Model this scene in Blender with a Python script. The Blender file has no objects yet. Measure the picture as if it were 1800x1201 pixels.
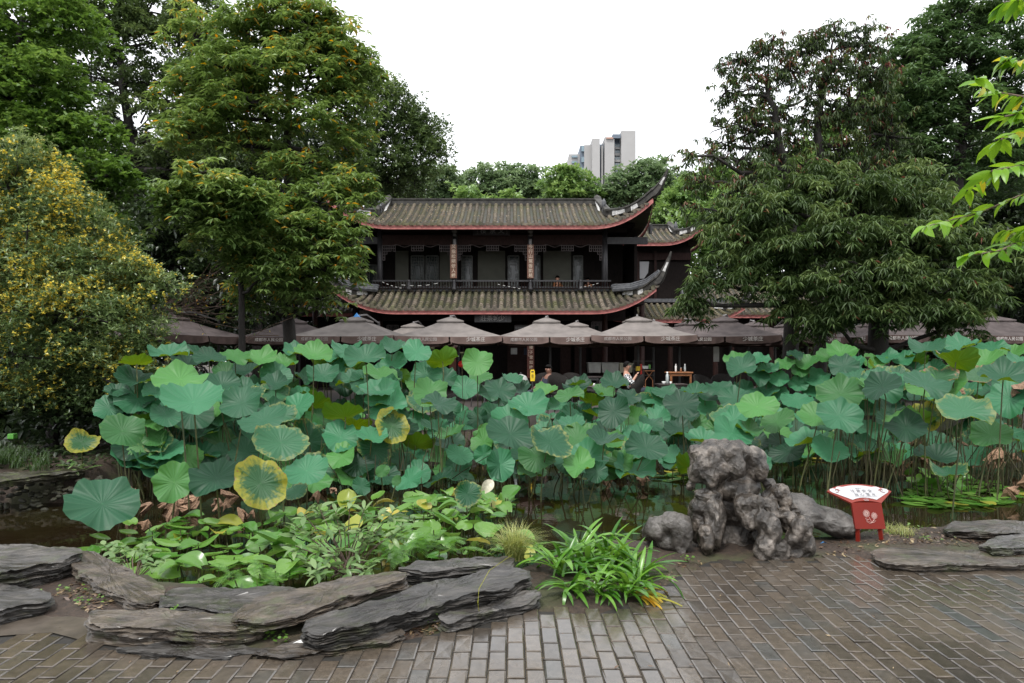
import bpy, bmesh, math, random
import numpy as np
from mathutils import Vector, Matrix, noise as mnoise

C = bpy.context.scene.collection
R = math.radians
PI = math.pi
rng = np.random.default_rng(7)
rnd = random.Random(11)

# ------------------------------------------------------------------ camera, sky, sun, exposure
H = 1.6
F = 1200.0
HZ = 630.0
cam = bpy.data.cameras.new('camera')
cam.lens = 24.0
cam.sensor_width = 36.0
cam.shift_y = (HZ - 600.5) / 1800.0
cam.clip_start = 0.05
cam.clip_end = 3000
cam_o = bpy.data.objects.new('camera', cam)
C.objects.link(cam_o)
cam_o.location = (0, 0, H)
cam_o.rotation_euler = (R(90), 0, 0)
bpy.context.scene.camera = cam_o

SUN_EL, SUN_AZ = R(62), R(-25)          # sun behind thin cloud, above and behind the camera
world = bpy.data.worlds.new('World')
bpy.context.scene.world = world
world.use_nodes = True
wn, wl = world.node_tree.nodes, world.node_tree.links
wn.clear()
wo = wn.new('ShaderNodeOutputWorld')
bg = wn.new('ShaderNodeBackground')
sky = wn.new('ShaderNodeTexSky')
sky.sky_type = 'NISHITA'
sky.sun_disc = False
sky.sun_elevation = SUN_EL
sky.sun_rotation = R(180) + SUN_AZ
sky.dust_density = 4
mixw = wn.new('ShaderNodeMix'); mixw.data_type = 'RGBA'
mixw.inputs[0].default_value = 0.88       # a closed layer of bright cloud
mixw.inputs[7].default_value = (9.6, 9.75, 10.0, 1)
wl.new(sky.outputs[0], mixw.inputs[6])
wl.new(mixw.outputs[2], bg.inputs[0])
bg.inputs[1].default_value = 0.10
wl.new(bg.outputs[0], wo.inputs[0])

sun = bpy.data.lights.new('sun', 'SUN')
sun.energy = 1.5
sun.angle = R(12)
sun.color = (1.0, 0.97, 0.93)
sun_o = bpy.data.objects.new('sun', sun)
C.objects.link(sun_o)
sun_o.rotation_euler = (R(90) - SUN_EL, 0, SUN_AZ)

sc = bpy.context.scene
sc.view_settings.view_transform = 'Standard'
sc.view_settings.look = 'None'
sc.view_settings.gamma = 1
sc.view_settings.exposure = 1.0
sc.cycles.max_bounces = 7
sc.cycles.diffuse_bounces = 4
sc.cycles.glossy_bounces = 3
sc.cycles.transmission_bounces = 4
sc.cycles.transparent_max_bounces = 6
sc.cycles.caustics_reflective = False
sc.cycles.caustics_refractive = False

# ------------------------------------------------------------------ helpers
def at(x, y, Y):
    """pixel of the photograph + distance -> place"""
    return np.array(((x - 900.0) / F * Y, Y, H + (HZ - y) / F * Y))

def gr(x, y, z=0.0):
    """pixel of the photograph on a level plane at height z -> place"""
    Y = (H - z) * F / (y - HZ)
    return np.array(((x - 900.0) / F * Y, Y, z))

LOC = {}

def tag(o, label=None, cat=None, group=None, kind=None):
    if label: o['label'] = label
    if cat: o['category'] = cat
    if group: o['group'] = group
    if kind: o['kind'] = kind
    return o

def thing(name, label, cat, loc=(0, 0, 0), group=None):
    o = bpy.data.objects.new(name, None)
    o.empty_display_size = 0.1
    C.objects.link(o)
    o.location = loc
    LOC[o.name] = np.array(loc, float)
    return tag(o, label, cat, group)

def link(name, me, parent=None, mats=None):
    o = bpy.data.objects.new(name, me)
    C.objects.link(o)
    if parent:
        o.parent = parent
        LOC[o.name] = LOC.get(parent.name, np.zeros(3))
    return o

def mk(name, V, Fc, mat, parent=None, smooth=False, tint=None, matidx=None):
    """mesh object from world-space vertices"""
    V = np.asarray(V, float).reshape(-1, 3)
    if parent is not None:
        V = V - LOC.get(parent.name, np.zeros(3))
    me = bpy.data.meshes.new(name)
    if isinstance(Fc, np.ndarray):
        nv = Fc.shape[1]
        me.vertices.add(len(V)); me.vertices.foreach_set('co', V.ravel())
        me.loops.add(Fc.size); me.loops.foreach_set('vertex_index', Fc.ravel().astype(np.int32))
        me.polygons.add(len(Fc))
        me.polygons.foreach_set('loop_start', np.arange(0, Fc.size, nv, dtype=np.int32))
        me.polygons.foreach_set('loop_total', np.full(len(Fc), nv, dtype=np.int32))
        me.update(calc_edges=True)
    else:
        me.from_pydata([tuple(v) for v in V], [], Fc)
        me.update()
    for m in (mat if isinstance(mat, (list, tuple)) else [mat]):
        me.materials.append(m)
    if matidx is not None:
        me.polygons.foreach_set('material_index', np.asarray(matidx, dtype=np.int32))
    if tint is not None:
        a = me.attributes.new('tint', 'FLOAT', 'FACE')
        a.data.foreach_set('value', np.asarray(tint, dtype=np.float32))
    if smooth:
        me.polygons.foreach_set('use_smooth', np.ones(len(me.polygons), dtype=bool))
    return link(name, me, parent)

class MB:
    def __init__(s): s.v = []; s.f = []
    def add(s, V, Fc):
        n = len(s.v)
        s.v.extend([tuple(float(c) for c in p) for p in V]); s.f.extend([tuple(i + n for i in f) for f in Fc])
        return s
    def box(s, c, d, rz=0.0, rx=0.0, bev=0.0):
        x, y, z = d[0] / 2, d[1] / 2, d[2] / 2
        if bev > 0:
            b = bev
            P = []
            for zz, q in ((-z, b), (-z + b, 0), (z - b, 0), (z, b)):
                P += [(-x + q, -y + q, zz), (x - q, -y + q, zz), (x - q, y - q, zz), (-x + q, y - q, zz)]
            Fc = [(3, 2, 1, 0), (12, 13, 14, 15)]
            for k in range(3):
                for j in range(4):
                    a, b2 = k * 4 + j, k * 4 + (j + 1) % 4
                    Fc.append((a, b2, b2 + 4, a + 4))
        else:
            P = [(-x, -y, -z), (x, -y, -z), (x, y, -z), (-x, y, -z), (-x, -y, z), (x, -y, z), (x, y, z), (-x, y, z)]
            Fc = [(3, 2, 1, 0), (4, 5, 6, 7), (0, 1, 5, 4), (1, 2, 6, 5), (2, 3, 7, 6), (3, 0, 4, 7)]
        M = Matrix.Translation(c) @ Matrix.Rotation(rz, 4, 'Z') @ Matrix.Rotation(rx, 4, 'X')
        return s.add([M @ Vector(p) for p in P], Fc)
    def tube(s, pts, rad, n=6, cap=True, flat=1.0):
        pts = [Vector(p) for p in pts]
        if not hasattr(rad, '__len__'): rad = [rad] * len(pts)
        V = []; Fc = []
        up0 = Vector((0.13, 0.31, 0.94))
        for i, p in enumerate(pts):
            d = (pts[min(i + 1, len(pts) - 1)] - pts[max(i - 1, 0)])
            if d.length < 1e-9: d = Vector((0, 0, 1))
            d.normalize()
            ref = up0 if abs(d.dot(up0)) < 0.95 else Vector((1, 0, 0))
            a = d.cross(ref).normalized(); b = d.cross(a)
            for k in range(n):
                t = 2 * PI * k / n
                V.append(p + a * (math.cos(t) * rad[i]) + b * (math.sin(t) * rad[i] * flat))
        for i in range(len(pts) - 1):
            for k in range(n):
                q = (k + 1) % n
                Fc.append((i * n + k, i * n + q, (i + 1) * n + q, (i + 1) * n + k))
        if cap:
            Fc.append(tuple(range(n - 1, -1, -1))); Fc.append(tuple(range((len(pts) - 1) * n, len(pts) * n)))
        return s.add(V, Fc)
    def lathe(s, prof, c, n=12, M=None):
        V = []; Fc = []
        for r, z in prof:
            for k in range(n):
                t = 2 * PI * k / n
                V.append(Vector((r * math.cos(t), r * math.sin(t), z)))
        for i in range(len(prof) - 1):
            for k in range(n):
                q = (k + 1) % n
                Fc.append((i * n + k, i * n + q, (i + 1) * n + q, (i + 1) * n + k))
        Fc.append(tuple(range(n - 1, -1, -1))); Fc.append(tuple(range((len(prof) - 1) * n, len(prof) * n)))
        T = Matrix.Translation(c) @ (M or Matrix.Identity(4))
        return s.add([T @ v for v in V], Fc)
    def ob(s, name, mat, parent=None, smooth=False):
        return mk(name, np.array(s.v), s.f, mat, parent, smooth)

def copy_thing(o, loc, rz=0.0, label=None, group=None, scale=None):
    c = o.copy(); C.objects.link(c)
    c.location = loc; c.rotation_euler = (0, 0, rz)
    if scale: c.scale = scale
    if label: c['label'] = label
    if group: c['group'] = group
    for ch in list(o.children):
        d = ch.copy(); C.objects.link(d); d.parent = c
        for g in list(ch.children):
            e = g.copy(); C.objects.link(e); e.parent = d
    return c

# ------------------------------------------------------------------ materials
def nt(name):
    m = bpy.data.materials.new(name); m.use_nodes = True
    n, l = m.node_tree.nodes, m.node_tree.links
    p = n['Principled BSDF']
    return m, n, l, p

def rampnode(n, stops):
    r = n.new('ShaderNodeValToRGB')
    e = r.color_ramp.elements
    while len(e) < len(stops): e.new(0.5)
    for k, (pos, col) in enumerate(stops):
        e[k].position = pos; e[k].color = (*col, 1)
    return r

def texc(n, l, scale=1.0, obj=True, stretch=None):
    tc = n.new('ShaderNodeTexCoord')
    mp = n.new('ShaderNodeMapping')
    mp.inputs['Scale'].default_value = stretch or (scale,) * 3
    l.new(tc.outputs['Object' if obj else 'Generated'], mp.inputs[0])
    return mp

def simple(name, col, rough=0.6, var=0.25, scale=8.0, bump=0.1, spec=0.5, metal=0.0, col2=None, objrand=0.0, stretch=None):
    m, n, l, p = nt(name)
    mp = texc(n, l, 1.0, stretch=stretch)
    no = n.new('ShaderNodeTexNoise'); no.inputs['Scale'].default_value = scale; no.inputs['Detail'].default_value = 6
    l.new(mp.outputs[0], no.inputs[0])
    c1 = tuple(c * (1 - var) for c in col); c2 = col2 or tuple(min(1, c * (1 + var)) for c in col)
    r = rampnode(n, [(0.3, c1), (0.7, c2)])
    l.new(no.outputs[0], r.inputs[0])
    out = r.outputs[0]
    if objrand > 0:
        oi = n.new('ShaderNodeObjectInfo'); hs = n.new('ShaderNodeHueSaturation')
        mr = n.new('ShaderNodeMapRange'); mr.inputs[3].default_value = 1 - objrand; mr.inputs[4].default_value = 1 + objrand
        l.new(oi.outputs['Random'], mr.inputs[0]); l.new(mr.outputs[0], hs.inputs['Value']); l.new(out, hs.inputs['Color'])
        out = hs.outputs[0]
    l.new(out, p.inputs['Base Color'])
    p.inputs['Roughness'].default_value = rough
    p.inputs['Specular IOR Level'].default_value = spec
    p.inputs['Metallic'].default_value = metal
    if bump > 0:
        b = n.new('ShaderNodeBump'); b.inputs['Strength'].default_value = bump; b.inputs['Distance'].default_value = 0.02
        l.new(no.outputs[0], b.inputs['Height']); l.new(b.outputs[0], p.inputs['Normal'])
    return m

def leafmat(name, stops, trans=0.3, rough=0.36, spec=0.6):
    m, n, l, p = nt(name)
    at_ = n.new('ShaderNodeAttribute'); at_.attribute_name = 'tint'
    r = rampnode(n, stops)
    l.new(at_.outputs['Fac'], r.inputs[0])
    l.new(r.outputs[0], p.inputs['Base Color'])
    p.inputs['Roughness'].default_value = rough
    p.inputs['Specular IOR Level'].default_value = spec
    tr = n.new('ShaderNodeBsdfTranslucent')
    hs = n.new('ShaderNodeHueSaturation'); hs.inputs['Hue'].default_value = 0.485; hs.inputs['Saturation'].default_value = 1.1; hs.inputs['Value'].default_value = 1.5
    l.new(r.outputs[0], hs.inputs['Color']); l.new(hs.outputs[0], tr.inputs[0])
    mx = n.new('ShaderNodeMixShader'); mx.inputs[0].default_value = trans
    l.new(p.outputs[0], mx.inputs[1]); l.new(tr.outputs[0], mx.inputs[2])
    l.new(mx.outputs[0], n['Material Output'].inputs[0])
    return m

def objleaf(name, c1, c2, trans=0.3, rough=0.4, under=None):
    """material of single leaves (own objects): colour differs from leaf to leaf, midrib from UV"""
    m, n, l, p = nt(name)
    oi = n.new('ShaderNodeObjectInfo')
    r = rampnode(n, [(0.0, c1), (1.0, c2)])
    l.new(oi.outputs['Random'], r.inputs[0])
    mp = texc(n, l, 1.0)
    no = n.new('ShaderNodeTexNoise'); no.inputs['Scale'].default_value = 30; no.inputs['Detail'].default_value = 4
    l.new(mp.outputs[0], no.inputs[0])
    hs = n.new('ShaderNodeHueSaturation')
    mr = n.new('ShaderNodeMapRange'); mr.inputs[3].default_value = 0.75; mr.inputs[4].default_value = 1.3
    l.new(no.outputs[0], mr.inputs[0]); l.new(mr.outputs[0], hs.inputs['Value']); l.new(r.outputs[0], hs.inputs['Color'])
    out = hs.outputs[0]
    l.new(out, p.inputs['Base Color'])
    p.inputs['Roughness'].default_value = rough
    tr = n.new('ShaderNodeBsdfTranslucent')
    hs2 = n.new('ShaderNodeHueSaturation'); hs2.inputs['Hue'].default_value = 0.48; hs2.inputs['Value'].default_value = 1.5
    l.new(out, hs2.inputs['Color']); l.new(hs2.outputs[0], tr.inputs[0])
    mx = n.new('ShaderNodeMixShader'); mx.inputs[0].default_value = trans
    l.new(p.outputs[0], mx.inputs[1]); l.new(tr.outputs[0], mx.inputs[2])
    l.new(mx.outputs[0], n['Material Output'].inputs[0])
    return m

def rockmat(name, c1, c2, c3, strata=False, rough=(0.25, 0.6), scale=5.0, bump=0.6, moss=None):
    m, n, l, p = nt(name)
    mp = texc(n, l, 1.0, stretch=(2.0, 2.0, 26.0) if strata else None)
    no = n.new('ShaderNodeTexNoise'); no.inputs['Scale'].default_value = scale; no.inputs['Detail'].default_value = 9; no.inputs['Roughness'].default_value = 0.65
    l.new(mp.outputs[0], no.inputs[0])
    mp2 = texc(n, l, 1.0)
    n2 = n.new('ShaderNodeTexNoise'); n2.inputs['Scale'].default_value = 2.6; n2.inputs['Detail'].default_value = 5
    l.new(mp2.outputs[0], n2.inputs[0])
    r = rampnode(n, [(0.3, c1), (0.5, c2), (0.72, c3)])
    l.new(no.outputs[0], r.inputs[0])
    out = r.outputs[0]
    mx = n.new('ShaderNodeMix'); mx.data_type = 'RGBA'; mx.blend_type = 'MULTIPLY'; mx.inputs[0].default_value = 0.8
    r2 = rampnode(n, [(0.35, (0.55, 0.5, 0.45)), (0.65, (1.1, 1.1, 1.12))])
    l.new(n2.outputs[0], r2.inputs[0]); l.new(out, mx.inputs[6]); l.new(r2.outputs[0], mx.inputs[7])
    out = mx.outputs[2]
    if moss:
        n3 = n.new('ShaderNodeTexNoise'); n3.inputs['Scale'].default_value = 6; n3.inputs['Detail'].default_value = 6
        l.new(mp2.outputs[0], n3.inputs[0])
        r3 = rampnode(n, [(0.56, (0, 0, 0)), (0.66, (1, 1, 1))])
        l.new(n3.outputs[0], r3.inputs[0])
        m3 = n.new('ShaderNodeMix'); m3.data_type = 'RGBA'; m3.inputs[7].default_value = (*moss, 1)
        mu = n.new('ShaderNodeMath'); mu.operation = 'MULTIPLY'; mu.inputs[1].default_value = 0.75
        l.new(r3.outputs[0], mu.inputs[0]); l.new(mu.outputs[0], m3.inputs[0]); l.new(out, m3.inputs[6])
        out = m3.outputs[2]
    oi = n.new('ShaderNodeObjectInfo'); hv_ = n.new('ShaderNodeHueSaturation')
    mo_ = n.new('ShaderNodeMapRange'); mo_.inputs[3].default_value = 0.75; mo_.inputs[4].default_value = 1.3
    l.new(oi.outputs['Random'], mo_.inputs[0]); l.new(mo_.outputs[0], hv_.inputs['Value']); l.new(out, hv_.inputs['Color']); out = hv_.outputs[0]
    if strata: p.inputs['Coat Weight'].default_value = 0.35; p.inputs['Coat Roughness'].default_value = 0.25
    l.new(out, p.inputs['Base Color'])
    mr = n.new('ShaderNodeMapRange'); mr.inputs[1].default_value = 0.35; mr.inputs[2].default_value = 0.65
    mr.inputs[3].default_value = rough[0]; mr.inputs[4].default_value = rough[1]
    l.new(n2.outputs[0], mr.inputs[0]); l.new(mr.outputs[0], p.inputs['Roughness'])
    b = n.new('ShaderNodeBump'); b.inputs['Strength'].default_value = bump; b.inputs['Distance'].default_value = 0.035
    l.new(no.outputs[0], b.inputs['Height']); l.new(b.outputs[0], p.inputs['Normal'])
    return m

M = {}
M['wood'] = simple('dark stained timber', (0.011, 0.0075, 0.0065), 0.7, 0.4, 6, 0.15, spec=0.15, stretch=(4, 4, 1))
M['wood2'] = simple('dark red brown timber', (0.024, 0.010, 0.008), 0.65, 0.4, 6, 0.15, spec=0.2, stretch=(4, 4, 1))
M['col'] = simple('weathered dark column', (0.036, 0.034, 0.037), 0.4, 0.35, 5, 0.1, stretch=(4, 4, 0.7))
M['fascia'] = simple('faded red paint', (0.36, 0.10, 0.09), 0.6, 0.25, 6, 0.1, col2=(0.48, 0.17, 0.15))
M['lattice'] = simple('grey lattice wood', (0.11, 0.09, 0.09), 0.6, 0.3, 9, 0.05)
M['lattice_in'] = simple('pale worn lattice', (0.11, 0.115, 0.105), 0.6, 0.3, 9, 0.05)
M['blind'] = simple('olive grey blind', (0.115, 0.115, 0.092), 0.8, 0.12, 3, 0.05)
M['glass'] = simple('dark window glass', (0.02, 0.03, 0.03), 0.12, 0.2, 3, 0.0)
M['board'] = simple('brown couplet board', (0.20, 0.085, 0.05), 0.5, 0.25, 9, 0.1)
M['board2'] = simple('dark red couplet board', (0.13, 0.035, 0.022), 0.5, 0.25, 9, 0.1)
M['gilt'] = simple('pale gilt lettering', (0.75, 0.6, 0.45), 0.4, 0.1, 9, 0.0)
M['letter_grey'] = simple('faded grey lettering', (0.42, 0.42, 0.40), 0.5, 0.1, 9, 0.0)
M['letter_dim'] = simple('worn dark grey lettering', (0.22, 0.23, 0.25), 0.5, 0.1, 9, 0.0)
M['plaque'] = simple('black lacquer plaque', (0.018, 0.016, 0.018), 0.35, 0.3, 5, 0.05)
M['bronze'] = simple('grey lantern boss', (0.10, 0.10, 0.10), 0.5, 0.2, 9, 0.1)
M['plaster'] = simple('weathered dark plaster ridge', (0.018, 0.017, 0.015), 0.7, 0.5, 7, 0.5, col2=(0.065, 0.06, 0.052))
M['whitewash'] = simple('flaking whitewash', (0.45, 0.45, 0.44), 0.7, 0.4, 10, 0.3, col2=(0.75, 0.74, 0.72))
M['ridge'] = simple('blue grey ridge tile', (0.085, 0.088, 0.095), 0.6, 0.4, 9, 0.4)
M['pole'] = simple('dark umbrella pole', (0.045, 0.042, 0.042), 0.4, 0.3, 9, 0.05)
M['arm'] = simple('grey metal arm', (0.22, 0.21, 0.21), 0.4, 0.3, 9, 0.05)
M['cloth'] = simple('taupe umbrella cloth', (0.172, 0.153, 0.142), 0.8, 0.28, 2.5, 0.25, spec=0.25, objrand=0.05)
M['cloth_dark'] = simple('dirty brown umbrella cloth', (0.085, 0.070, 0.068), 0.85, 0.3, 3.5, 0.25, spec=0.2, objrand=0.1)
M['cloth_val'] = simple('shade darkened brown valance cloth', (0.155, 0.108, 0.095), 0.8, 0.2, 4, 0.25, spec=0.25)  # brown, darkened in colour as the side below the lit canopy top
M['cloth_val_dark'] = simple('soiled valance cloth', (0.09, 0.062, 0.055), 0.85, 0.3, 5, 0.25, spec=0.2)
M['print_pale'] = simple('worn white print', (0.42, 0.38, 0.36), 0.8, 0.15, 20, 0.0)
M['print_white'] = simple('white print', (0.6, 0.57, 0.54), 0.8, 0.1, 20, 0.0)
M['blue'] = simple('blue plastic', (0.03, 0.22, 0.55), 0.5, 0.15, 9, 0.1)
M['yellow'] = simple('yellow plastic', (0.75, 0.52, 0.02), 0.4, 0.1, 9, 0.0)
M['black'] = simple('black print', (0.015, 0.015, 0.015), 0.5, 0.1, 9, 0.0)
M['wicker'] = simple('dark woven wicker', (0.014, 0.012, 0.011), 0.7, 0.5, 60, 0.6, spec=0.15)
M['table'] = simple('dark table top', (0.04, 0.03, 0.028), 0.3, 0.3, 9, 0.05)
M['orange_wood'] = simple('orange brown wood', (0.28, 0.11, 0.04), 0.45, 0.25, 9, 0.1)
M['steel'] = simple('brushed steel flask', (0.42, 0.45, 0.44), 0.3, 0.1, 9, 0.0, metal=0.6)
M['white'] = simple('white china', (0.72, 0.72, 0.7), 0.35, 0.05, 9, 0.0)
M['crate'] = simple('grey white plastic crate', (0.36, 0.36, 0.34), 0.5, 0.2, 5, 0.1)
M['crate2'] = simple('cream plastic crate', (0.42, 0.40, 0.30), 0.5, 0.2, 5, 0.1)
M['skin'] = simple('skin', (0.42, 0.22, 0.15), 0.5, 0.1, 9, 0.0)
M['skin_dark'] = simple('tanned skin', (0.22, 0.11, 0.075), 0.5, 0.1, 9, 0.0)
M['hair'] = simple('black hair', (0.004, 0.0035, 0.003), 0.7, 0.2, 30, 0.2, spec=0.1)
M['navy'] = simple('navy cloth', (0.015, 0.02, 0.035), 0.8, 0.2, 9, 0.1)
M['red'] = simple('red plastic', (0.6, 0.03, 0.02), 0.4, 0.15, 9, 0.0)
M['green'] = simple('green plastic', (0.12, 0.4, 0.06), 0.4, 0.15, 9, 0.0)
M['signred'] = simple('brick red paint', (0.15, 0.010, 0.004), 0.55, 0.1, 5, 0.03, spec=0.25)
M['signpink'] = simple('glossy red sign edge', (0.19, 0.024, 0.014), 0.45, 0.08, 5, 0.02, spec=0.35)
M['signwhite'] = simple('white enamel', (0.42, 0.42, 0.43), 0.35, 0.03, 5, 0.0)
M['signpat'] = simple('pale pink line print', (0.62, 0.42, 0.38), 0.4, 0.05, 5, 0.0)
M['bark'] = simple('dark wet bark', (0.014, 0.011, 0.009), 0.8, 0.5, 12, 0.8, stretch=(3, 3, 0.8))
M['bark_moss'] = simple('mossy bark', (0.04, 0.036, 0.022), 0.8, 0.5, 12, 0.8, col2=(0.06, 0.07, 0.035), stretch=(3, 3, 0.8))
M['twig'] = simple('grey brown twigs', (0.13, 0.09, 0.07), 0.8, 0.3, 20, 0.2)
M['concrete'] = simple('haze paled tower render', (0.34, 0.335, 0.33), 0.8, 0.05, 0.2, 0.0)  # distance haze is put into the pale tower colours
M['concrete2'] = simple('grey blue tower recess', (0.12, 0.15, 0.19), 0.7, 0.08, 0.3, 0.0)
M['towerglass'] = simple('haze paled tower glass', (0.18, 0.25, 0.29), 0.3, 0.2, 0.5, 0.0)
M['redtile'] = simple('reddish tower coping', (0.4, 0.25, 0.2), 0.8, 0.05, 0.2, 0.0)

M['slate'] = rockmat('wet grey slate', (0.010, 0.009, 0.008), (0.046, 0.042, 0.037), (0.125, 0.115, 0.102), strata=True, rough=(0.22, 0.6), scale=2.2, bump=0.9, moss=(0.04, 0.045, 0.02))
M['slate_brown'] = rockmat('brown grey slate', (0.013, 0.010, 0.007), (0.060, 0.048, 0.036), (0.145, 0.12, 0.09), strata=True, rough=(0.25, 0.6), scale=2.4, bump=0.9, moss=(0.045, 0.05, 0.02))
M['rock'] = rockmat('weathered scholar rock', (0.007, 0.006, 0.005), (0.052, 0.045, 0.038), (0.25, 0.22, 0.19), rough=(0.22, 0.5), scale=7.5, bump=0.9)
M['rock_grey'] = rockmat('grey limestone', (0.025, 0.022, 0.02), (0.09, 0.083, 0.075), (0.20, 0.185, 0.168), rough=(0.22, 0.5), scale=5.5, bump=0.9)
M['cobble'] = rockmat('mossy cobble', (0.010, 0.010, 0.006), (0.026, 0.024, 0.014), (0.055, 0.055, 0.028), rough=(0.3, 0.7), scale=8, bump=0.5, moss=(0.05, 0.07, 0.015))

def tilemat(name, a, b, mossc):
    m, n, l, p = nt(name)
    mp = texc(n, l, 1.0)
    no = n.new('ShaderNodeTexNoise'); no.inputs['Scale'].default_value = 7; no.inputs['Detail'].default_value = 7
    n2 = n.new('ShaderNodeTexNoise'); n2.inputs['Scale'].default_value = 1.6; n2.inputs['Detail'].default_value = 6
    l.new(mp.outputs[0], no.inputs[0]); l.new(mp.outputs[0], n2.inputs[0])
    r = rampnode(n, [(0.32, a), (0.68, b)]); l.new(no.outputs[0], r.inputs[0])
    r2 = rampnode(n, [(0.42, (0, 0, 0)), (0.62, (0.8, 0.8, 0.8))]); l.new(n2.outputs[0], r2.inputs[0])
    mx = n.new('ShaderNodeMix'); mx.data_type = 'RGBA'; mx.inputs[7].default_value = (*mossc, 1)
    l.new(r2.outputs[0], mx.inputs[0]); l.new(r.outputs[0], mx.inputs[6])
    oi = n.new('ShaderNodeObjectInfo'); hs = n.new('ShaderNodeHueSaturation')
    mr = n.new('ShaderNodeMapRange'); mr.inputs[3].default_value = 0.75; mr.inputs[4].default_value = 1.25
    l.new(oi.outputs['Random'], mr.inputs[0]); l.new(mr.outputs[0], hs.inputs['Value']); l.new(mx.outputs[2], hs.inputs['Color'])
    l.new(hs.outputs[0], p.inputs['Base Color'])
    p.inputs['Roughness'].default_value = 0.65
    b_ = n.new('ShaderNodeBump'); b_.inputs['Strength'].default_value = 0.5; b_.inputs['Distance'].default_value = 0.02
    l.new(no.outputs[0], b_.inputs['Height']); l.new(b_.outputs[0], p.inputs['Normal'])
    return m
M['tile'] = tilemat('mossy grey brown roof tile', (0.055, 0.045, 0.032), (0.17, 0.138, 0.10), (0.085, 0.08, 0.032))
M['tile_low'] = tilemat('pale mossy roof tile', (0.085, 0.068, 0.05), (0.235, 0.195, 0.155), (0.085, 0.09, 0.035))
M['pan'] = tilemat('dark pan tile', (0.010, 0.009, 0.007), (0.035, 0.031, 0.02), (0.02, 0.025, 0.009))

def brickmat():
    m, n, l, p = nt('wet worn paving brick')
    oi = n.new('ShaderNodeObjectInfo')
    geo = n.new('ShaderNodeNewGeometry')
    at_ = n.new('ShaderNodeAttribute'); at_.attribute_name = 'tint'
    # each brick has its own shade: random per object, or the stored shade in the joined far bricks
    ad = n.new('ShaderNodeMath'); ad.operation = 'ADD'; l.new(oi.outputs['Random'], ad.inputs[0]); l.new(at_.outputs['Fac'], ad.inputs[1])
    fr = n.new('ShaderNodeMath'); fr.operation = 'FRACT'; l.new(ad.outputs[0], fr.inputs[0])
    no = n.new('ShaderNodeTexNoise'); no.inputs['Scale'].default_value = 22; no.inputs['Detail'].default_value = 8; no.inputs['Roughness'].default_value = 0.7
    l.new(geo.outputs['Position'], no.inputs[0])
    nb = n.new('ShaderNodeTexNoise'); nb.inputs['Scale'].default_value = 1.1; nb.inputs['Detail'].default_value = 5
    l.new(geo.outputs['Position'], nb.inputs[0])
    # big patches: grey-blue where worn, brown elsewhere
    r1 = rampnode(n, [(0.0, (0.036, 0.032, 0.028)), (0.3, (0.064, 0.053, 0.042)), (0.6, (0.086, 0.068, 0.050)), (0.82, (0.055, 0.056, 0.053)), (1.0, (0.032, 0.037, 0.037))])
    s = n.new('ShaderNodeMath'); s.operation = 'MULTIPLY_ADD'; s.inputs[1].default_value = 0.5; 
    l.new(fr.outputs[0], s.inputs[0])
    mrb = n.new('ShaderNodeMapRange'); mrb.inputs[1].default_value = 0.3; mrb.inputs[2].default_value = 0.7; mrb.inputs[3].default_value = 0.0; mrb.inputs[4].default_value = 0.45
    l.new(nb.outputs[0], mrb.inputs[0]); l.new(mrb.outputs[0], s.inputs[2])
    l.new(s.outputs[0], r1.inputs[0])
    hs = n.new('ShaderNodeHueSaturation')
    mr = n.new('ShaderNodeMapRange'); mr.inputs[1].default_value = 0.3; mr.inputs[2].default_value = 0.7; mr.inputs[3].default_value = 0.6; mr.inputs[4].default_value = 1.35
    l.new(no.outputs[0], mr.inputs[0]); l.new(mr.outputs[0], hs.inputs['Value']); l.new(r1.outputs[0], hs.inputs['Color'])
    l.new(hs.outputs[0], p.inputs['Base Color'])
    mr2 = n.new('ShaderNodeMapRange'); mr2.inputs[1].default_value = 0.35; mr2.inputs[2].default_value = 0.65; mr2.inputs[3].default_value = 0.10; mr2.inputs[4].default_value = 0.34
    l.new(nb.outputs[0], mr2.inputs[0]); l.new(mr2.outputs[0], p.inputs['Roughness'])
    p.inputs['Coat Weight'].default_value = 0.55; p.inputs['Coat Roughness'].default_value = 0.17; p.inputs['Coat IOR'].default_value = 1.4
    b = n.new('ShaderNodeBump'); b.inputs['Strength'].default_value = 0.18; b.inputs['Distance'].default_value = 0.006
    l.new(no.outputs[0], b.inputs['Height']); l.new(b.outputs[0], p.inputs['Normal'])
    return m
M['brick'] = brickmat()

def soilmat():
    m, n, l, p = nt('damp leaf littered soil')
    mp = texc(n, l, 1.0)
    no = n.new('ShaderNodeTexNoise'); no.inputs['Scale'].default_value = 28; no.inputs['Detail'].default_value = 9; no.inputs['Roughness'].default_value = 0.75
    n2 = n.new('ShaderNodeTexNoise'); n2.inputs['Scale'].default_value = 1.7; n2.inputs['Detail'].default_value = 7
    l.new(mp.outputs[0], no.inputs[0]); l.new(mp.outputs[0], n2.inputs[0])
    r = rampnode(n, [(0.3, (0.014, 0.009, 0.006)), (0.55, (0.045, 0.029, 0.019)), (0.75, (0.12, 0.08, 0.055))]); l.new(no.outputs[0], r.inputs[0])
    r2 = rampnode(n, [(0.5, (0, 0, 0)), (0.64, (0.7, 0.7, 0.7))]); l.new(n2.outputs[0], r2.inputs[0])
    mx = n.new('ShaderNodeMix'); mx.data_type = 'RGBA'; mx.inputs[7].default_value = (0.05, 0.06, 0.02, 1)
    l.new(r2.outputs[0], mx.inputs[0]); l.new(r.outputs[0], mx.inputs[6])
    l.new(mx.outputs[2], p.inputs['Base Color']); p.inputs['Roughness'].default_value = 0.75
    b_ = n.new('ShaderNodeBump'); b_.inputs['Strength'].default_value = 0.9; b_.inputs['Distance'].default_value = 0.02
    l.new(no.outputs[0], b_.inputs['Height']); l.new(b_.outputs[0], p.inputs['Normal'])
    return m
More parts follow.
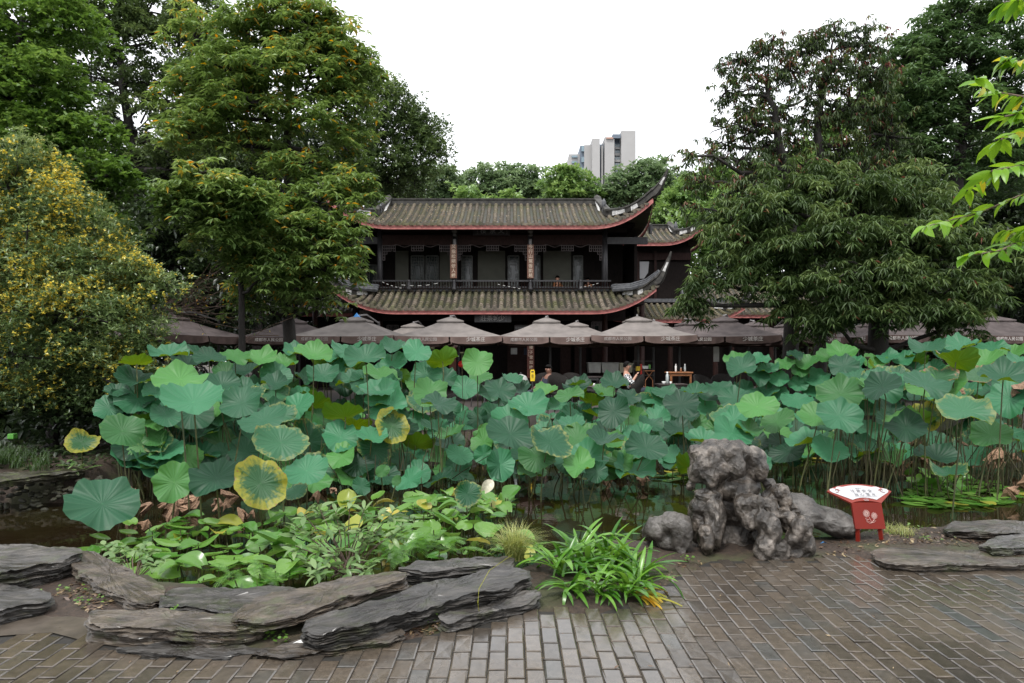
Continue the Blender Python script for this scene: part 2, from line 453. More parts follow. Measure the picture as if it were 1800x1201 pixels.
M['soil'] = soilmat()
M['joint'] = simple('dark sandy joint', (0.014, 0.012, 0.009), 0.8, 0.4, 20, 0.4)
M['mortar'] = simple('worn grey brown screed', (0.075, 0.062, 0.049), 0.35, 0.3, 9, 0.3)
M['terrace'] = simple('dark terrace paving', (0.07, 0.06, 0.055), 0.5, 0.3, 4, 0.2)

def watermat():
    m, n, l, p = nt('still brown pond water')
    mp = texc(n, l, 1.0)
    no = n.new('ShaderNodeTexNoise'); no.inputs['Scale'].default_value = 3.0; no.inputs['Detail'].default_value = 3
    n2 = n.new('ShaderNodeTexNoise'); n2.inputs['Scale'].default_value = 0.6; n2.inputs['Detail'].default_value = 4
    l.new(mp.outputs[0], no.inputs[0]); l.new(mp.outputs[0], n2.inputs[0])
    r = rampnode(n, [(0.35, (0.010, 0.006, 0.003)), (0.65, (0.016, 0.015, 0.005))]); l.new(n2.outputs[0], r.inputs[0])
    l.new(r.outputs[0], p.inputs['Base Color'])
    p.inputs['Roughness'].default_value = 0.035
    p.inputs['IOR'].default_value = 1.33
    b = n.new('ShaderNodeBump'); b.inputs['Strength'].default_value = 0.05; b.inputs['Distance'].default_value = 0.05
    l.new(no.outputs[0], b.inputs['Height']); l.new(b.outputs[0], p.inputs['Normal'])
    return m
M['water'] = watermat()

def lotusmat(name, base, base2, rim, rimpos, brown=None):
    """top: blue green with pale radial veins; rim and brown rim patches; underside bright yellow green"""
    m, n, l, p = nt(name)
    uv = n.new('ShaderNodeUVMap')
    sp = n.new('ShaderNodeSeparateXYZ'); l.new(uv.outputs[0], sp.inputs[0])
    oi = n.new('ShaderNodeObjectInfo')
    rr = rampnode(n, [(0.0, base), (1.0, base2)]); l.new(oi.outputs['Random'], rr.inputs[0])
    # radial vein pattern
    mv = n.new('ShaderNodeMath'); mv.operation = 'MULTIPLY'; mv.inputs[1].default_value = 2 * PI * 21; l.new(sp.outputs[1], mv.inputs[0])
    sn = n.new('ShaderNodeMath'); sn.operation = 'COSINE'; l.new(mv.outputs[0], sn.inputs[0])
    pw = n.new('ShaderNodeMapRange'); pw.inputs[1].default_value = 0.75; pw.inputs[2].default_value = 1.0; pw.inputs[3].default_value = 0; pw.inputs[4].default_value = 1
    l.new(sn.outputs[0], pw.inputs[0])
    tc = texc(n, l, 1.0)
    no = n.new('ShaderNodeTexNoise'); no.inputs['Scale'].default_value = 7; no.inputs['Detail'].default_value = 5; no.inputs['Distortion'].default_value = 0.4
    ofs = n.new('ShaderNodeVectorMath'); ofs.operation = 'ADD'
    cmb = n.new('ShaderNodeCombineXYZ'); mo = n.new('ShaderNodeMath'); mo.operation = 'MULTIPLY'; mo.inputs[1].default_value = 40
    l.new(oi.outputs['Random'], mo.inputs[0]); l.new(mo.outputs[0], cmb.inputs[0]); l.new(tc.outputs[0], ofs.inputs[0]); l.new(cmb.outputs[0], ofs.inputs[1])
    l.new(ofs.outputs[0], no.inputs[0])
    # centre lighter
    cen = rampnode(n, [(0.0, (1.5, 1.45, 1.35)), (0.06, (1.05, 1.05, 1.05)), (1.0, (1.0, 1.0, 1.0))]); l.new(sp.outputs[0], cen.inputs[0])
    m1 = n.new('ShaderNodeMix'); m1.data_type = 'RGBA'; m1.blend_type = 'MULTIPLY'; m1.inputs[0].default_value = 1
    l.new(rr.outputs[0], m1.inputs[6]); l.new(cen.outputs[0], m1.inputs[7])
    # veins paler
    m2 = n.new('ShaderNodeMix'); m2.data_type = 'RGBA'; m2.blend_type = 'MIX'; m2.inputs[7].default_value = (0.10, 0.22, 0.12, 1)
    v2 = n.new('ShaderNodeMath'); v2.operation = 'MULTIPLY'; v2.inputs[1].default_value = 0.12; l.new(pw.outputs[0], v2.inputs[0]); l.new(v2.outputs[0], m2.inputs[0])
    l.new(m1.outputs[2], m2.inputs[6])
    # rim colour: radius + noise + veins
    a1 = n.new('ShaderNodeMath'); a1.operation = 'MULTIPLY_ADD'; a1.inputs[1].default_value = 0.95; a1.inputs[2].default_value = -0.49; l.new(no.outputs[0], a1.inputs[0])
    a2 = n.new('ShaderNodeMath'); a2.operation = 'ADD'; l.new(a1.outputs[0], a2.inputs[0]); l.new(sp.outputs[0], a2.inputs[1])
    a3 = n.new('ShaderNodeMath'); a3.operation = 'MULTIPLY_ADD'; a3.inputs[1].default_value = -0.10; l.new(pw.outputs[0], a3.inputs[0]); l.new(a2.outputs[0], a3.inputs[2])
    mr = n.new('ShaderNodeMapRange'); mr.inputs[1].default_value = rimpos; mr.inputs[2].default_value = rimpos + 0.35; l.new(a3.outputs[0], mr.inputs[0])
    m3 = n.new('ShaderNodeMix'); m3.data_type = 'RGBA'; m3.inputs[7].default_value = (*rim, 1)
    l.new(mr.outputs[0], m3.inputs[0]); l.new(m2.outputs[2], m3.inputs[6])
    out = m3.outputs[2]
    if brown:
        mb = n.new('ShaderNodeMapRange'); mb.inputs[1].default_value = brown; mb.inputs[2].default_value = brown + 0.08; l.new(a3.outputs[0], mb.inputs[0])
        m4 = n.new('ShaderNodeMix'); m4.data_type = 'RGBA'; m4.inputs[7].default_value = (0.24, 0.13, 0.07, 1)
        l.new(mb.outputs[0], m4.inputs[0]); l.new(out, m4.inputs[6]); out = m4.outputs[2]
    geo = n.new('ShaderNodeNewGeometry')
    und = rampnode(n, [(0.0, (0.035, 0.13, 0.013)), (1.0, (0.10, 0.24, 0.028))]); l.new(oi.outputs['Random'], und.inputs[0])
    m6 = n.new('ShaderNodeMix'); m6.data_type = 'RGBA'; m6.inputs[7].default_value = (0.16, 0.26, 0.07, 1)
    l.new(v2.outputs[0], m6.inputs[0]); l.new(und.outputs[0], m6.inputs[6])
    m5 = n.new('ShaderNodeMix'); m5.data_type = 'RGBA'; l.new(geo.outputs['Backfacing'], m5.inputs[0]); l.new(out, m5.inputs[6]); l.new(m6.outputs[2], m5.inputs[7])
    l.new(m5.outputs[2], p.inputs['Base Color'])
    p.inputs['Roughness'].default_value = 0.5
    p.inputs['Specular IOR Level'].default_value = 0.38
    p.inputs['Sheen Weight'].default_value = 0.08
    p.inputs['Sheen Roughness'].default_value = 0.4
    p.inputs['Sheen Tint'].default_value = (0.7, 1.0, 0.9, 1)
    tr = n.new('ShaderNodeBsdfTranslucent')
    hs = n.new('ShaderNodeHueSaturation'); hs.inputs['Hue'].default_value = 0.44; hs.inputs['Saturation'].default_value = 1.25; hs.inputs['Value'].default_value = 1.5
    l.new(m5.outputs[2], hs.inputs['Color']); l.new(hs.outputs[0], tr.inputs[0])
    mx = n.new('ShaderNodeMixShader'); mx.inputs[0].default_value = 0.25
    l.new(p.outputs[0], mx.inputs[1]); l.new(tr.outputs[0], mx.inputs[2]); l.new(mx.outputs[0], n['Material Output'].inputs[0])
    bmp = n.new('ShaderNodeBump'); bmp.inputs['Strength'].default_value = 0.22; bmp.inputs['Distance'].default_value = 0.01
    l.new(sn.outputs[0], bmp.inputs['Height']); l.new(bmp.outputs[0], p.inputs['Normal'])
    return m
M['lotus'] = lotusmat('blue green lotus leaf', (0.004, 0.036, 0.015), (0.042, 0.185, 0.085), (0.05, 0.15, 0.05), 1.0)
M['lotus_edge'] = lotusmat('lotus leaf with pale yellow rim', (0.010, 0.070, 0.028), (0.035, 0.135, 0.06), (0.22, 0.24, 0.07), 0.78, brown=1.10)
M['lotus_yellow'] = lotusmat('half yellowed lotus leaf', (0.014, 0.07, 0.022), (0.03, 0.10, 0.03), (0.24, 0.24, 0.025), 0.52, brown=1.02)
M['lotus_brown'] = lotusmat('lotus leaf with curled brown rim', (0.02, 0.08, 0.03), (0.045, 0.12, 0.05), (0.17, 0.17, 0.05), 0.75, brown=0.88)
M['lotus_fresh'] = lotusmat('fresh green lotus leaf', (0.020, 0.10, 0.022), (0.07, 0.22, 0.05), (0.12, 0.24, 0.05), 0.95)
M['stem'] = simple('green brown lotus stem', (0.05, 0.08, 0.02), 0.6, 0.35, 12, 0.1, col2=(0.09, 0.085, 0.03), objrand=0.3)
M['stem_dead'] = simple('dead straw stems', (0.05, 0.03, 0.015), 0.8, 0.4, 12, 0.1, col2=(0.055, 0.06, 0.02))
M['dead'] = simple('withered tan lotus leaf', (0.15, 0.08, 0.048), 0.8, 0.35, 14, 0.5, col2=(0.38, 0.235, 0.145), objrand=0.25)

G = dict(
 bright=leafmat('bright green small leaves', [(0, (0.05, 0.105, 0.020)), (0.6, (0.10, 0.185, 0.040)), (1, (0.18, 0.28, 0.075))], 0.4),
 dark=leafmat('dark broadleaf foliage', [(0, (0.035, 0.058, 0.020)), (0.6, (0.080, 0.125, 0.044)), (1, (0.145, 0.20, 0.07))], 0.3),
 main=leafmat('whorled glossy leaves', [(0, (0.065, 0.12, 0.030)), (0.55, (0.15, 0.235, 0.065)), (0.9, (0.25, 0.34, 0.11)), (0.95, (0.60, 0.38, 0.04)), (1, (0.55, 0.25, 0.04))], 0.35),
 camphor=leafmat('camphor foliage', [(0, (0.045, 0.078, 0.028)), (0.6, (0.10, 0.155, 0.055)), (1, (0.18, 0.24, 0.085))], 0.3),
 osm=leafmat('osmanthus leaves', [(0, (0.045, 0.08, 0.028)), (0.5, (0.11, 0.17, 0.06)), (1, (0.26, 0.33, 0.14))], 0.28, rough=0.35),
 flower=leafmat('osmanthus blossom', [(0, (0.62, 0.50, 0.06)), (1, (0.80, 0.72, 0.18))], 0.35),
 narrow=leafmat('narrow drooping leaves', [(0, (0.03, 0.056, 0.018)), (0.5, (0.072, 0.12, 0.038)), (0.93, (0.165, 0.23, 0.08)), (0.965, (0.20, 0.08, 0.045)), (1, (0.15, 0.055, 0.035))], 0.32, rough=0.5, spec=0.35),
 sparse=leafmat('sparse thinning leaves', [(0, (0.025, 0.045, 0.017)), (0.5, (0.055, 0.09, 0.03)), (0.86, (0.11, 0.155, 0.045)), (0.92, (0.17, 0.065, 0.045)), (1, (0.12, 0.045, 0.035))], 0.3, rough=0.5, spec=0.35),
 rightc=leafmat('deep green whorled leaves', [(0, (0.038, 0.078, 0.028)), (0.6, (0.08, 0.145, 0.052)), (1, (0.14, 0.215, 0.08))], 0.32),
 far=leafmat('haze paled green foliage', [(0, (0.085, 0.14, 0.065)), (0.5, (0.15, 0.225, 0.11)), (1, (0.24, 0.32, 0.17))], 0.35),  # leaf colours lightened to carry distance haze
 far2=leafmat('haze paled fresh green foliage', [(0, (0.085, 0.16, 0.05)), (0.5, (0.155, 0.26, 0.08)), (1, (0.25, 0.36, 0.12))], 0.35),  # fresh green, also lightened for distance haze
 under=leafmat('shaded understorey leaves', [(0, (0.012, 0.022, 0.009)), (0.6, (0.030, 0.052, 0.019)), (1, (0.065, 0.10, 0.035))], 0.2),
 grass=leafmat('grass blades', [(0, (0.02, 0.045, 0.010)), (1, (0.05, 0.10, 0.022))], 0.3),
 straw=leafmat('pale yellow grass blades', [(0, (0.12, 0.19, 0.04)), (0.5, (0.30, 0.33, 0.09)), (1, (0.42, 0.42, 0.16))], 0.3),
 fern=leafmat('feathery fern', [(0, (0.06, 0.17, 0.02)), (1, (0.12, 0.28, 0.035))], 0.35),
 weed=leafmat('little weeds', [(0, (0.06, 0.15, 0.02)), (1, (0.14, 0.26, 0.04))], 0.35),
 litter=leafmat('fallen leaves', [(0, (0.06, 0.03, 0.018)), (0.6, (0.13, 0.08, 0.045)), (1, (0.30, 0.23, 0.12))], 0.1),
 near=None)
M['strap'] = objleaf('strap leaves', (0.035, 0.13, 0.010), (0.13, 0.29, 0.03), 0.28, 0.28)
M['strap_y'] = objleaf('yellowing strap leaves', (0.22, 0.27, 0.03), (0.5, 0.30, 0.02), 0.3, 0.4)
M['lily'] = objleaf('pond lily leaves', (0.045, 0.15, 0.018), (0.14, 0.27, 0.05), 0.25, 0.25)
M['lily_y'] = objleaf('yellowed pond lily leaves', (0.22, 0.27, 0.03), (0.38, 0.32, 0.05), 0.25, 0.35)
M['shrub'] = objleaf('grey green shrub leaves', (0.085, 0.17, 0.05), (0.19, 0.28, 0.11), 0.28, 0.38)
M['near'] = objleaf('fresh overhanging leaves', (0.09, 0.24, 0.015), (0.20, 0.38, 0.02), 0.42, 0.35)
M['near_y'] = objleaf('yellow overhanging leaves', (0.40, 0.42, 0.02), (0.55, 0.48, 0.03), 0.42, 0.35)
# ------------------------------------------------------------------ ground, pond, paving
def inpoly(X, Y, P):
    P = np.asarray(P); n = len(P); r = np.zeros(X.shape, bool)
    j = n - 1
    for i in range(n):
        xi, yi = P[i]; xj, yj = P[j]
        c = ((yi > Y) != (yj > Y)) & (X < (xj - xi) * (Y - yi) / (yj - yi + 1e-12) + xi)
        r ^= c; j = i
    return r

def polydist(X, Y, P):
    P = np.asarray(P, float); d = np.full(X.shape, 1e9)
    for i in range(len(P)):
        a = P[i]; b = P[(i + 1) % len(P)]; e = b - a
        t = np.clip(((X - a[0]) * e[0] + (Y - a[1]) * e[1]) / (e @ e), 0, 1)
        d = np.minimum(d, np.hypot(X - a[0] - t * e[0], Y - a[1] - t * e[1]))
    return d

def sdist(X, Y, P):
    d = polydist(X, Y, P)
    return np.where(inpoly(X, Y, P), -d, d)

POND = [(-30, 5.75), (-6, 5.75), (-4.2, 5.72), (-3.3, 5.55), (-2.9, 5.25), (-2.4, 4.98), (-1.7, 4.86), (-0.8, 4.92), (-0.1, 5.2),
        (0.15, 5.5), (0.6, 6.0), (1.0, 6.1), (1.5, 6.15), (2.4, 6.25), (3.0, 6.3), (3.5, 6.5), (4.3, 6.75), (6, 6.9), (30, 7.0),
        (30, 16.2), (-7.2, 16.2), (-7.0, 12.5), (-5.9, 10.4), (-5.6, 9.4), (-6.5, 9.25), (-8, 9.1), (-30, 8.9)]
PAVE = [tuple(gr(x, y)[:2]) for x, y in ((-200, 1108), (0, 1104), (190, 1118), (260, 1140), (450, 1160), (600, 1152), (720, 1122), (830, 1098),
        (930, 1072), (1050, 1078), (1150, 1045), (1200, 1005), (1250, 985), (1430, 985), (1462, 975), (1540, 985), (1600, 1000), (1850, 994), (2500, 990))]
PAVE += [(7.5, 2.4), (-7.5, 2.4)]
SCREED = [tuple(gr(x, y)[:2]) for x, y in ((-700, 1070), (0, 1082), (90, 1070), (150, 1085), (180, 1110), (260, 1130), (420, 1138), (560, 1140), (520, 1152), (300, 1150), (160, 1130), (90, 1112), (0, 1118), (-700, 1110))]

fx = np.concatenate([[-300, -150, -80, -50, -30, -20, -14, -11], np.arange(-9, 9.01, 0.11), [11, 14, 20, 30, 50, 80, 150, 300]])
fy = np.concatenate([[-60, -20, -5, 0, 2], np.arange(2.6, 11, 0.11), np.arange(11, 18, 0.35), [20, 24, 30, 40, 60, 100, 200, 330]])
GX, GY = np.meshgrid(fx, fy)
sp_ = sdist(GX, GY, POND)
pv_ = sdist(GX, GY, PAVE)
nz = np.array([[mnoise.noise(Vector((x * 1.3, y * 1.3, 0))) + 0.5 * mnoise.noise(Vector((x * 5, y * 5, 3))) for x in fx] for y in fy])
land = 0.015 + 0.03 * nz
land = np.where(pv_ < 0.0, -0.06, np.where(pv_ < 0.25, -0.02 + (land + 0.02) * np.clip(pv_ / 0.25, 0, 1), land))
land = np.where(GY > 16.25, -0.03, land)
land = np.where((GX < -5) & (GY > 9), 0.05 + 0.06 * nz + 0.02 * (GY - 9), land)
land = np.where((GX < -5) & (GY > 16.25), -0.03, land)
land = np.where(sp_ < 0.14, land + (-0.95 - land) * np.clip((0.14 - sp_) / 0.75, 0, 1) ** 0.8, land)
nx, ny = len(fx), len(fy)
V = np.stack([GX.ravel(), GY.ravel(), land.ravel()], 1)
ii = (np.arange(ny - 1)[:, None] * nx + np.arange(nx - 1)[None, :]).ravel()
Fq = np.stack([ii, ii + 1, ii + 1 + nx, ii + nx], 1)
ground = mk('ground', V, Fq, M['soil'], smooth=True); tag(ground, kind='structure')
def gz(x, y):
    i = int(np.clip(np.searchsorted(fx, x) - 1, 0, nx - 2)); j = int(np.clip(np.searchsorted(fy, y) - 1, 0, ny - 2))
    u = (x - fx[i]) / (fx[i + 1] - fx[i]); v = (y - fy[j]) / (fy[j + 1] - fy[j])
    return float(land[j, i] * (1 - u) * (1 - v) + land[j, i + 1] * u * (1 - v) + land[j + 1, i] * (1 - u) * v + land[j + 1, i + 1] * u * v)
WZ = -0.35
water = mk('water', [(-32, 4.6, WZ), (32, 4.6, WZ), (32, 16.4, WZ), (-32, 16.4, WZ)], [(0, 1, 2, 3)], M['water']); tag(water, kind='structure')
TZ = 0.28
terr = MB().box((0, 24.2, TZ - 0.6), (70, 15.9, 1.2), bev=0.02).ob('terrace', M['terrace']); tag(terr, kind='structure')

def sheet(name, P, z, mat, parent=None):
    bm = bmesh.new()
    vs = [bm.verts.new((p[0], p[1], z)) for p in P]
    f = bm.faces.new(vs); f.normal_update()
    if f.normal.z < 0: f.normal_flip()
    bmesh.ops.triangulate(bm, faces=[f])
    me = bpy.data.meshes.new(name); bm.to_mesh(me); bm.free(); me.materials.append(mat)
    return link(name, me, parent)

paving = sheet('paving', PAVE, -0.0075, M['joint']); tag(paving, kind='structure')
scr = sheet('screed', SCREED, 0.001, M['mortar']); tag(scr, kind='structure')

BW, BL = 0.098, 0.215
def brick_mesh(k):
    r_ = random.Random(k)
    w, l_ = (BW - 0.005) / 2, (BL - 0.010) / 2
    V = []; 
    def ring(q, z, jit):
        pts = []
        for sx, sy in ((-1, -1), (0, -1), (1, -1), (1, 0), (1, 1), (0, 1), (-1, 1), (-1, 0)):
            pts.append((sx * (w - q) + r_.uniform(-jit, jit), sy * (l_ - q) + r_.uniform(-jit, jit), z + r_.uniform(-jit, jit) * 0.7))
        return pts
    V += ring(0, -0.035, 0) + ring(0.0, -0.0032, 0.0013) + ring(0.007, 0.0, 0.0010)
    Fc = []
    for a in (0, 8):
        for j in range(8):
            b = (j + 1) % 8
            Fc.append((a + j, a + b, a + b + 8, a + j + 8))
    V.append((0, 0, r_.uniform(-0.0010, 0.0)))
    for j in range(8): Fc.append((16 + j, 16 + (j + 1) % 8, 24))
    return V, Fc
bricks = []
cols_n = int(15 / BW)
for ci in range(-cols_n // 2, cols_n // 2):
    bx_ = ci * BW + 0.02
    off = (0.5 if ci % 2 else 0.0) * BL + rnd.uniform(-0.02, 0.02)
    for rj in range(0, 24):
        by_ = 2.45 + rj * BL + off
        bricks.append((bx_, by_))
BX = np.array(bricks)
keep = sdist(BX[:, 0], BX[:, 1], PAVE) < 0.02
scx = inpoly(BX[:, 0], BX[:, 1], SCREED)
keep &= ~scx
BX = BX[keep]
pxx = 900 + F * BX[:, 0] / BX[:, 1]; pyy = HZ + F * H / BX[:, 1]
vis = (pxx > -40) & (pxx < 1840) & (pyy < 1215)
BX_v = BX[vis]; BX_o = BX[~vis]
order = np.argsort(BX_v[:, 1]); BX_v = BX_v[order]
variants = [brick_mesh(k) for k in range(8)]
bmeshes = []
for V, Fc in variants:
    me = bpy.data.meshes.new('brick'); me.from_pydata(V, [], Fc); me.update(); me.materials.append(M['brick']); bmeshes.append(me)
for k, (x, y) in enumerate(BX_v[:300]):
    o = link('brick', bmeshes[rnd.randrange(8)], paving)
    o.location = (x, y, rnd.uniform(-0.0015, 0.0015)); o.rotation_euler = (rnd.gauss(0, 0.012), rnd.gauss(0, 0.012), rnd.gauss(0, 0.008) + (PI if rnd.random() < 0.5 else 0))
rest = np.concatenate([BX_v[300:], BX_o])
Va = []; Fa = []; Ta = []
for x, y in rest:
    V, Fc = variants[rnd.randrange(8)]; n0 = len(Va)
    tx, ty, tz = rnd.gauss(0, 0.012), rnd.gauss(0, 0.010), rnd.uniform(-0.0015, 0.0015)
    for (a, b, c) in V: Va.append((x + a, y + b, c + a * ty + b * tx + tz))
    Fa += [tuple(i + n0 for i in f) for f in Fc]; Ta += [rnd.random()] * len(Fc)
o = mk('bricks_beyond', Va, Fa, M['brick'], paving, tint=Ta); tag(o, kind='stuff')

# ------------------------------------------------------------------ lettering
_tc = {}
def text(s, size, mat, parent, loc, rx=PI / 2, rz=0.0, name='lettering', bold=0.0, sx=1.0, ry=0.0, depth=0.003, raw=None):
    key = (s, bold)
    if key not in _tc:
        cu = bpy.data.curves.new('t', 'FONT'); cu.body = s; cu.size = 1.0; cu.align_x = 'CENTER'; cu.align_y = 'CENTER'
        cu.offset = bold; cu.resolution_u = 2; cu.space_line = 1.0
        to = bpy.data.objects.new('t', cu); C.objects.link(to)
        dg = bpy.context.evaluated_depsgraph_get()
        me = to.evaluated_get(dg).to_mesh()
        V = np.array([v.co[:] for v in me.vertices]).reshape(-1, 3); Fc = [tuple(p.vertices) for p in me.polygons]
        to.to_mesh_clear() if hasattr(to, 'to_mesh_clear') else None
        bpy.data.objects.remove(to); _tc[key] = (V, Fc)
    V, Fc = _tc[key]
    if len(V) == 0: return None
    if raw is not None:
        return mk(name, raw(V * size), Fc, mat, parent)
    Mx = Matrix.Translation(loc) @ Matrix.Rotation(rz, 4, 'Z') @ Matrix.Rotation(ry, 4, 'Y') @ Matrix.Rotation(rx, 4, 'X') @ Matrix.Diagonal((size * sx, size, size, 1))
    return mk(name, [Mx @ Vector(v) for v in V], Fc, mat, parent)

# ------------------------------------------------------------------ curved tiled roofs
def roof(parent, cx, W, Ye, run, z0, rise, Wr, th0, lift, out, a, pitch, mat, horn, full_ridge=True, name='roof', rowr=0.075, tilelen=0.22, left_horn=True, sides=True, ridge_mat='plaster', fas=0.19, plain=False):
    def L(x):
        s = np.clip((abs(x) - a) / (W - a), 0, 1); return lift * s ** 2.3
    def S(x, t, dz=0.0):
        s = np.clip((abs(x) - a) / (W - a), 0, 1)
        return np.array((cx + x, Ye - out * s * s * (1 - t) + run * t, z0 + rise * (0.78 * t + 0.22 * t * t) + L(x) * (1 - t) ** 1.4 + dz))
    def tmax(x):
        ax = abs(x)
        if ax <= Wr: return 1.0
        return max(0.02, th0 * (W - ax) / (W - Wr))
    rf = None
    # pan surface (front): stepped courses
    V = []; Fc = []
    xs = np.arange(-W, W + 1e-6, pitch)
    nt_ = 15
    for ix, x in enumerate(xs):
        for it in range(nt_):
            t = tmax(x) * it / (nt_ - 1)
            V.append(S(x, t))
    for ix in range(len(xs) - 1):
        for it in range(nt_ - 1):
            q = ix * nt_ + it; Fc.append((q, q + nt_, q + nt_ + 1, q + 1))
    n0 = len(V)
    # thickness: dark underside
    for ix, x in enumerate(xs):
        for it in (0, nt_ - 1):
            V.append(S(x, tmax(x) * it / (nt_ - 1), -0.16))
    for ix in range(len(xs) - 1):
        q = n0 + ix * 2; Fc.append((q, q + 1, q + 3, q + 2))
    # back slope and sides (mirror about the ridge line)
    Yr = Ye + run
    n1 = len(V)
    if full_ridge:
        for x in xs:
            for t in (0, 0.5, 1):
                p = S(x, tmax(x) * t); V.append(np.array((p[0], 2 * Yr - p[1], p[2])))
        for ix in range(len(xs) - 1):
            for k in range(2):
                q = n1 + ix * 3 + k; Fc.append((q, q + 1, q + 4, q + 3))
        for s in (-1, 1):
            n2 = len(V); ys = 13
            for k in range(ys):
                u = -1 + 2 * k / (ys - 1)
                e = S(s * W, 0); ey = Yr + u * (Yr - e[1])
                ez = z0 + lift * abs(u) ** 4
                V.append((cx + s * (W + 0.0), ey, ez))
                tp = S(s * Wr, th0); V.append((cx + s * Wr, Yr + u * (Yr - tp[1]), tp[2]))
            for k in range(ys - 1): Fc.append((n2 + 2 * k, n2 + 2 * k + 1, n2 + 2 * k + 3, n2 + 2 * k + 2))
            g = len(V); tp = S(s * Wr, th0); rp = S(s * Wr, 1.0)
            V += [(cx + s * (Wr - 0.05), tp[1], tp[2]), (cx + s * (Wr - 0.05), 2 * Yr - tp[1], tp[2]), (cx + s * (Wr - 0.05), Yr, rp[2])]
            Fc.append((g, g + 1, g + 2))
    rf = mk(name, V, Fc, M['pan'], parent)
    # barrel tile rows, each its own part
    for x in np.arange(-W + pitch * 0.5, W, pitch):
        tm = tmax(x)
        if tm < 0.08: continue
        slope_len = math.hypot(run, rise)
        n = max(2, int(tm * slope_len / tilelen))
        mb = MB(); N = 6
        Vv = []; Ff = []
        for k in range(n):
            for e, rr in ((0, rowr * 1.13), (1, rowr * 0.9)):
                t = tm * (k + e) / n
                c = S(x, t)
                for j in range(N + 1):
                    an = PI * j / N
                    Vv.append((c[0] + math.cos(an) * rr + rnd.uniform(-.004, .004), c[1] - 0.25 * math.sin(an) * rr, c[2] + math.sin(an) * rr * 1.15))
            b0 = k * 2 * (N + 1)
            for j in range(N): Ff.append((b0 + j, b0 + j + 1, b0 + N + 2 + j, b0 + N + 1 + j))
            if k:
                pb = b0 - (N + 1)
                for j in range(N): Ff.append((pb + j, pb + j + 1, b0 + j + 1, b0 + j))
        # end cap disc
        c = S(x, 0); n0 = len(Vv)
        for j in range(10):
            an = 2 * PI * j / 10
            Vv.append((c[0] + math.cos(an) * rowr * 1.15, c[1] - 0.03, c[2] + 0.01 + math.sin(an) * rowr * 1.15))
        Ff.append(tuple(range(n0, n0 + 10)))
        # drip tile under the next gutter
        c = S(x + pitch / 2, 0); n0 = len(Vv)
        for j in range(7):
            an = PI + PI * j / 6
            Vv.append((c[0] + math.cos(an) * pitch * 0.40, c[1] - 0.045, c[2] + 0.02 + math.sin(an) * 0.10))
        for j in range(7):
            an = PI + PI * j / 6
            Vv.append((c[0] + math.cos(an) * pitch * 0.40, c[1] - 0.01, c[2] + 0.02 + math.sin(an) * 0.06))
        Ff.append(tuple(range(n0, n0 + 7)))
        for j in range(6): Ff.append((n0 + j, n0 + j + 1, n0 + 8 + j, n0 + 7 + j))
        mk('tile_row', Vv, Ff, mat, rf)
    # fascia board following the eave
    V = []; Fc = []
    fxs = np.linspace(-W, W, 61)
    for x in fxs:
        p = S(x, 0)
        V += [(p[0], p[1] + 0.02, p[2] - 0.02), (p[0], p[1] + 0.0, p[2] - 0.02 - fas), (p[0], p[1] + 0.05, p[2] - 0.02 - fas), ]
    for k in range(len(fxs) - 1):
        b = 3 * k; Fc += [(b, b + 1, b + 4, b + 3), (b + 1, b + 2, b + 5, b + 4)]
    n0 = len(V)
    if sides:
        for s in (-1, 1):
            n0 = len(V); ys = 17
            for k in range(ys):
                u = -1 + 2 * k / (ys - 1); e = S(s * W, 0); ey = Yr + u * (Yr - e[1]); ez = z0 + lift * abs(u) ** 4
                V += [(cx + s * (W + 0.02), ey, ez - 0.02), (cx + s * (W + 0.02), ey, ez - 0.02 - fas)]
            for k in range(ys - 1):
                b = n0 + 2 * k; Fc.append((b, b + 1, b + 3, b + 2))
    mk('fascia', V, Fc, M['fascia'], parent)
    # soffit
    V = []; Fc = []
    for x in fxs:
        p = S(x, 0); s = abs(x) / W
        V += [(p[0], p[1] + 0.05, p[2] - 0.03 - fas), (cx + x * 0.86, Ye + run * 0.9, z0 + 0.1 + 0.15 * lift)]
    for k in range(len(fxs) - 1): Fc.append((2 * k, 2 * k + 1, 2 * k + 3, 2 * k + 2))
    mk('soffit', V, Fc, M['wood'], parent)
    # ridge
    if full_ridge:
        mb = MB(); zt = z0 + rise
        nseg = 16
        for k in range(nseg):
            x0 = -Wr + 2 * Wr * k / nseg; x1 = -Wr + 2 * Wr * (k + 1) / nseg
            mb.box((cx + (x0 + x1) / 2, Yr, zt + 0.06), (2 * Wr / nseg - 0.01, 0.22, 0.20))
            mb.box((cx + (x0 + x1) / 2, Yr, zt + 0.21), (2 * Wr / nseg + 0.0, 0.28, 0.055))
        mb.ob('ridge', M[ridge_mat], parent)
        for s in (-1, 1):
            if s < 0 and not left_horn and plain: pass
            mb = MB()
            p0 = S(s * Wr, 1.0); p1 = S(s * Wr, th0 + 0.15)
            pts = [(p0[0], p0[1] - 0.02, p0[2] + 0.28), (p0[0] + s * 0.05, p0[1] - 0.12, p0[2] + 0.22), (p1[0] + s * 0.1, (p0[1] + p1[1]) / 2, (p0[2] + p1[2]) / 2 + 0.20), (p1[0] + s * 0.15, p1[1] - 0.1, p1[2] + 0.18)]
            mb.tube(pts, [0.15, 0.14, 0.12, 0.14], 6)
            mb.ob('gable_ridge', M[ridge_mat], parent)
            mb = MB()
            mb.box((p1[0] + s * 0.12, p1[1] - 0.25, p1[2] + 0.16), (0.14, 0.18, 0.4)); mb.lathe([(0.02, 0), (0.1, 0.05), (0.08, 0.18), (0.02, 0.3)], (p1[0] + s * 0.12, p1[1] - 0.25, p1[2] + 0.25), 8)
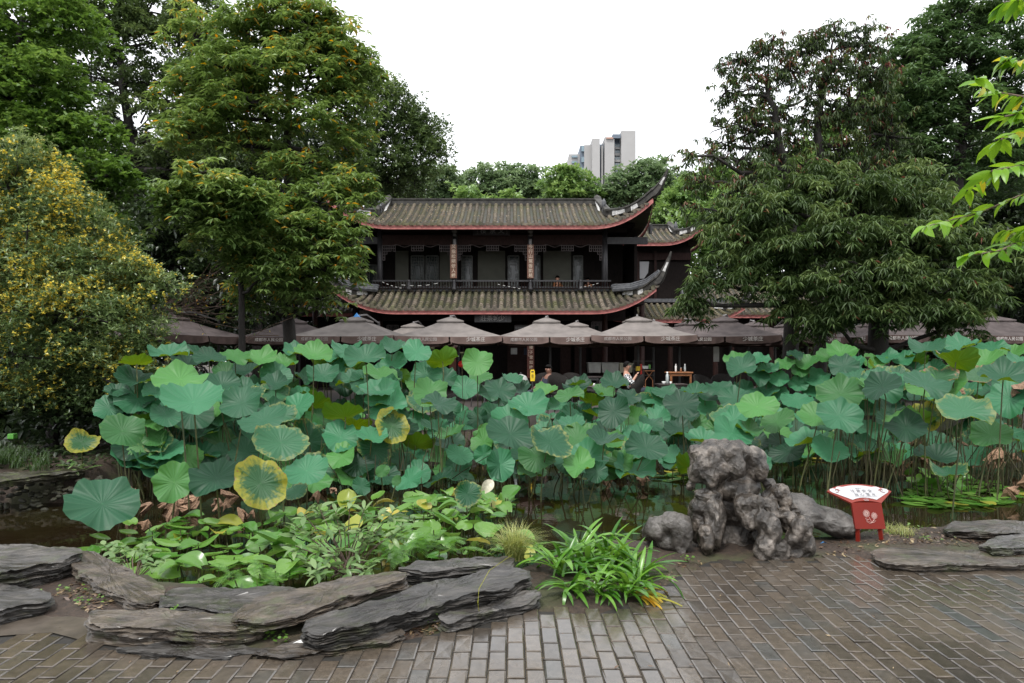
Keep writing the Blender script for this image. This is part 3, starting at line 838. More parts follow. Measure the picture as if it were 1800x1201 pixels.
            mb.tube([(p1[0] + s * 0.12, p1[1] - 0.32, p1[2] + 0.3), (p1[0] + s * 0.05, p1[1] - 0.42, p1[2] + 0.2), (p1[0] + s * 0.1, p1[1] - 0.36, p1[2] - 0.02)], [0.06, 0.05, 0.03], 5)
            mb.ob('roof_ornament', M['ridge'], parent)
            mk('white_gable_patch', [(p0[0] - s * 0.10, p0[1] - 0.2, p0[2] + 0.12), (p0[0] + s * 0.03, p0[1] - 0.24, p0[2] + 0.16), (p1[0] - s * 0.02, p1[1] - 0.1, p1[2] + 0.06), (p1[0] - s * 0.1, p1[1] - 0.02, p1[2] + 0.12)], [(0, 1, 2, 3)], M['whitewash'], parent)
    # corner ridges sweeping up to horns
    for s in (-1, 1):
        if s < 0 and not left_horn: continue
        hx, hy, hz = horn
        A = S(s * (Wr + 0.0), th0); B_ = S(s * W, 0.0)
        tip = np.array((cx + s * (W + hx), B_[1] - hy, B_[2] + hz))
        pts = []
        for k in range(9):
            u = k / 8
            x = Wr + (W - Wr) * u
            p = S(s * x, tmax(s * x)); pts.append(p + np.array((0, 0, 0.10)))
        end = pts[-1]
        for k in range(1, 9):
            u = k / 8
            q = end + (tip - end) * np.array((u ** 0.8, u ** 0.8, u ** 1.45)); pts.append(q)
        pts = np.array(pts)
        n = len(pts)
        V = []; Fc = []
        hgt = np.concatenate([np.full(9, 0.20), np.linspace(0.24, 0.03, 8)]); thk = np.concatenate([np.full(9, 0.11), np.linspace(0.11, 0.03, 8)])
        for i, p in enumerate(pts):
            d = pts[min(i + 1, n - 1)] - pts[max(0, i - 1)]; d = d / np.linalg.norm(d)
            side = np.cross(d, (0, 0, 1)); side = side / np.linalg.norm(side); up = np.cross(side, d)
            for (a_, b_) in ((-1, -0.4), (1, -0.4), (1, 0.6), (1.35, 0.62), (1.3, 0.95), (0, 1.15), (-1.3, 0.95), (-1.35, 0.62), (-1, 0.6)):
                V.append(p + side * thk[i] * a_ + up * hgt[i] * b_)
        for i in range(n - 1):
            for k in range(9):
                q = (k + 1) % 9; Fc.append((i * 9 + k, i * 9 + q, (i + 1) * 9 + q, (i + 1) * 9 + k))
        Fc.append(tuple(range(8, -1, -1)))
        Fc.append(tuple(range((n - 1) * 9, n * 9)))
        mk('corner_ridge', V, Fc, M[ridge_mat], parent)
        # flaking white plaster patches on its face
        for (i0, i1) in ((2, 4), (5, 6), (12, 14)):
            V = []; Fc = []
            for i in range(i0, i1 + 1):
                p = pts[i]; d = pts[min(i + 1, n - 1)] - pts[max(0, i - 1)]; d = d / np.linalg.norm(d)
                side = np.cross(d, (0, 0, 1)); side /= np.linalg.norm(side); up = np.cross(side, d)
                if side[1] > 0: side = -side
                wv = 0.15 * math.sin(i * 2.1)
                V += [p + side * (thk[i] * 1.03 + 0.004) + up * hgt[i] * (-0.3 + wv), p + side * (thk[i] * 1.03 + 0.004) + up * hgt[i] * 0.5]
            for i in range(i1 - i0): Fc.append((2 * i, 2 * i + 2, 2 * i + 3, 2 * i + 1))
            mk('plaster_patch', V, Fc, M['whitewash'], parent)
    return rf, S

# ------------------------------------------------------------------ the tea house
Yf = 28.0
house = thing('tea_house', 'dark two storey timber tea house with curved tiled roofs behind the umbrellas', 'tea house', (-0.8, Yf, TZ))
SC = F / Yf
colx = [(-230 + 0) / SC - 0.0, (800 - 900) / SC, (932 - 900) / SC, (1063 - 900) / SC]
colx[0] = (668 - 900) / SC
zfl = 4.0          # upper floor
# upper roof and skirt roof
rfU, SU = roof(house, -0.83, 6.25, 26.55, 3.1, 6.83, 1.45, 4.5, 0.45, 0.95, 0.35, 3.9, 0.272, M['tile'], (0.5, 0.35, 1.0))
rfL, SL = roof(house, -0.68, 6.15, 26.2, 1.75, 3.50, 0.86, 4.9, 0.95, 0.85, 0.35, 3.7, 0.262, M['tile_low'], (0.5, 0.3, 1.25), full_ridge=False, sides=False, rowr=0.085)
mb = MB()
for k in range(22):
    x0 = -5.75 + k * 10.0 / 22
    mb.box((x0 + 0.22, 27.93, 4.40), (0.445, 0.2, 0.13)); mb.box((x0 + 0.22, 27.9, 4.49), (0.452, 0.3, 0.05))
mb.ob('skirt_roof_ridge', M['ridge'], house)
# sloping grey ridges of the skirt roof ends
for s in (-1, 1):
    mb = MB()
    for j in range(3):
        mb.tube([(-0.68 + s * 4.75, 27.7 - j * 0.14, 4.52 - j * 0.09), (-0.68 + s * 5.4, 27.1 - j * 0.14, 4.50 - j * 0.08), (-0.68 + s * 5.9, 26.5 - j * 0.1, 4.62 - j * 0.08), (-0.68 + s * 6.3, 26.1 - j * .06, 4.95 - j * 0.07)], [0.09, 0.085, 0.08, 0.05], 6)
    mb.ob('corner_roll_tile', M['ridge'], house)
# columns
allx = [colx[0] - 3.0] + colx + [colx[3] + 1.75]
for i, x in enumerate(allx):
    yy = Yf if 0 < i < 5 else Yf + 1.2
    MB().lathe([(0.15, TZ), (0.15, 0.4), (0.12, 0.45), (0.115, 3.95)], (x, yy, 0), 12).ob('lower_column', M['wood2'], house, True)
    if 0 < i < 5:
        MB().lathe([(0.13, zfl - 0.3), (0.12, 5.5), (0.115, 6.9)], (x, yy, 0), 12).ob('upper_column', M['col'], house, True)
# floor slab between storeys, balcony
MB().box((-0.8, 30.0, zfl - 0.1), (12.4, 4.2, 0.2)).ob('upper_floor', M['wood'], house)
# walls
MB().box((-0.8, 30.3, 7.02), (11.6, 5.0, 0.1)).ob('ceiling', M['wood'], house)
MB().box((-0.8, 30.2, 5.4), (11.4, 0.12, 3.0)).ob('upper_back_wall', M['wood'], house)
MB().box((-0.8, 31.2, 2.0), (11.6, 0.12, 3.9)).ob('lower_back_wall', M['wood'], house)
MB().box((-6.5, 30.6, 3.4), (0.12, 5.0, 6.8)).ob('left_wall', M['wood'], house)
MB().box((5.2, 30.9, 3.4), (0.12, 4.4, 6.8)).ob('right_wall', M['wood'], house)
MB().box((-0.8, 33.0, 3.4), (11.6, 0.12, 6.8)).ob('rear_wall', M['wood'], house)
MB().box((-0.8, 28.02, 6.45), (9.3, 0.14, 0.42)).ob('upper_beam', M['wood2'], house)
MB().box((-0.8, 28.02, 6.86), (11.0, 0.2, 0.2)).ob('eave_beam', M['wood'], house)
MB().box((-0.8, 28.02, 3.35), (10.9, 0.16, 0.42)).ob('lower_beam', M['wood'], house)
MB().box((-0.8, 28.04, 3.85), (10.9, 0.12, 0.3)).ob('floor_beam', M['wood'], house)
for s, x in ((-1, colx[0]), (1, colx[3])):
    MB().box((x + s * 0.9, 28.0, 6.42), (1.7, 0.14, 0.28)).ob('side_beam', M['col'], house)
    MB().tube([(x + s * 1.75, 27.4, 6.95), (x + s * 1.75, 27.4, 6.6)], [0.09, 0.07], 8).ob('hanging_post', M['col'], house)

def fret(mb, x0, z0, cells, w, y, t=0.022):
    """little fret of bars: cells is a list of (cx, cz) grid cells outlined"""
    seg = set()
    for (i, j) in cells:
        for a, b in (((i, j), (i + 1, j)), ((i, j + 1), (i + 1, j + 1)), ((i, j), (i, j + 1)), ((i + 1, j), (i + 1, j + 1))):
            seg.add((a, b))
    for (a, b) in seg:
        xa, za = x0 + a[0] * w[0], z0 + a[1] * w[1]; xb, zb = x0 + b[0] * w[0], z0 + b[1] * w[1]
        if a[1] == b[1]: mb.box(((xa + xb) / 2, y, za), (abs(xb - xa) + t, t, t))
        else: mb.box((xa, y + 0.003, (za + zb) / 2), (t, t, abs(zb - za)))

for b in range(3):
    xa, xb = colx[b] + 0.12, colx[b + 1] - 0.12
    for s, x in ((1, xa), (-1, xb)):
        mb = MB()
        cells = [(i, -1) for i in range(6)] + [(i, -2) for i in range(4)] + [(i, -3) for i in range(2)] + [(0, -4), (0, -5)] + [(5, -2)]
        fret(mb, x, 6.22, [(i if s > 0 else -i - 1, j) for i, j in cells], (0.085, 0.12), 27.96)
        mb.ob('corner_fret', M['lattice'], house)
    mb = MB(); xm = (xa + xb) / 2
    fret(mb, xm - 0.24, 6.22, [(i, j) for i in range(5) for j in (-1, -2)], (0.096, 0.11), 27.96)
    mb.ob('hanging_fret', M['lattice'], house)
    mb = MB()
    for s in (-1, 1):
        mb.tube([(xm + s * u, 27.95, 6.2 + 0.05 * math.sin(u * 9)) for u in np.linspace(0.25, 0.98, 9)], 0.014, 4)
    mb.ob('scalloped_edge', M['lattice'], house)
# blinds and lattice windows on the upper back wall (pixels measured at its own distance)
def onwall(x, y, Y): p = at(x, y, Y); return p[0], p[2]
def panel(nm, x0, x1, y0, y1, Y, mat, parent=house, th=0.03):
    a, zt = onwall(x0, y0, Y); b, zb = onwall(x1, y1, Y)
    return MB().box(((a + b) / 2, Y, (zt + zb) / 2), (b - a, th, zt - zb)).ob(nm, mat, parent)
for x0, x1 in ((695, 718), (773, 797), (840, 888), (955, 1004)):
    panel('blind', x0, x1, 441, 508, 30.05, M['blind'])
def lattice_window(x0, x1, y0, y1, Y, parent=house, mt='lattice_in'):
    a, zt = onwall(x0, y0, Y); b, zb = onwall(x1, y1, Y)
    w, h = b - a, zt - zb
    pane = MB().box(((a + b) / 2, Y + 0.03, (zt + zb) / 2), (w, 0.02, h)).ob('window', M['glass'], parent)
    mb = MB()
    t = 0.025
    nx_, nz_ = 7, 11
    for i in range(nx_ + 1):
        for j in range(nz_):
            inner = 2 <= i <= 5 and 3 <= j <= 7
            if inner and i not in (2, 5): continue
            if rnd.random() < 0.12 and 0 < i < nx_: continue
            mb.box((a + w * i / nx_, Y, zb + h * (j + 0.5) / nz_), (t if 0 < i < nx_ else t * 2, t, h / nz_))
    for j in range(nz_ + 1):
        for i in range(nx_):
            if 2 <= i < 5 and 3 < j < 8: continue
            if rnd.random() < 0.12 and 0 < j < nz_: continue
            mb.box((a + w * (i + 0.5) / nx_, Y - 0.002, zb + h * j / nz_), (w / nx_, t, t if 0 < j < nz_ else t * 2))
    mb.ob('window_lattice', M[mt], pane)
for x0, x1 in ((723, 745), (749, 770), (812, 830), (893, 912), (936, 949), (1008, 1024)):
    lattice_window(x0, x1, 450, 508, 30.08)
for x0, x1 in ((616, 640), (644, 662)):
    lattice_window(x0, x1, 466, 505, 30.08)
# lower storey fittings
for x0, x1, y0, y1 in ((610, 640, 570, 600), (680, 700, 572, 600), (905, 930, 572, 598), (1040, 1058, 566, 590)):
    lattice_window(x0, x1, y0, y1, 29.6, mt='lattice')
panel('paper_notice', 898, 909, 612, 623, 29.3, M['crate'])
panel('blue_notice', 921, 927, 612, 624, 29.3, M['navy'])
for x0, x1 in ((892, 925), (1010, 1030), (1080, 1100), (985, 1003)):
    panel('door_panel', x0, x1, 605, 676, 30.6, M['wood2'])
panel('window_light', 1040, 1110, 606, 640, 30.9, M['wood2'])
# balustrade with many thin slats
ybal = 27.62
xl, xr = (655 - 900) * ybal / F, (1074 - 900) * ybal / F
MB().box(((xl + xr) / 2, ybal, 4.73), (xr - xl, 0.09, 0.06)).ob('handrail', M['col'], house)
MB().box(((xl + xr) / 2, ybal, 4.42), (xr - xl, 0.06, 0.05)).ob('bottom_rail', M['wood'], house)
mb = MB(); x = xl + 0.05
while x < xr:
    mb.tube([(x, ybal + 0.02, 4.42), (x, ybal + 0.10, 4.56), (x, ybal, 4.72)], 0.022, 4); x += 0.115
tag(mb.ob('baluster_row', M['wood2'], house), kind='stuff')
for x in colx[1:3] + [(720 - 900) / SC * 0.99, (1020 - 900) / SC * 0.99]:
    MB().lathe([(0.10, 4.35), (0.10, 4.42), (0.07, 4.5), (0.09, 4.6), (0.06, 4.7), (0.08, 4.76)], (x, ybal - 0.05, 0), 8).ob('baluster_post', M['col'], house, True)
# lantern bosses and couplet boards on the two middle columns
for x, yb in ((colx[1], 0), (colx[2], 0)):
    MB().lathe([(0.03, 6.88), (0.10, 6.84), (0.12, 6.77), (0.10, 6.70), (0.05, 6.66), (0.09, 6.62), (0.09, 6.56)], (x, 27.72, 0), 12).ob('lantern_boss', M['bronze'], house, True)
    MB().box((x, 27.78, 6.32), (0.11, 0.05, 0.25)).ob('pale_bracket', M['arm'], house)
    MB().lathe([(0.03, 3.66), (0.10, 3.62), (0.11, 3.55), (0.07, 3.46), (0.04, 3.4)], (x, 27.0, 0), 12).ob('lower_lantern_boss', M['bronze'], house, True)
coup = (('风指松朔依人楊', -0.01), ('今行山蕉香飘苑', 0.01))
for (s, tilt), x in zip(coup, (colx[1] - 0.02, colx[2] + 0.0)):
    bd = MB().box((x, 27.50, 5.50), (0.27, 0.05, 1.36), bev=0.01)
    bd = bd.ob('couplet_board', M['board'], house)
    for k, ch in enumerate(s):
        text(ch, 0.175, M['gilt'], bd, (x, 27.468, 6.08 - k * 0.193), bold=0.012)
for x, s in ((colx[1] - 0.05, '楼橘'), (colx[2], '楼子雪如梅')):
    bd = MB().box((x, 27.40, 1.75), (0.28, 0.05, 1.9), bev=0.01).ob('lower_couplet_board', M['board2'], house)
    for k, ch in enumerate(s):
        text(ch, 0.15, M['gilt'], bd, (x + 0.02, 27.37, 2.03 - k * 0.2 + (0.0 if len(s) > 2 else 0.05)), bold=0.01)
    for k in range(4):
        text('竹', 0.06, M['gilt'], bd, (x - 0.08, 27.37, 1.9 - k * 0.07))
# name plaques (read right to left)
pl = MB().box(((864 - 900) / SC * 0.99, 27.72, 6.80), (1.5, 0.06, 0.40), rx=0.0).ob('upper_plaque', M['plaque'], house)
for ch, x in (('楼', 849.5), ('泉', 866), ('又', 881)):
    text(ch, 0.26, M['letter_dim'], pl, ((x - 900) / F * 27.69, 27.685, 6.765), bold=0.012)
for x in (839.5, 891):
    for k in range(4): text('文', 0.06, M['letter_dim'], pl, ((x - 900) / F * 27.69, 27.685, 6.86 - k * 0.07))
pl = MB().box(((866.5 - 900) / F * 27.0, 27.0, 3.235), (1.45, 0.06, 0.42)).ob('lower_plaque', M['plaque'], house)
for ch, x in (('莊', 850), ('茶', 861), ('城', 872), ('少', 882)):
    text(ch, 0.25, M['letter_grey'], pl, ((x - 900) / F * 26.96, 26.965, 3.17), bold=0.012)
for x in (843.5, 889):
    for k in range(3): text('文', 0.07, M['letter_dim'], pl, ((x - 900) / F * 26.96, 26.965, 3.25 - k * 0.08))
# string of white pennant cords along the balcony
for x0, x1, y0, y1, sag in ((672, 706, 496, 507, 1), (706, 770, 501, 498, 3), (1020, 1052, 505, 498, 1), (875, 915, 500, 508, 0)):
    mb = MB(); n = 9
    for k in range(n):
        if k % 2: continue
        pts = []
        for u in (k / n, (k + 0.9) / n):
            p = at(x0 + (x1 - x0) * u, y0 + (y1 - y0) * u + sag * math.sin(PI * u), 27.4); pts.append(tuple(p))
        mb.tube(pts, 0.012, 4)
    o = mb.ob('white_cord', M['white'], house)

# side wings
wing = thing('side_wing', 'smaller two storey wing with curved tiled roof right of the main tea house', 'building', (7.2, 33, TZ))
roof(wing, 5.9, 3.15, 32.4, 2.0, 7.15, 0.95, 2.0, 0.5, 0.75, 0.3, 1.2, 0.27, M['tile'], (0.35, 0.3, 0.85), left_horn=False, rowr=0.07)
MB().box((6.6, 33.4, 5.3), (4.0, 0.15, 4.0)).ob('upper_wall', M['wood'], wing)
MB().box((6.6, 34.9, 3.6), (4.2, 3.2, 7.0)).ob('body', M['wood'], wing)
MB().box((6.6, 33.2, 6.55), (4.2, 0.12, 0.35)).ob('beam', M['wood2'], wing)
for px in (1078, 1098, 1122, 1152):
    p = at(px, 450, 33.1); MB().box((p[0], 33.1, 5.6), (0.12, 0.12, 2.4)).ob('post', M['col'] if px == 1098 else M['wood2'], wing)
a = at(1123, 460, 33.25); b = at(1141, 490, 33.25)
mk('pale_blind', [(a[0], 33.25, a[2]), (b[0], 33.25, a[2]), (b[0] - 0.05, 33.25, b[2] + 0.3), (b[0] - 0.25, 33.25, b[2]), (a[0], 33.25, b[2])], [(0, 4, 3, 2, 1)], M['signwhite'], wing)
a = at(1083, 476, 33.0); b = at(1090, 500, 33.0)
MB().box(((a[0] + b[0]) / 2, 33.0, (a[2] + b[2]) / 2), (b[0] - a[0], 0.04, a[2] - b[2])).ob('orange_panel', M['orange_wood'], wing)
for x0 in (1099, 1108, 1116):
    a = at(x0, 460, 33.1); b = at(x0 + 6, 496, 33.1)
    mb = MB(); fret(mb, a[0], b[2], [(i, j) for i in range(2) for j in range(8)], ((b[0] - a[0]) / 2, (a[2] - b[2]) / 8), 33.3, 0.02); mb.ob('lattice_screen', M['lattice'], wing)

wing2 = thing('low_wing', 'single storey tiled skirt roof joining the tea house on its right', 'building', (7.0, 31, TZ))
roof(wing2, 6.7, 3.3, 29.6, 1.7, 3.35, 0.72, 2.2, 0.9, 0.55, 0.3, 1.6, 0.26, M['tile'], (0.4, 0.3, 0.9), full_ridge=False, sides=False, left_horn=False, rowr=0.075)
MB().box((6.8, 31.35, 4.25), (6.0, 0.2, 0.16)).ob('wall_cap', M['ridge'], wing2)
MB().box((6.7, 31.5, 2.0), (6.0, 0.15, 4.3)).ob('back_wall', M['wood'], wing2)
for x in (5.0, 7.0, 9.0): MB().lathe([(0.12, TZ), (0.11, 3.3)], (x, 30.2, 0), 10).ob('column', M['wood2'], wing2)

hall = thing('long_hall', 'long low tiled hall partly hidden by trees at the right end of the terrace', 'building', (14, 33, TZ))
roof(hall, 13.4, 5.6, 32.0, 3.2, 3.7, 1.75, 5.0, 0.3, 0.25, 0.1, 4.6, 0.28, M['tile'], (0.15, 0.1, 0.2), rowr=0.075, left_horn=True)
MB().box((13.4, 33.2, 1.9), (10.4, 0.15, 3.8)).ob('front_wall', M['wood'], hall)
for k in range(6): MB().lathe([(0.12, TZ), (0.11, 3.7)], (8.6 + k * 1.9, 32.6, 0), 10).ob('column', M['wood2'], hall)
for x0, x1 in ((1379, 1396), (1416, 1428), (1452, 1460)):
    panel('pale_window', x0, x1, 606, 634, 32.9, M['blind'], hall)

hall2 = thing('left_pavilion', 'low tiled pavilion roof behind the big tree at the left end of the tea house', 'building', (-11, 31, TZ))
roof(hall2, -8.6, 2.6, 29.6, 1.9, 3.62, 0.9, 2.2, 0.5, 0.35, 0.2, 1.6, 0.28, M['tile'], (0.3, 0.2, 0.5), full_ridge=True, rowr=0.075)
MB().box((-8.6, 31.0, 1.9), (4.6, 0.15, 3.8)).ob('front_wall', M['wood'], hall2)

# ------------------------------------------------------------------ apartment tower far behind
TY = 260.0
tower = thing('apartment_tower', 'pale grey high rise apartment block rising far behind the tea house', 'tower block', tuple(at(1060, 629, TY)))
def tbox(nm, x0, x1, ytop, dy, dep, mat, ybot=640.0):
    a = at(x0, ytop, TY + dy); b = at(x1, ybot, TY + dy)
    return MB().box(((a[0] + b[0]) / 2, TY + dy + dep / 2, (a[2] + b[2]) / 2), (b[0] - a[0], dep, a[2] - b[2])).ob(nm, mat, tower)
tbox('end_wall', 1092, 1117.5, 230, 0, 16, M['concrete'])
tbox('recess', 1078.5, 1093.5, 236, 4, 12, M['concrete2'])
tbox('middle_wall', 1063, 1080, 241, 0, 14, M['concrete'])
tbox('dark_slot', 1053, 1064, 254, 3, 10, M['concrete2'])
tbox('narrow_pier', 1057, 1060, 256, 1.5, 10, M['concrete'])
tbox('left_wall', 1041, 1054.5, 243.5, 0, 14, M['concrete'])
tbox('stepped_wall', 1027, 1041, 255, 3, 12, M['concrete'])
tbox('window_bay', 1020, 1028, 256, 4, 12, M['concrete2'])
tbox('low_block', 1000, 1021, 271, 6, 12, M['concrete'])
tbox('lowest_block', 982, 1001, 291, 8, 12, M['concrete'])
tbox('roof_house', 1077, 1091, 236, -0.5, 4, M['concrete2'], 243)
tbox('red_coping', 1066, 1078, 241.5, -0.6, 3, M['redtile'], 244)
for k in range(8):
    y0 = 254 + k * 11.2
    a = at(1080.5, y0, TY + 3.4); b = at(1092, y0 + 7.5, TY + 3.4)
    w = MB().box(((a[0] + b[0]) / 2, TY + 3.4, (a[2] + b[2]) / 2), (b[0] - a[0], 1.0, a[2] - b[2])).ob('window', M['towerglass'], tower)
    mb = MB()
    for u in (0.0, 0.25, 0.5, 0.75, 1.0): mb.box((a[0] + (b[0] - a[0]) * u, TY + 2.8, (a[2] + b[2]) / 2), (0.18, 0.2, a[2] - b[2]))
    mb.box(((a[0] + b[0]) / 2, TY + 2.75, b[2]), (b[0] - a[0], 0.25, 0.9)); mb.ob('window_frame', M['concrete'], w)
for k in range(6):
    y0 = 258 + k * 19
    for (x0, x1, h_) in ((1022, 1027, 9),):
        a = at(x0, y0, TY + 3.8); b = at(x1, y0 + h_, TY + 3.8)
        MB().box(((a[0] + b[0]) / 2, TY + 3.6, (a[2] + b[2]) / 2), (b[0] - a[0], 0.8, a[2] - b[2])).ob('window', M['towerglass'], tower)
for k in range(4):
    a = at(1005, 274 + k * 10, TY + 5.7); b = at(1015, 277.5 + k * 10, TY + 5.7)
    MB().box(((a[0] + b[0]) / 2, TY + 5.7, (a[2] + b[2]) / 2), (b[0] - a[0], 0.8, a[2] - b[2])).ob('window', M['towerglass'], tower)
# ------------------------------------------------------------------ umbrellas
def make_umbrella(name='patio_umbrella', dark=False, top='plain', writing=True, s=3.08):
    t = thing(name, 'x', 'umbrella', (0, 0, 0))
    cl = M['cloth_dark'] if dark else M['cloth']; va = M['cloth_val_dark'] if dark else M['cloth_val']
    h = s / 2; ze = 1.97; zt = 2.44; hi = 0.36
    N = 12; Mr = 7; V = []; Fc = []
    for side in range(4):
        a = side * PI / 2
        ca, sa = math.cos(a), math.sin(a)
        n0 = len(V)
        for i in range(N + 1):
            u = -1 + 2 * i / N
            for j in range(Mr + 1):
                v = j / Mr
                hw = h + (hi - h) * v
                sag = -0.035 * math.sin(PI * v) * abs(math.sin(PI * u)) - 0.02 * math.sin(PI * v)
                z = ze + (zt - ze) * (v * 0.92 + 0.08 * v * v) + sag + (0.03 * (1 - v) * (abs(u) ** 3 - 0.6))
                x, y = u * hw, -hw + 0.02 * (1 - v) * math.sin(PI * abs(u))
                V.append((x * ca - y * sa, x * sa + y * ca, z))
        for i in range(N):
            for j in range(Mr):
                q = n0 + i * (Mr + 1) + j
                Fc.append((q, q + Mr + 1, q + Mr + 2, q + 1))
    mk('canopy', V, Fc, cl, t, smooth=True)
    V = [(0, 0, zt + 0.20)]; Fc = []
    hc = 0.42
    ring = []
    for k in range(16):
        side = k // 4; u = -1 + 2 * (k % 4) / 4; a = side * PI / 2
        x, y = u * hc, -hc
        V.append((x * math.cos(a) - y * math.sin(a), x * math.sin(a) + y * math.cos(a), zt + 0.035 + 0.012 * abs(u) - (0.01 if k % 2 else 0)))
    for k in range(16): V.append((V[1 + k][0], V[1 + k][1], V[1 + k][2] - 0.04))
    for k in range(16):
        Fc.append((0, 1 + k, 1 + (k + 1) % 16)); Fc.append((1 + k, 17 + k, 17 + (k + 1) % 16, 1 + (k + 1) % 16))
    mk('vent_cap', V, Fc, cl, t)
    MB().lathe([(0.02, 0), (0.035, 0.02), (0.02, 0.06)], (0, 0, zt + 0.18), 8).ob('finial', M['arm'], t)
    if top == 'blue':
        MB().lathe([(0.15, zt + 0.13), (0.06, zt + 0.22), (0.01, zt + 0.29)], (0, 0, 0), 7).ob('blue_cap_cover', M['blue'], t)
    # valance: two hanging cloths on every side, slit in the middle
    for side in range(4):
        a = side * PI / 2; ca, sa = math.cos(a), math.sin(a)
        for hf in (0, 1):
            V = []; Fc = []; n = 16
            for i in range(n + 1):
                w = i / n
                u = (-1 + w * 0.985) if hf == 0 else (0.015 + w * 0.985)
                drop = 0.205 - 0.055 * (1 - min(1, min(w, 1 - w) * 5)) ** 2 - 0.03 * (0.5 - 0.5 * math.cos(2 * PI * w)) * -0.5
                for j in range(5):
                    v = j / 4
                    fold = 0.018 * math.sin(w * 19 + side * 2 + hf) * v + 0.03 * v * math.exp(-((min(w, 1 - w)) * 9) ** 2)
                    x, y = u * h, -h - 0.008 - fold
                    zz = ze - drop * v + 0.03 * (abs(u) ** 3 - 0.6)
                    V.append((x * ca - y * sa, x * sa + y * ca, zz))
            for i in range(n):
                for j in range(4):
                    q = i * 5 + j; Fc.append((q, q + 1, q + 6, q + 5))
            vo = mk('valance', V, Fc, va, t, smooth=True)
            if writing and side in (0, 3) :
                st = '成都市人民公园' if hf == 0 else '少城茶庄'
                xm = (-0.5 if hf == 0 else 0.5) * h
                sz = 0.115 if hf == 0 else 0.14
                def rw(P, xm=xm, ca=ca, sa=sa):
                    x = P[:, 0] + xm; y = np.full_like(x, -h - 0.030); z = P[:, 1] + ze - 0.10
                    return np.stack([x * ca - y * sa, x * sa + y * ca, z], 1)
                text(st, sz, M['print_white'] if (dark or hf == 1) else M['print_pale'], vo, None, raw=rw, name='printed_lettering')
    for k in range(8):
        a = k * PI / 4; r_ = h * (1.0 if k % 2 == 0 else math.sqrt(2)) - 0.05
        MB().tube([(0.06 * math.cos(a), 0.06 * math.sin(a), zt - 0.04), (r_ * math.cos(a), r_ * math.sin(a), ze - 0.02)], 0.014, 4).ob('rib', M['pole'], t)
    MB().tube([(0.25, h + 0.12, 0), (0.25, h + 0.12, 2.55)], 0.045, 6).ob('mast', M['pole'], t)
    MB().tube([(0.25, h + 0.12, 2.5), (0.1, h * 0.5, 2.72), (0, 0, zt + 0.2)], 0.028, 5).ob('arm', M['arm'], t)
    MB().box((0.25, h + 0.12, 0.06), (0.8, 0.8, 0.12), bev=0.02).ob('base_slab', M['terrace'], t)
    return t

U = {'plain': make_umbrella(), 'blue': make_umbrella(top='blue'), 'dark': make_umbrella(dark=True)}
used = set()
def place_umb(kind, px, Yc, rz, label, dz=0.0, sc_=None):
    X = (px - 900) / F * Yc
    if kind not in used:
        used.add(kind); o = U[kind]; o.location = (X, Yc, TZ + dz); o.rotation_euler = (0, 0, rz); o['label'] = label; o['group'] = 'umbrellas along the pond terrace'
        if sc_: o.scale = sc_
        return o
    return copy_thing(U[kind], (X, Yc, TZ + dz), rz, label, 'umbrellas along the pond terrace', sc_)
place_umb('blue', 627, 21.2, R(-4), 'taupe umbrella with a bright blue cover on its tip')
place_umb('plain', 792, 21.6, R(4), 'taupe umbrella in front of the lower name plaque and left couplet column')
place_umb('plain', 960, 21.9, R(1), 'taupe umbrella in front of the right couplet column above the yellow floor sign')
place_umb('plain', 1120, 21.6, R(-3), 'taupe umbrella above the seated man in the checked shirt', dz=0.02)
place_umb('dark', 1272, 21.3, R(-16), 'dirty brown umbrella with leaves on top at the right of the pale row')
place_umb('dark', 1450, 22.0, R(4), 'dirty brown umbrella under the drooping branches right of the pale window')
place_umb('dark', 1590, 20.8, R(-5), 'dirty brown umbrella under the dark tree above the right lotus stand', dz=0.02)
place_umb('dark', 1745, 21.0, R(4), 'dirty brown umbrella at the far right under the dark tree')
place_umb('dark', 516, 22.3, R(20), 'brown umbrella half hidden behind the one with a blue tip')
place_umb('dark', 296, 20.0, R(-22), 'brown umbrella behind the bare twigs beside the yellow flowering bush')
place_umb('plain', 727, 25.2, R(2), 'small pale umbrella top peeking between the blue tipped umbrella and the next')
place_umb('plain', 1013, 24.6, R(-2), 'umbrella in the back row whose tip shows right of the right couplet column')
place_umb('plain', 1150, 24.2, R(-2), 'umbrella in the back row just behind the one over the man in the checked shirt', dz=0.02)
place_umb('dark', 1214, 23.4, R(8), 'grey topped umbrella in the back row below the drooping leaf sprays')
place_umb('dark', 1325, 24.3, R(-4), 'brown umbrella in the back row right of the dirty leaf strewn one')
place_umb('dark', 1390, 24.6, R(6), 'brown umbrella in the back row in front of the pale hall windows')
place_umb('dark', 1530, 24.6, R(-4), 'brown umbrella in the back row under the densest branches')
place_umb('dark', 1668, 24.0, R(6), 'brown umbrella in the back row beyond the right lotus stand')

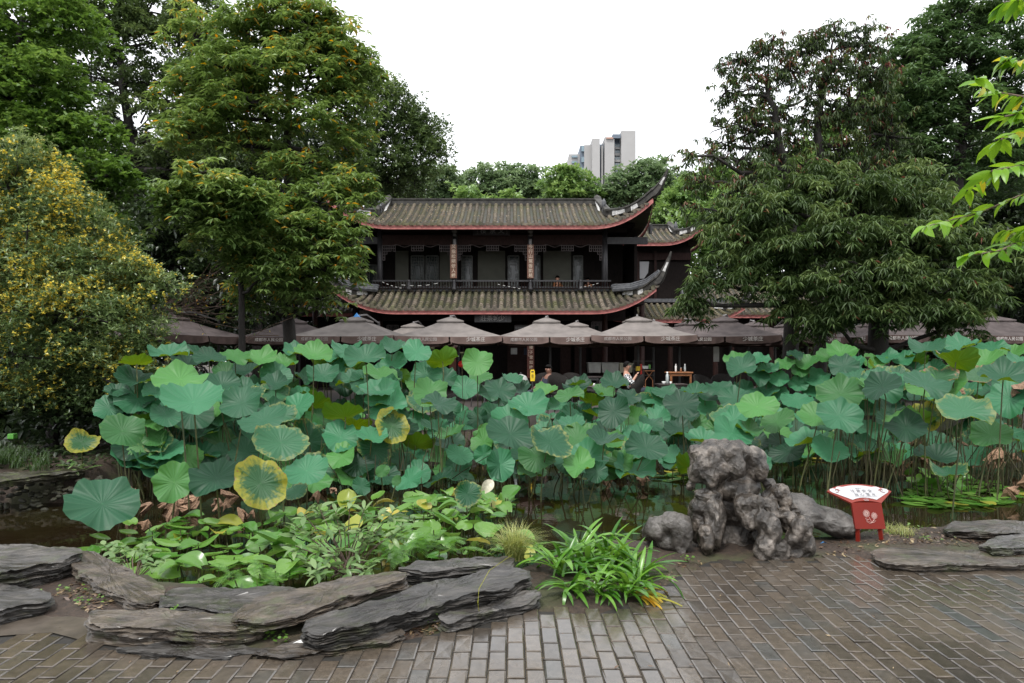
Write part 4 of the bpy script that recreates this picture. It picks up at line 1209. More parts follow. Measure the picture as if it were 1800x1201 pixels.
# ------------------------------------------------------------------ terrace furniture
def make_chair():
    t = thing('wicker_chair', 'x', 'chair', (0, 0, 0))
    MB().box((0, 0, 0.43), (0.52, 0.5, 0.07), bev=0.02).ob('seat', M['wicker'], t)
    V = []; Fc = []; n = 18
    for i in range(n + 1):
        a = R(-20) + R(220) * i / n
        x, y = 0.30 * math.cos(a), 0.05 + 0.27 * math.sin(a)
        top = 0.66 + 0.26 * max(0, math.sin(a)) ** 0.6
        for z, o_ in ((0.44, 0), (top * 0.5 + 0.22, 0.015), (top, 0.03)):
            V.append((x * (1 + o_), y * (1 + o_), z)); V.append((x * (1 + o_) * 0.93, y * (1 + o_) * 0.93, z))
    for i in range(n):
        for k in range(2):
            q = i * 6 + k * 2
            Fc += [(q, q + 6, q + 8, q + 2), (q + 1, q + 3, q + 9, q + 7)]
        q = i * 6 + 4; Fc.append((q, q + 6, q + 7, q + 1))
    mk('back_rest', V, Fc, M['wicker'], t, smooth=True)
    for sx in (-1, 1):
        for sy in (-1, 1): MB().tube([(sx * 0.22, sy * 0.2, 0.42), (sx * 0.25, sy * 0.23, 0)], 0.018, 6).ob('leg', M['pole'], t)
    return t
chair0 = make_chair(); cused = []
def chair(px, Y, rz, label, dz=0):
    loc = ((px - 900) / F * Y, Y, TZ + dz)
    if not cused:
        cused.append(1); chair0.location = loc; chair0.rotation_euler = (0, 0, rz); chair0['label'] = label; chair0['group'] = 'wicker chairs on the terrace'; return
    copy_thing(chair0, loc, rz, label, 'wicker chairs on the terrace')
chair(951, 19.6, R(200), 'dark wicker armchair behind the person with black hair')
chair(974, 19.8, R(170), 'dark wicker armchair just right of the lower red couplet board')
chair(1008, 19.5, R(160), 'dark wicker armchair facing left by the long table')
chair(1243, 16.9, R(35), 'dark wicker armchair seen from behind right of the flask table')
chair(1272, 17.4, R(-10), 'round backed wicker armchair right of its twin near the pond edge')
chair(1108, 17.3, R(-90), 'dark wicker armchair the man in the checked shirt sits in')
chair(985, 17.2, R(20), 'dark wicker armchair at the pond edge left of the seated man')
chair(850, 18.6, R(140), 'dark wicker armchair left of the yellow floor sign')
chair(1222, 19.4, R(80), 'dark wicker armchair behind the wooden counter table')

def make_table(name, label, px, Y, w, d, h, top, leg, rz=0):
    X = (px - 900) / F * Y
    t = thing(name, label, 'table', (X, Y, TZ))
    MB().box((X, Y, TZ + h), (w, d, 0.04), rz=rz, bev=0.01).ob('table_top', top, t)
    MB().box((X, Y, TZ + h - 0.06), (w * 0.9, d * 0.9, 0.06), rz=rz).ob('apron', leg, t)
    for sx in (-1, 1):
        for sy in (-1, 1):
            MB().box((X + sx * (w / 2 - 0.06), Y + sy * (d / 2 - 0.06), TZ + h / 2 - 0.04), (0.05, 0.05, h - 0.08)).ob('leg', leg, t)
    return t
make_table('counter_table', 'orange brown wooden table with flasks standing on it', 1193, 19.2, 0.66, 0.6, 0.92, M['orange_wood'], M['orange_wood'])
make_table('tea_table', 'low dark tea table with a steel flask and white bowls at the pond edge', 1180, 17.2, 0.72, 0.6, 0.66, M['table'], M['pole'])
make_table('long_table', 'long dark table behind the person with black hair', 1000, 20.5, 1.9, 0.7, 0.76, M['table'], M['pole'])
make_table('left_tea_table', 'small dark table left of the yellow floor sign', 905, 19.5, 0.8, 0.6, 0.62, M['table'], M['pole'])
make_table('pond_table', 'small dark table with white cups between the two seated people', 1040, 16.9, 0.6, 0.55, 0.62, M['table'], M['pole'])

def flask(px, Y, z, h, r_, mat, label, cat='flask'):
    X = (px - 900) / F * Y
    t = thing('flask', label, cat, (X, Y, z))
    MB().lathe([(r_ * 0.92, 0), (r_, 0.02), (r_, h * 0.72), (r_ * 0.55, h * 0.82), (r_ * 0.5, h * 0.85)], (X, Y, z), 12).ob('body', mat, t, True)
    MB().lathe([(r_ * 0.58, h * 0.85), (r_ * 0.6, h * 0.97), (r_ * 0.4, h)], (X, Y, z), 12).ob('cap', M['white'], t, True)
flask(1173, 17.2, TZ + 0.68, 0.30, 0.045, M['steel'], 'tall pale steel flask on the low tea table')
flask(1188, 19.2, TZ + 0.94, 0.22, 0.028, M['white'], 'slim white bottle at the left end of the counter table', 'bottle')
flask(1204, 19.2, TZ + 0.94, 0.22, 0.030, M['steel'], 'slim steel bottle at the right end of the counter table', 'bottle')
flask(1197, 19.0, TZ + 0.94, 0.12, 0.025, M['orange_wood'], 'short brown bottle between the two slim bottles on the counter', 'bottle')
flask(907, 17.6, TZ + 0.50, 0.34, 0.045, M['steel'], 'pale thermos flask standing left of the yellow floor sign')
MB_ = make_table('flask_stand', 'small dark stool that carries the pale thermos flask', 907, 17.6, 0.34, 0.34, 0.48, M['table'], M['pole']); MB_['category'] = 'stool'
def cup(px, Y, z, label, r_=0.05):
    X = (px - 900) / F * Y
    tag(MB().lathe([(r_ * 0.5, 0), (r_ * 0.55, 0.01), (r_, 0.06), (r_ * 0.93, 0.06), (r_ * 0.4, 0.015)], (X, Y, z), 12).ob('cup', M['white'], None, True), label, 'cup')
cup(1167, 17.1, TZ + 0.68, 'white bowl left of the steel flask on the tea table', 0.06)
cup(1179, 17.05, TZ + 0.68, 'small white cup right of the steel flask on the tea table', 0.035)
cup(1043, 16.9, TZ + 0.64, 'white cup on the small table between the seated people', 0.05)
cup(995, 20.4, TZ + 0.78, 'white cup on the long table behind the black haired person')
cup(900, 19.4, TZ + 0.64, 'white cup on the table left of the yellow floor sign', 0.04)

def crate(px0, px1, y0, y1, Y, mat, label):
    a = at(px0, y0, Y); b = at(px1, y1, Y)
    t = thing('storage_box', label, 'box', ((a[0] + b[0]) / 2, Y, b[2]))
    w, hh = b[0] - a[0], a[2] - b[2]
    V = []; Fc = []
    for z, q in ((0, 0.08), (1, 0.0)):
        for sx, sy in ((-1, -1), (1, -1), (1, 1), (-1, 1)):
            V.append(((a[0] + b[0]) / 2 + sx * w / 2 * (1 - q), Y + sy * 0.25 * (1 - q), b[2] + hh * 0.88 * z))
    Fc = [(3, 2, 1, 0), (4, 5, 6, 7)] + [(k, (k + 1) % 4, (k + 1) % 4 + 4, k + 4) for k in range(4)]
    mk('tub', V, Fc, mat, t)
    MB().box(((a[0] + b[0]) / 2, Y, b[2] + hh * 0.93), (w + 0.03, 0.54, hh * 0.12), bev=0.01).ob('lid', mat, t)
shelf = make_table('serving_counter', 'dark serving counter that carries three pale storage boxes', 1072, 22.3, 1.7, 0.7, 0.72, M['table'], M['wood'])
shelf['category'] = 'counter'
crate(1033, 1055, 637, 655, 22.3, M['crate'], 'grey white storage box at the left end of the serving counter')
crate(1056, 1086, 637, 655, 22.3, M['crate'], 'wide grey storage box in the middle of the serving counter')
crate(1087, 1110, 638, 655, 22.3, M['crate2'], 'cream storage box at the right end of the serving counter')
# little shelf of coloured things right of the counter
rack = thing('wire_rack', 'wire rack with coloured boxes between the storage boxes and the wooden counter', 'rack', tuple(at(1130, 655, 21.5)))
mb = MB()
for x in (1114, 1132, 1150):
    a = at(x, 634, 21.5); b = at(x, 672, 21.5); mb.box((a[0], 21.5, (a[2] + b[2]) / 2), (0.02, 0.02, a[2] - b[2]))
mb.ob('upright', M['pole'], rack)
for y in (635, 649, 660):
    a = at(1114, y, 21.5); b = at(1150, y, 21.5); MB().box(((a[0] + b[0]) / 2, 21.6, a[2]), (b[0] - a[0], 0.3, 0.02)).ob('shelf', M['pole'], rack)
for (x0, x1, y0, y1, mt, lab) in ((1118, 1125, 644, 652, 'yellow', 'yellow box on the wire rack'), (1125.5, 1128, 640, 660, 'red', 'upright red box on the wire rack'),
        (1129, 1139, 643, 648.5, 'white', 'white packet on the wire rack'), (1140, 1143, 641, 648.5, 'green', 'slim green box on the wire rack')):
    a = at(x0, y0, 21.4); b = at(x1, y1, 21.4)
    tag(MB().box(((a[0] + b[0]) / 2, 21.4, (a[2] + b[2]) / 2), (b[0] - a[0], 0.12, a[2] - b[2]), bev=0.008).ob('carton', M[mt]), lab, 'box')
a = at(1141, 656, 20.6)
mb = MB()
for s in (-1, 1):
    mb.tube([(a[0] - s * 0.11, 20.6, a[2] + 0.06), (a[0] + s * 0.11, 20.6, a[2] - 0.22)], 0.012, 5)
mb.box((a[0], 20.6, a[2] + 0.07), (0.3, 0.2, 0.02)); mb.tube([(a[0] - 0.11, 20.6, a[2] - 0.22), (a[0] - 0.11, 20.6, TZ + 0.0)], 0.012, 5); mb.tube([(a[0] + 0.11, 20.6, a[2] - 0.22), (a[0] + 0.11, 20.6, TZ + 0.0)], 0.012, 5)
tag(mb.ob('folding_stool', M['orange_wood']), 'orange wooden folding stool with crossed legs below the wire rack', 'stool')
# yellow floor sign
Ys = 17.9; X = (936 - 900) / F * Ys
fs = thing('floor_sign', 'yellow plastic wet floor sign in front of the lower red couplet board', 'floor sign', (X, Ys, TZ))
zt_ = H + (630 - 652) / F * Ys
st_ = MB().tube([(X, Ys, TZ), (X, Ys, zt_ - 0.3)], 0.02, 6); st_.box((X, Ys, TZ + 0.02), (0.3, 0.3, 0.04), bev=0.01); st_.ob('stand', M['pole'], fs)
V = [(-0.055, 0, 0), (0.055, 0, 0), (0.07, 0, 0.12), (0.055, 0, 0.26), (0.04, 0, 0.30), (-0.045, 0, 0.30), (-0.06, 0, 0.26)]
n = len(V); VV = [(X + a_, Ys - 0.012, zt_ - 0.27 + c_) for a_, _, c_ in V] + [(X + a_, Ys + 0.012, zt_ - 0.27 + c_) for a_, _, c_ in V]
pb = mk('yellow_panel', VV, [tuple(range(n - 1, -1, -1))[::-1], tuple(range(2 * n - 1, n - 1, -1))] + [(k, k + n, (k + 1) % n + n, (k + 1) % n) for k in range(n)], M['yellow'], fs)
MB().box((X, Ys - 0.02, zt_ - 0.02), (0.06, 0.012, 0.028), bev=0.003).ob('hand_hole', M['black'], pb)
for k in range(3): MB().box((X, Ys - 0.02, zt_ - 0.10 - 0.03 * k), (0.05, 0.01, 0.006)).ob('print_line', M['black'], pb)
# red basin at the left, grey drum
a = at(814, 641, 21.0); ba = thing('red_lantern', 'red rounded lantern behind the leaning lotus leaf', 'lantern', tuple(a))
MB().lathe([(0.05, -0.1), (0.14, -0.06), (0.17, 0.02), (0.12, 0.10), (0.04, 0.13)], tuple(a), 12).ob('shade', M['red'], ba, True)
MB().tube([tuple(a + np.array((0, 0, 0.12))), tuple(a + np.array((0, 0, 0.75)))], 0.008, 4).ob('cord', M['black'], ba)
a = at(915, 647, 20.2)
un = thing('grey_cover', 'grey domed food cover on the table left of the yellow floor sign', 'cover', (a[0], 20.2, TZ + 0.64))
MB().lathe([(0.22, 0), (0.21, 0.06), (0.15, 0.17), (0.03, 0.22)], (a[0], 19.5, TZ + 0.645), 14).ob('dome', M['crate'], un, True)
MB().lathe([(0.02, 0.22), (0.025, 0.25), (0.01, 0.27)], (a[0], 19.5, TZ + 0.645), 8).ob('knob', M['pole'], un, True)
# hanging cream banner and blue bag
a = at(1254, 609, 21.0); b = at(1264, 636, 21.0)
bn = thing('hanging_scroll', 'pale paper scroll hanging under the dirty brown umbrella', 'scroll', ((a[0] + b[0]) / 2, 21.0, b[2]))
MB().box(((a[0] + b[0]) / 2, 21.0, (a[2] + b[2]) / 2), (b[0] - a[0], 0.012, a[2] - b[2])).ob('paper', M['crate'], bn)
MB().tube([(a[0] - 0.02, 21, a[2]), (b[0] + 0.02, 21, a[2])], 0.012, 6).ob('top_rod', M['wood2'], bn)

# ------------------------------------------------------------------ people (seated)
def skin_obj(name, pts, edges, rad, mat, parent, root=0, sub=2):
    me = bpy.data.meshes.new(name)
    P = [tuple(np.asarray(p, float) - LOC.get(parent.name, np.zeros(3))) for p in pts]
    me.from_pydata(P, edges, [])
    o = bpy.data.objects.new(name, me); C.objects.link(o)
    m = o.modifiers.new('skin', 'SKIN'); m.use_smooth_shade = True
    for i, v in enumerate(me.skin_vertices[0].data):
        r_ = rad[i]; v.radius = (r_, r_) if not hasattr(r_, '__len__') else r_; v.use_root = (i == root)
    s = o.modifiers.new('sub', 'SUBSURF'); s.levels = sub; s.render_levels = sub
    dg = bpy.context.evaluated_depsgraph_get()
    me2 = bpy.data.meshes.new_from_object(o.evaluated_get(dg))
    bpy.data.objects.remove(o)
    me2.materials.clear(); me2.materials.append(mat)
    return link(name, me2, parent)

def checks():
    m, n, l, p = nt('black and white checked cotton')
    mp = texc(n, l, 1.0)
    ch = n.new('ShaderNodeTexChecker'); ch.inputs['Scale'].default_value = 22; ch.inputs[1].default_value = (0.7, 0.7, 0.7, 1); ch.inputs[2].default_value = (0.03, 0.03, 0.035, 1)
    l.new(mp.outputs[0], ch.inputs[0]); l.new(ch.outputs[0], p.inputs['Base Color']); p.inputs['Roughness'].default_value = 0.8
    return m
M['checks'] = checks()

def person(label, X, Y, zs, face, shirt, trousers, skinm, hand_up=True):
    """seated figure, seat height zs, facing along face (unit x,y)"""
    t = thing('person', label, 'person', (X, Y, TZ))
    f = np.array((face[0], face[1], 0.0)); r_ = np.array((face[1], -face[0], 0.0)); u = np.array((0, 0, 1.0))
    O = np.array((X, Y, zs))
    def P(a, b, c): return O + f * a + r_ * b + u * c
    # leaning back
    pts = [P(0, 0, 0.10), P(-0.08, 0, 0.30), P(-0.15, 0, 0.48), P(-0.17, 0, 0.57), P(-0.15, 0, 0.64), P(-0.13, 0, 0.74),
           P(-0.15, 0.17, 0.46), P(-0.02, 0.24, 0.26), (P(0.12, 0.10, 0.50) if hand_up else P(0.2, 0.2, 0.2)),
           P(-0.15, -0.17, 0.46), P(-0.04, -0.25, 0.24), P(0.2, -0.2, 0.2),
           P(0.05, 0.10, 0.07), P(0.45, 0.12, 0.10), P(0.55, 0.12, -0.34), P(0.66, 0.12, -0.37),
           P(0.05, -0.10, 0.07), P(0.45, -0.12, 0.10), P(0.52, -0.12, -0.34), P(0.63, -0.12, -0.37)]
    ed = [(0, 1), (1, 2), (2, 3), (3, 4), (4, 5), (2, 6), (6, 7), (7, 8), (2, 9), (9, 10), (10, 11), (0, 12), (12, 13), (13, 14), (14, 15), (0, 16), (16, 17), (17, 18), (18, 19)]
    rad = [(0.13, 0.11), (0.13, 0.10), (0.13, 0.10), 0.05, 0.085, 0.085, 0.055, 0.04, 0.03, 0.055, 0.04, 0.03, 0.085, 0.06, 0.045, 0.035, 0.085, 0.06, 0.045, 0.035]
    body = skin_obj('body', pts, ed, rad, skinm, t)
    sh = skin_obj('shirt', [pts[0], pts[1], pts[2], pts[6], pts[7], (pts[7] * 0.6 + pts[8] * 0.4), pts[9], pts[10], (pts[10] * 0.6 + pts[11] * 0.4)],
                  [(0, 1), (1, 2), (2, 3), (3, 4), (4, 5), (2, 6), (6, 7), (7, 8)], [(0.15, 0.13), (0.15, 0.12), (0.145, 0.115), 0.072, 0.058, 0.052, 0.072, 0.058, 0.052], shirt, t)
    skin_obj('trousers', [pts[0], pts[12], pts[13], pts[14], pts[16], pts[17], pts[18]], [(0, 1), (1, 2), (2, 3), (0, 4), (4, 5), (5, 6)], [(0.15, 0.12), 0.10, 0.075, 0.06, 0.10, 0.075, 0.06], trousers, t)
    # face: nose, ear, hair
    hd = (pts[4] + pts[5]) / 2
    mb = MB()
    mb.lathe([(0.02, -0.01), (0.018, 0.02), (0.006, 0.03)], tuple(hd + f * 0.085 - u * 0.0), 6, Matrix.Rotation(0, 4, 'X'))
    mb.ob('nose', skinm, body)
    for s in (-1, 1):
        MB().lathe([(0.008, -0.02), (0.02, 0), (0.008, 0.025)], tuple(hd + r_ * 0.088 * s), 6).ob('ear', skinm, body)
        MB().lathe([(0.004, -0.006), (0.009, 0), (0.004, 0.006)], tuple(hd + f * 0.082 + r_ * 0.033 * s + u * 0.025), 6).ob('eye', M['black'], body)
    bm = bmesh.new(); bmesh.ops.create_icosphere(bm, subdivisions=3, radius=0.112)
    dl = [v for v in bm.verts if (np.dot(np.array(v.co), f) > 0.035 and v.co.z < 0.055) or v.co.z < -0.045]
    bmesh.ops.delete(bm, geom=dl, context='VERTS')
    V = [np.array(v.co) * np.array((0.93, 0.93, 1.05)) + hd + u * 0.02 for v in bm.verts]
    bm.verts.index_update(); Fc = [tuple(v.index for v in f_.verts) for f_ in bm.faces]; bm.free()
    mk('hair', V, Fc, M['hair'], body, True)
    # fingers
    for h_, d_ in ((pts[8], pts[8] - pts[7]), (pts[11], pts[11] - pts[10])):
        d_ = d_ / np.linalg.norm(d_)
        for k in range(4):
            off = np.cross(d_, u) * (k - 1.5) * 0.018
            MB().tube([h_ + off + d_ * 0.01, h_ + off + d_ * 0.055, h_ + off + d_ * 0.08 - u * 0.02], [0.009, 0.008, 0.006], 5).ob('finger', skinm, body)
    return t
person('man in a black and white checked shirt lounging in a wicker chair', (1112 - 900) / F * 17.3, 17.3, TZ + 0.42, (0.97, -0.25), M['checks'], M['navy'], M['skin'])
person('person with black hair in dark clothes seated behind the yellow floor sign', (957 - 900) / F * 18.2, 18.2, TZ + 0.33, (-0.8, -0.6), M['navy'], M['navy'], M['skin_dark'], False)
# two figures upstairs behind the rail, orange tops
person('person in an orange top leaning at the upper balcony rail right of the right couplet', (984 - 900) / F * 28.4, 28.5, 4.25, (0.6, -0.8), M['orange_wood'], M['navy'], M['skin'], True)
person('person in an orange brown top near the right end of the upper balcony', (1030 - 900) / F * 28.6, 28.7, 4.2, (-0.7, -0.7), M['orange_wood'], M['navy'], M['skin_dark'], False)

# ------------------------------------------------------------------ slate slabs
def slab(pts_px, ztop, thick, mat, label, seed, tilt=(0, 0), name='slate_slab', amp=1.0):
    r_ = random.Random(seed)
    P = np.array([gr(x, y, ztop)[:2] for x, y in pts_px])
    area = 0.5 * sum(P[i][0] * P[(i + 1) % len(P)][1] - P[(i + 1) % len(P)][0] * P[i][1] for i in range(len(P)))
    if area < 0: P = P[::-1]
    seg = np.linalg.norm(np.roll(P, -1, 0) - P, axis=1); tot = seg.sum(); n = int(np.clip(tot / 0.025, 50, 190))
    cum = np.concatenate([[0], np.cumsum(seg)])
    out = []
    for k in range(n):
        s = tot * k / n; i = np.searchsorted(cum, s, side='right') - 1; u = (s - cum[i]) / seg[i]
        out.append(P[i] * (1 - u) + P[(i + 1) % len(P)] * u)
    out = np.array(out)
    for _ in range(1): out = 0.5 * out + 0.25 * (np.roll(out, 1, 0) + np.roll(out, -1, 0))
    jag = np.array([0.022 * math.floor(3 * mnoise.noise(Vector((p[0] * 4 + seed, p[1] * 4, 5)))) / 3 + 0.012 * mnoise.noise(Vector((p[0] * 14, p[1] * 14, seed))) for p in out])
    c0 = out.mean(0); dv = out - c0; out = out + dv / np.linalg.norm(dv, axis=1)[:, None] * jag[:, None] * amp
    tang = np.roll(out, -1, 0) - np.roll(out, 1, 0); tang /= np.linalg.norm(tang, axis=1)[:, None]
    nor = np.stack([tang[:, 1], -tang[:, 0]], 1)
    cen = out.mean(0)
    V = []; Fc = []
    K = 22
    def hgt(p): return (p[0] - cen[0]) * tilt[0] + (p[1] - cen[1]) * tilt[1]
    def topz(p):
        q = mnoise.noise(Vector((p[0] * 2.2 + seed, p[1] * 5.5, 0.3))) + 0.5 * mnoise.noise(Vector((p[0] * 6 + seed, p[1] * 14, 1.3)))
        st = math.floor(q * 4.5) / 4.5      # flaky steps
        return 0.030 * amp * (0.75 * st + 0.25 * q) + 0.005 * mnoise.noise(Vector((p[0] * 30, p[1] * 40, seed)))
    layer = [0.0]
    for k in range(K): layer.append(layer[-1] * 0.2 + (r_.choice((-0.020, -0.012, 0.004, 0.008, 0.012)) if k % 2 else r_.uniform(-0.015, 0.01)))
    rings = []
    # top inner rings from the centre outward
    scales = [0.12, 0.3, 0.48, 0.64, 0.78, 0.89, 0.96]
    V.append((cen[0], cen[1], ztop + topz(cen))); 
    for s in scales:
        rings.append(len(V))
        for p in out:
            q = cen + (p - cen) * s; V.append((q[0], q[1], ztop + hgt(q) + topz(q)))
    for k in range(K + 1):
        rings.append(len(V)); v = k / K
        for i, p in enumerate(out):
            nn = mnoise.noise(Vector((p[0] * 5 + seed, p[1] * 5, v * thick * 45))) * 0.018 + mnoise.noise(Vector((p[0] * 22, p[1] * 22, v * thick * 130 + seed))) * 0.008
            bulge = -0.02 * v * v
            o_ = (layer[k] * (0.8 + 0.9 * mnoise.noise(Vector((p[0] * 7, p[1] * 7, k * 1.7 + seed)))) + 0.012 * math.floor(2.5 * mnoise.noise(Vector((p[0] * 6, p[1] * 6, v * thick * 30 + seed)))) + nn) * amp + bulge
            if k == 0: o_ = nn * 0.8 - 0.004
            q = p + nor[i] * o_
            zz = ztop + hgt(p) + topz(p) * (1 - v) - thick * v + (0.004 * mnoise.noise(Vector((p[0] * 9, p[1] * 9, k))) if 0 < k < K else 0)
            V.append((q[0], q[1], zz))
    for i in range(n): Fc.append((0, rings[0] + i, rings[0] + (i + 1) % n))
    for a, b in zip(rings[:-1], rings[1:]):
        for i in range(n):
            j = (i + 1) % n; Fc.append((a + i, b + i, b + j, a + j))
    Fc.append(tuple(rings[-1] + i for i in range(n))[::-1])
    o = mk(name, V, Fc, mat)
    return tag(o, label, 'stone slab', 'slate slabs edging the pond')
SL_ = M['slate']; SB = M['slate_brown']
slab([(-260, 975), (-60, 958), (60, 957), (140, 962), (146, 975), (110, 985), (40, 998), (-20, 1010), (-260, 1020)], 0.16, 0.16, SL_, 'large dark slab at the upper left edge beside the open water', 1)
slab([(-160, 1030), (0, 1022), (60, 1027), (92, 1042), (86, 1052), (40, 1062), (0, 1072), (-160, 1090)], 0.10, 0.15, SL_, 'dark slab at the lower left edge below the large one', 2)
slab([(110, 990), (142, 972), (165, 975), (230, 1000), (290, 1028), (288, 1042), (262, 1056), (225, 1052), (160, 1022)], 0.09, 0.15, SB, 'brownish slab slanting down to the right between two dark ones', 3, (-0.04, 0.02))
slab([(282, 1046), (300, 1030), (420, 1032), (520, 1034), (540, 1046), (470, 1064), (420, 1078), (340, 1074), (285, 1066)], 0.07, 0.10, SL_, 'flat grey slab in the middle directly below the pond lilies', 4)
slab([(410, 1080), (440, 1050), (500, 1032), (590, 1018), (700, 1002), (719, 1006), (716, 1020), (650, 1036), (590, 1060), (520, 1078), (450, 1090), (416, 1090)], 0.15, 0.08, SB, 'long tapering slab lying across its neighbours below the shrub', 5, (0.02, 0.0))
slab([(147, 1082), (160, 1070), (300, 1070), (415, 1078), (468, 1090), (455, 1102), (380, 1108), (300, 1106), (200, 1100), (155, 1094)], 0.11, 0.14, SB, 'thick layered slab at the front left standing on mossy ground', 6)
slab([(527, 1104), (545, 1086), (640, 1055), (760, 1020), (880, 998), (935, 1002), (936, 1018), (900, 1032), (760, 1062), (640, 1100), (560, 1112)], 0.13, 0.12, SL_, 'longest grey slab running up to the strap leaved plant', 7, (0.02, 0.0))
slab([(694, 1004), (730, 985), (800, 978), (890, 974), (906, 982), (898, 994), (820, 1000), (750, 1008)], 0.12, 0.10, SL_, 'short slab under the feathery fern and pale grass tuft', 8)
slab([(768, 1086), (800, 1072), (880, 1052), (945, 1038), (952, 1050), (920, 1062), (850, 1080), (790, 1096)], 0.06, 0.12, SL_, 'small slab tucked below the longest one at its right end', 9)
slab([(440, 1142), (520, 1124), (620, 1112), (700, 1103), (713, 1112), (680, 1128), (600, 1136), (500, 1150)], 0.035, 0.08, SB, 'thin low slab flush with the bricks at the front', 10)
slab([(200, 1140), (300, 1128), (420, 1130), (470, 1140), (400, 1150), (280, 1152)], 0.02, 0.06, SL_, 'narrow sunken slab in front of the thick layered one', 11, amp=0.6)
slab([(1528, 968), (1560, 962), (1680, 965), (1800, 968), (1900, 972), (1900, 992), (1760, 990), (1640, 994), (1560, 990), (1540, 980)], 0.06, 0.09, SB, 'long flat brown slab along the paving right of the red sign', 12, amp=0.7)
slab([(1652, 926), (1680, 915), (1760, 914), (1900, 916), (1900, 938), (1780, 938), (1710, 936), (1665, 934)], 0.08, 0.12, SB, 'flat slab by the water at the right edge', 13)
slab([(1724, 956), (1750, 942), (1800, 938), (1900, 938), (1900, 962), (1800, 964), (1745, 966)], 0.11, 0.10, SL_, 'dark slab in front of the one by the water at the right edge', 14)
slab([(-60, 838), (30, 830), (110, 824), (140, 822), (150, 827), (100, 833), (0, 846), (-60, 852)], 0.08, 0.09, M['cobble'], 'mossy slab darkened for shade on the far left bank below the grass', 15)  # dark cobble material puts the bank's shade into the slab colour

# cobbles on the left bank slope
cob = thing('cobble_bank', 'mossy cobbled slope of the left bank above the dark water', 'stone slope', tuple(gr(80, 860, -0.1)))
cm = []
for k in range(4):
    bm = bmesh.new(); bmesh.ops.create_icosphere(bm, subdivisions=1, radius=1.0)
    for v in bm.verts: v.co *= 1 + 0.2 * mnoise.noise(v.co * 1.5 + Vector((k * 5, 0, 0)))
    me = bpy.data.meshes.new('cobble'); bm.to_mesh(me); bm.free(); me.materials.append(M['cobble'])
    me.polygons.foreach_set('use_smooth', np.ones(len(me.polygons), dtype=bool)); cm.append(me)
for k in range(290):
    u, v = rnd.random(), rnd.random()
    x = -9.2 + u * 3.7; y = 9.28 - v * 0.55 + 0.0
    z = 0.02 - v * 0.42
    o = link('cobble', cm[rnd.randrange(4)], cob)
    o.location = np.array((x, y, z)) - LOC[cob.name]
    o.scale = (rnd.uniform(0.035, 0.065), rnd.uniform(0.03, 0.05), rnd.uniform(0.02, 0.035)); o.rotation_euler = (rnd.uniform(-.3, .3), rnd.uniform(-.3, .3), rnd.uniform(0, 3))

# ------------------------------------------------------------------ scholar rock
def blobrock(name, label, ells, vox, mat, cat='rock', amp=1.0, seed=0, loc=(0, 0, 0), fine=1.0, facets=2600):
    bm = bmesh.new()
    for (c, r_, rot) in ells:
        n0 = len(bm.verts)
        g = bmesh.ops.create_icosphere(bm, subdivisions=3, radius=1.0)
        Mx = Matrix.Translation(c) @ Matrix.Rotation(rot, 4, 'Y') @ Matrix.Diagonal((*r_, 1))
        bmesh.ops.transform(bm, matrix=Mx, verts=g['verts'])
    me = bpy.data.meshes.new(name); bm.to_mesh(me); bm.free()
    o = bpy.data.objects.new(name, me); C.objects.link(o)
    m = o.modifiers.new('r', 'REMESH'); m.mode = 'VOXEL'; m.voxel_size = vox
    s = o.modifiers.new('s', 'SMOOTH'); s.iterations = 5; s.factor = 0.6
    dg = bpy.context.evaluated_depsgraph_get()
    me1 = bpy.data.meshes.new_from_object(o.evaluated_get(dg)); bpy.data.objects.remove(o)
    o = bpy.data.objects.new(name, me1); C.objects.link(o)
    m = o.modifiers.new('d', 'DECIMATE'); m.ratio = min(1.0, facets / max(1, 2 * len(me1.polygons)))
    m = o.modifiers.new('u', 'SUBSURF'); m.subdivision_type = 'SIMPLE'; m.levels = 3; m.render_levels = 3
    s = o.modifiers.new('s', 'SMOOTH'); s.iterations = 1; s.factor = 0.3
    dg = bpy.context.evaluated_depsgraph_get()
    me2 = bpy.data.meshes.new_from_object(o.evaluated_get(dg)); bpy.data.objects.remove(o)
    n = len(me2.vertices)
    co = np.empty(n * 3); me2.vertices.foreach_get('co', co); co = co.reshape(-1, 3)
    no = np.array([v.normal[:] for v in me2.vertices])
    d = np.empty(n)
    for i in range(n):
        p = Vector(co[i]) + Vector((seed, 0, 0))
        q = p + 0.10 * Vector((mnoise.noise(p * 4), mnoise.noise(p * 4 + Vector((9, 0, 0))), mnoise.noise(p * 4 + Vector((0, 9, 0)))))
        rid = 1 - abs(mnoise.noise(Vector((q.x * 6, q.y * 6, q.z * 3.2)))) * 2.2
        vd = mnoise.voronoi(Vector((q.x, q.y, q.z * 0.75)) * 6.5)[0]
        pit = max(0, 0.36 - vd[0]) ** 1.2
        edge = min(0.25, vd[1] - vd[0])
        d[i] = (0.020 * (rid - 0.5) + 0.012 * mnoise.noise(q * 9) + 0.020 * (abs(mnoise.noise(Vector((p.x * 12, p.y * 12, p.z * 4)))) - 0.25) + 0.007 * fine * mnoise.noise(Vector((p.x * 26, p.y * 26, p.z * 14))) + 0.0035 * fine * mnoise.noise(p * 55) - 0.10 * pit) * amp
    co += no * d[:, None]
    co -= np.array(loc)
    me2.vertices.foreach_set('co', co.ravel()); me2.update()
    me2.materials.clear(); me2.materials.append(mat)
    me2.polygons.foreach_set('use_smooth', np.ones(len(me2.polygons), dtype=bool))
    o = link(name, me2); o.location = loc; LOC[o.name] = np.array(loc)
    return tag(o, label, cat)
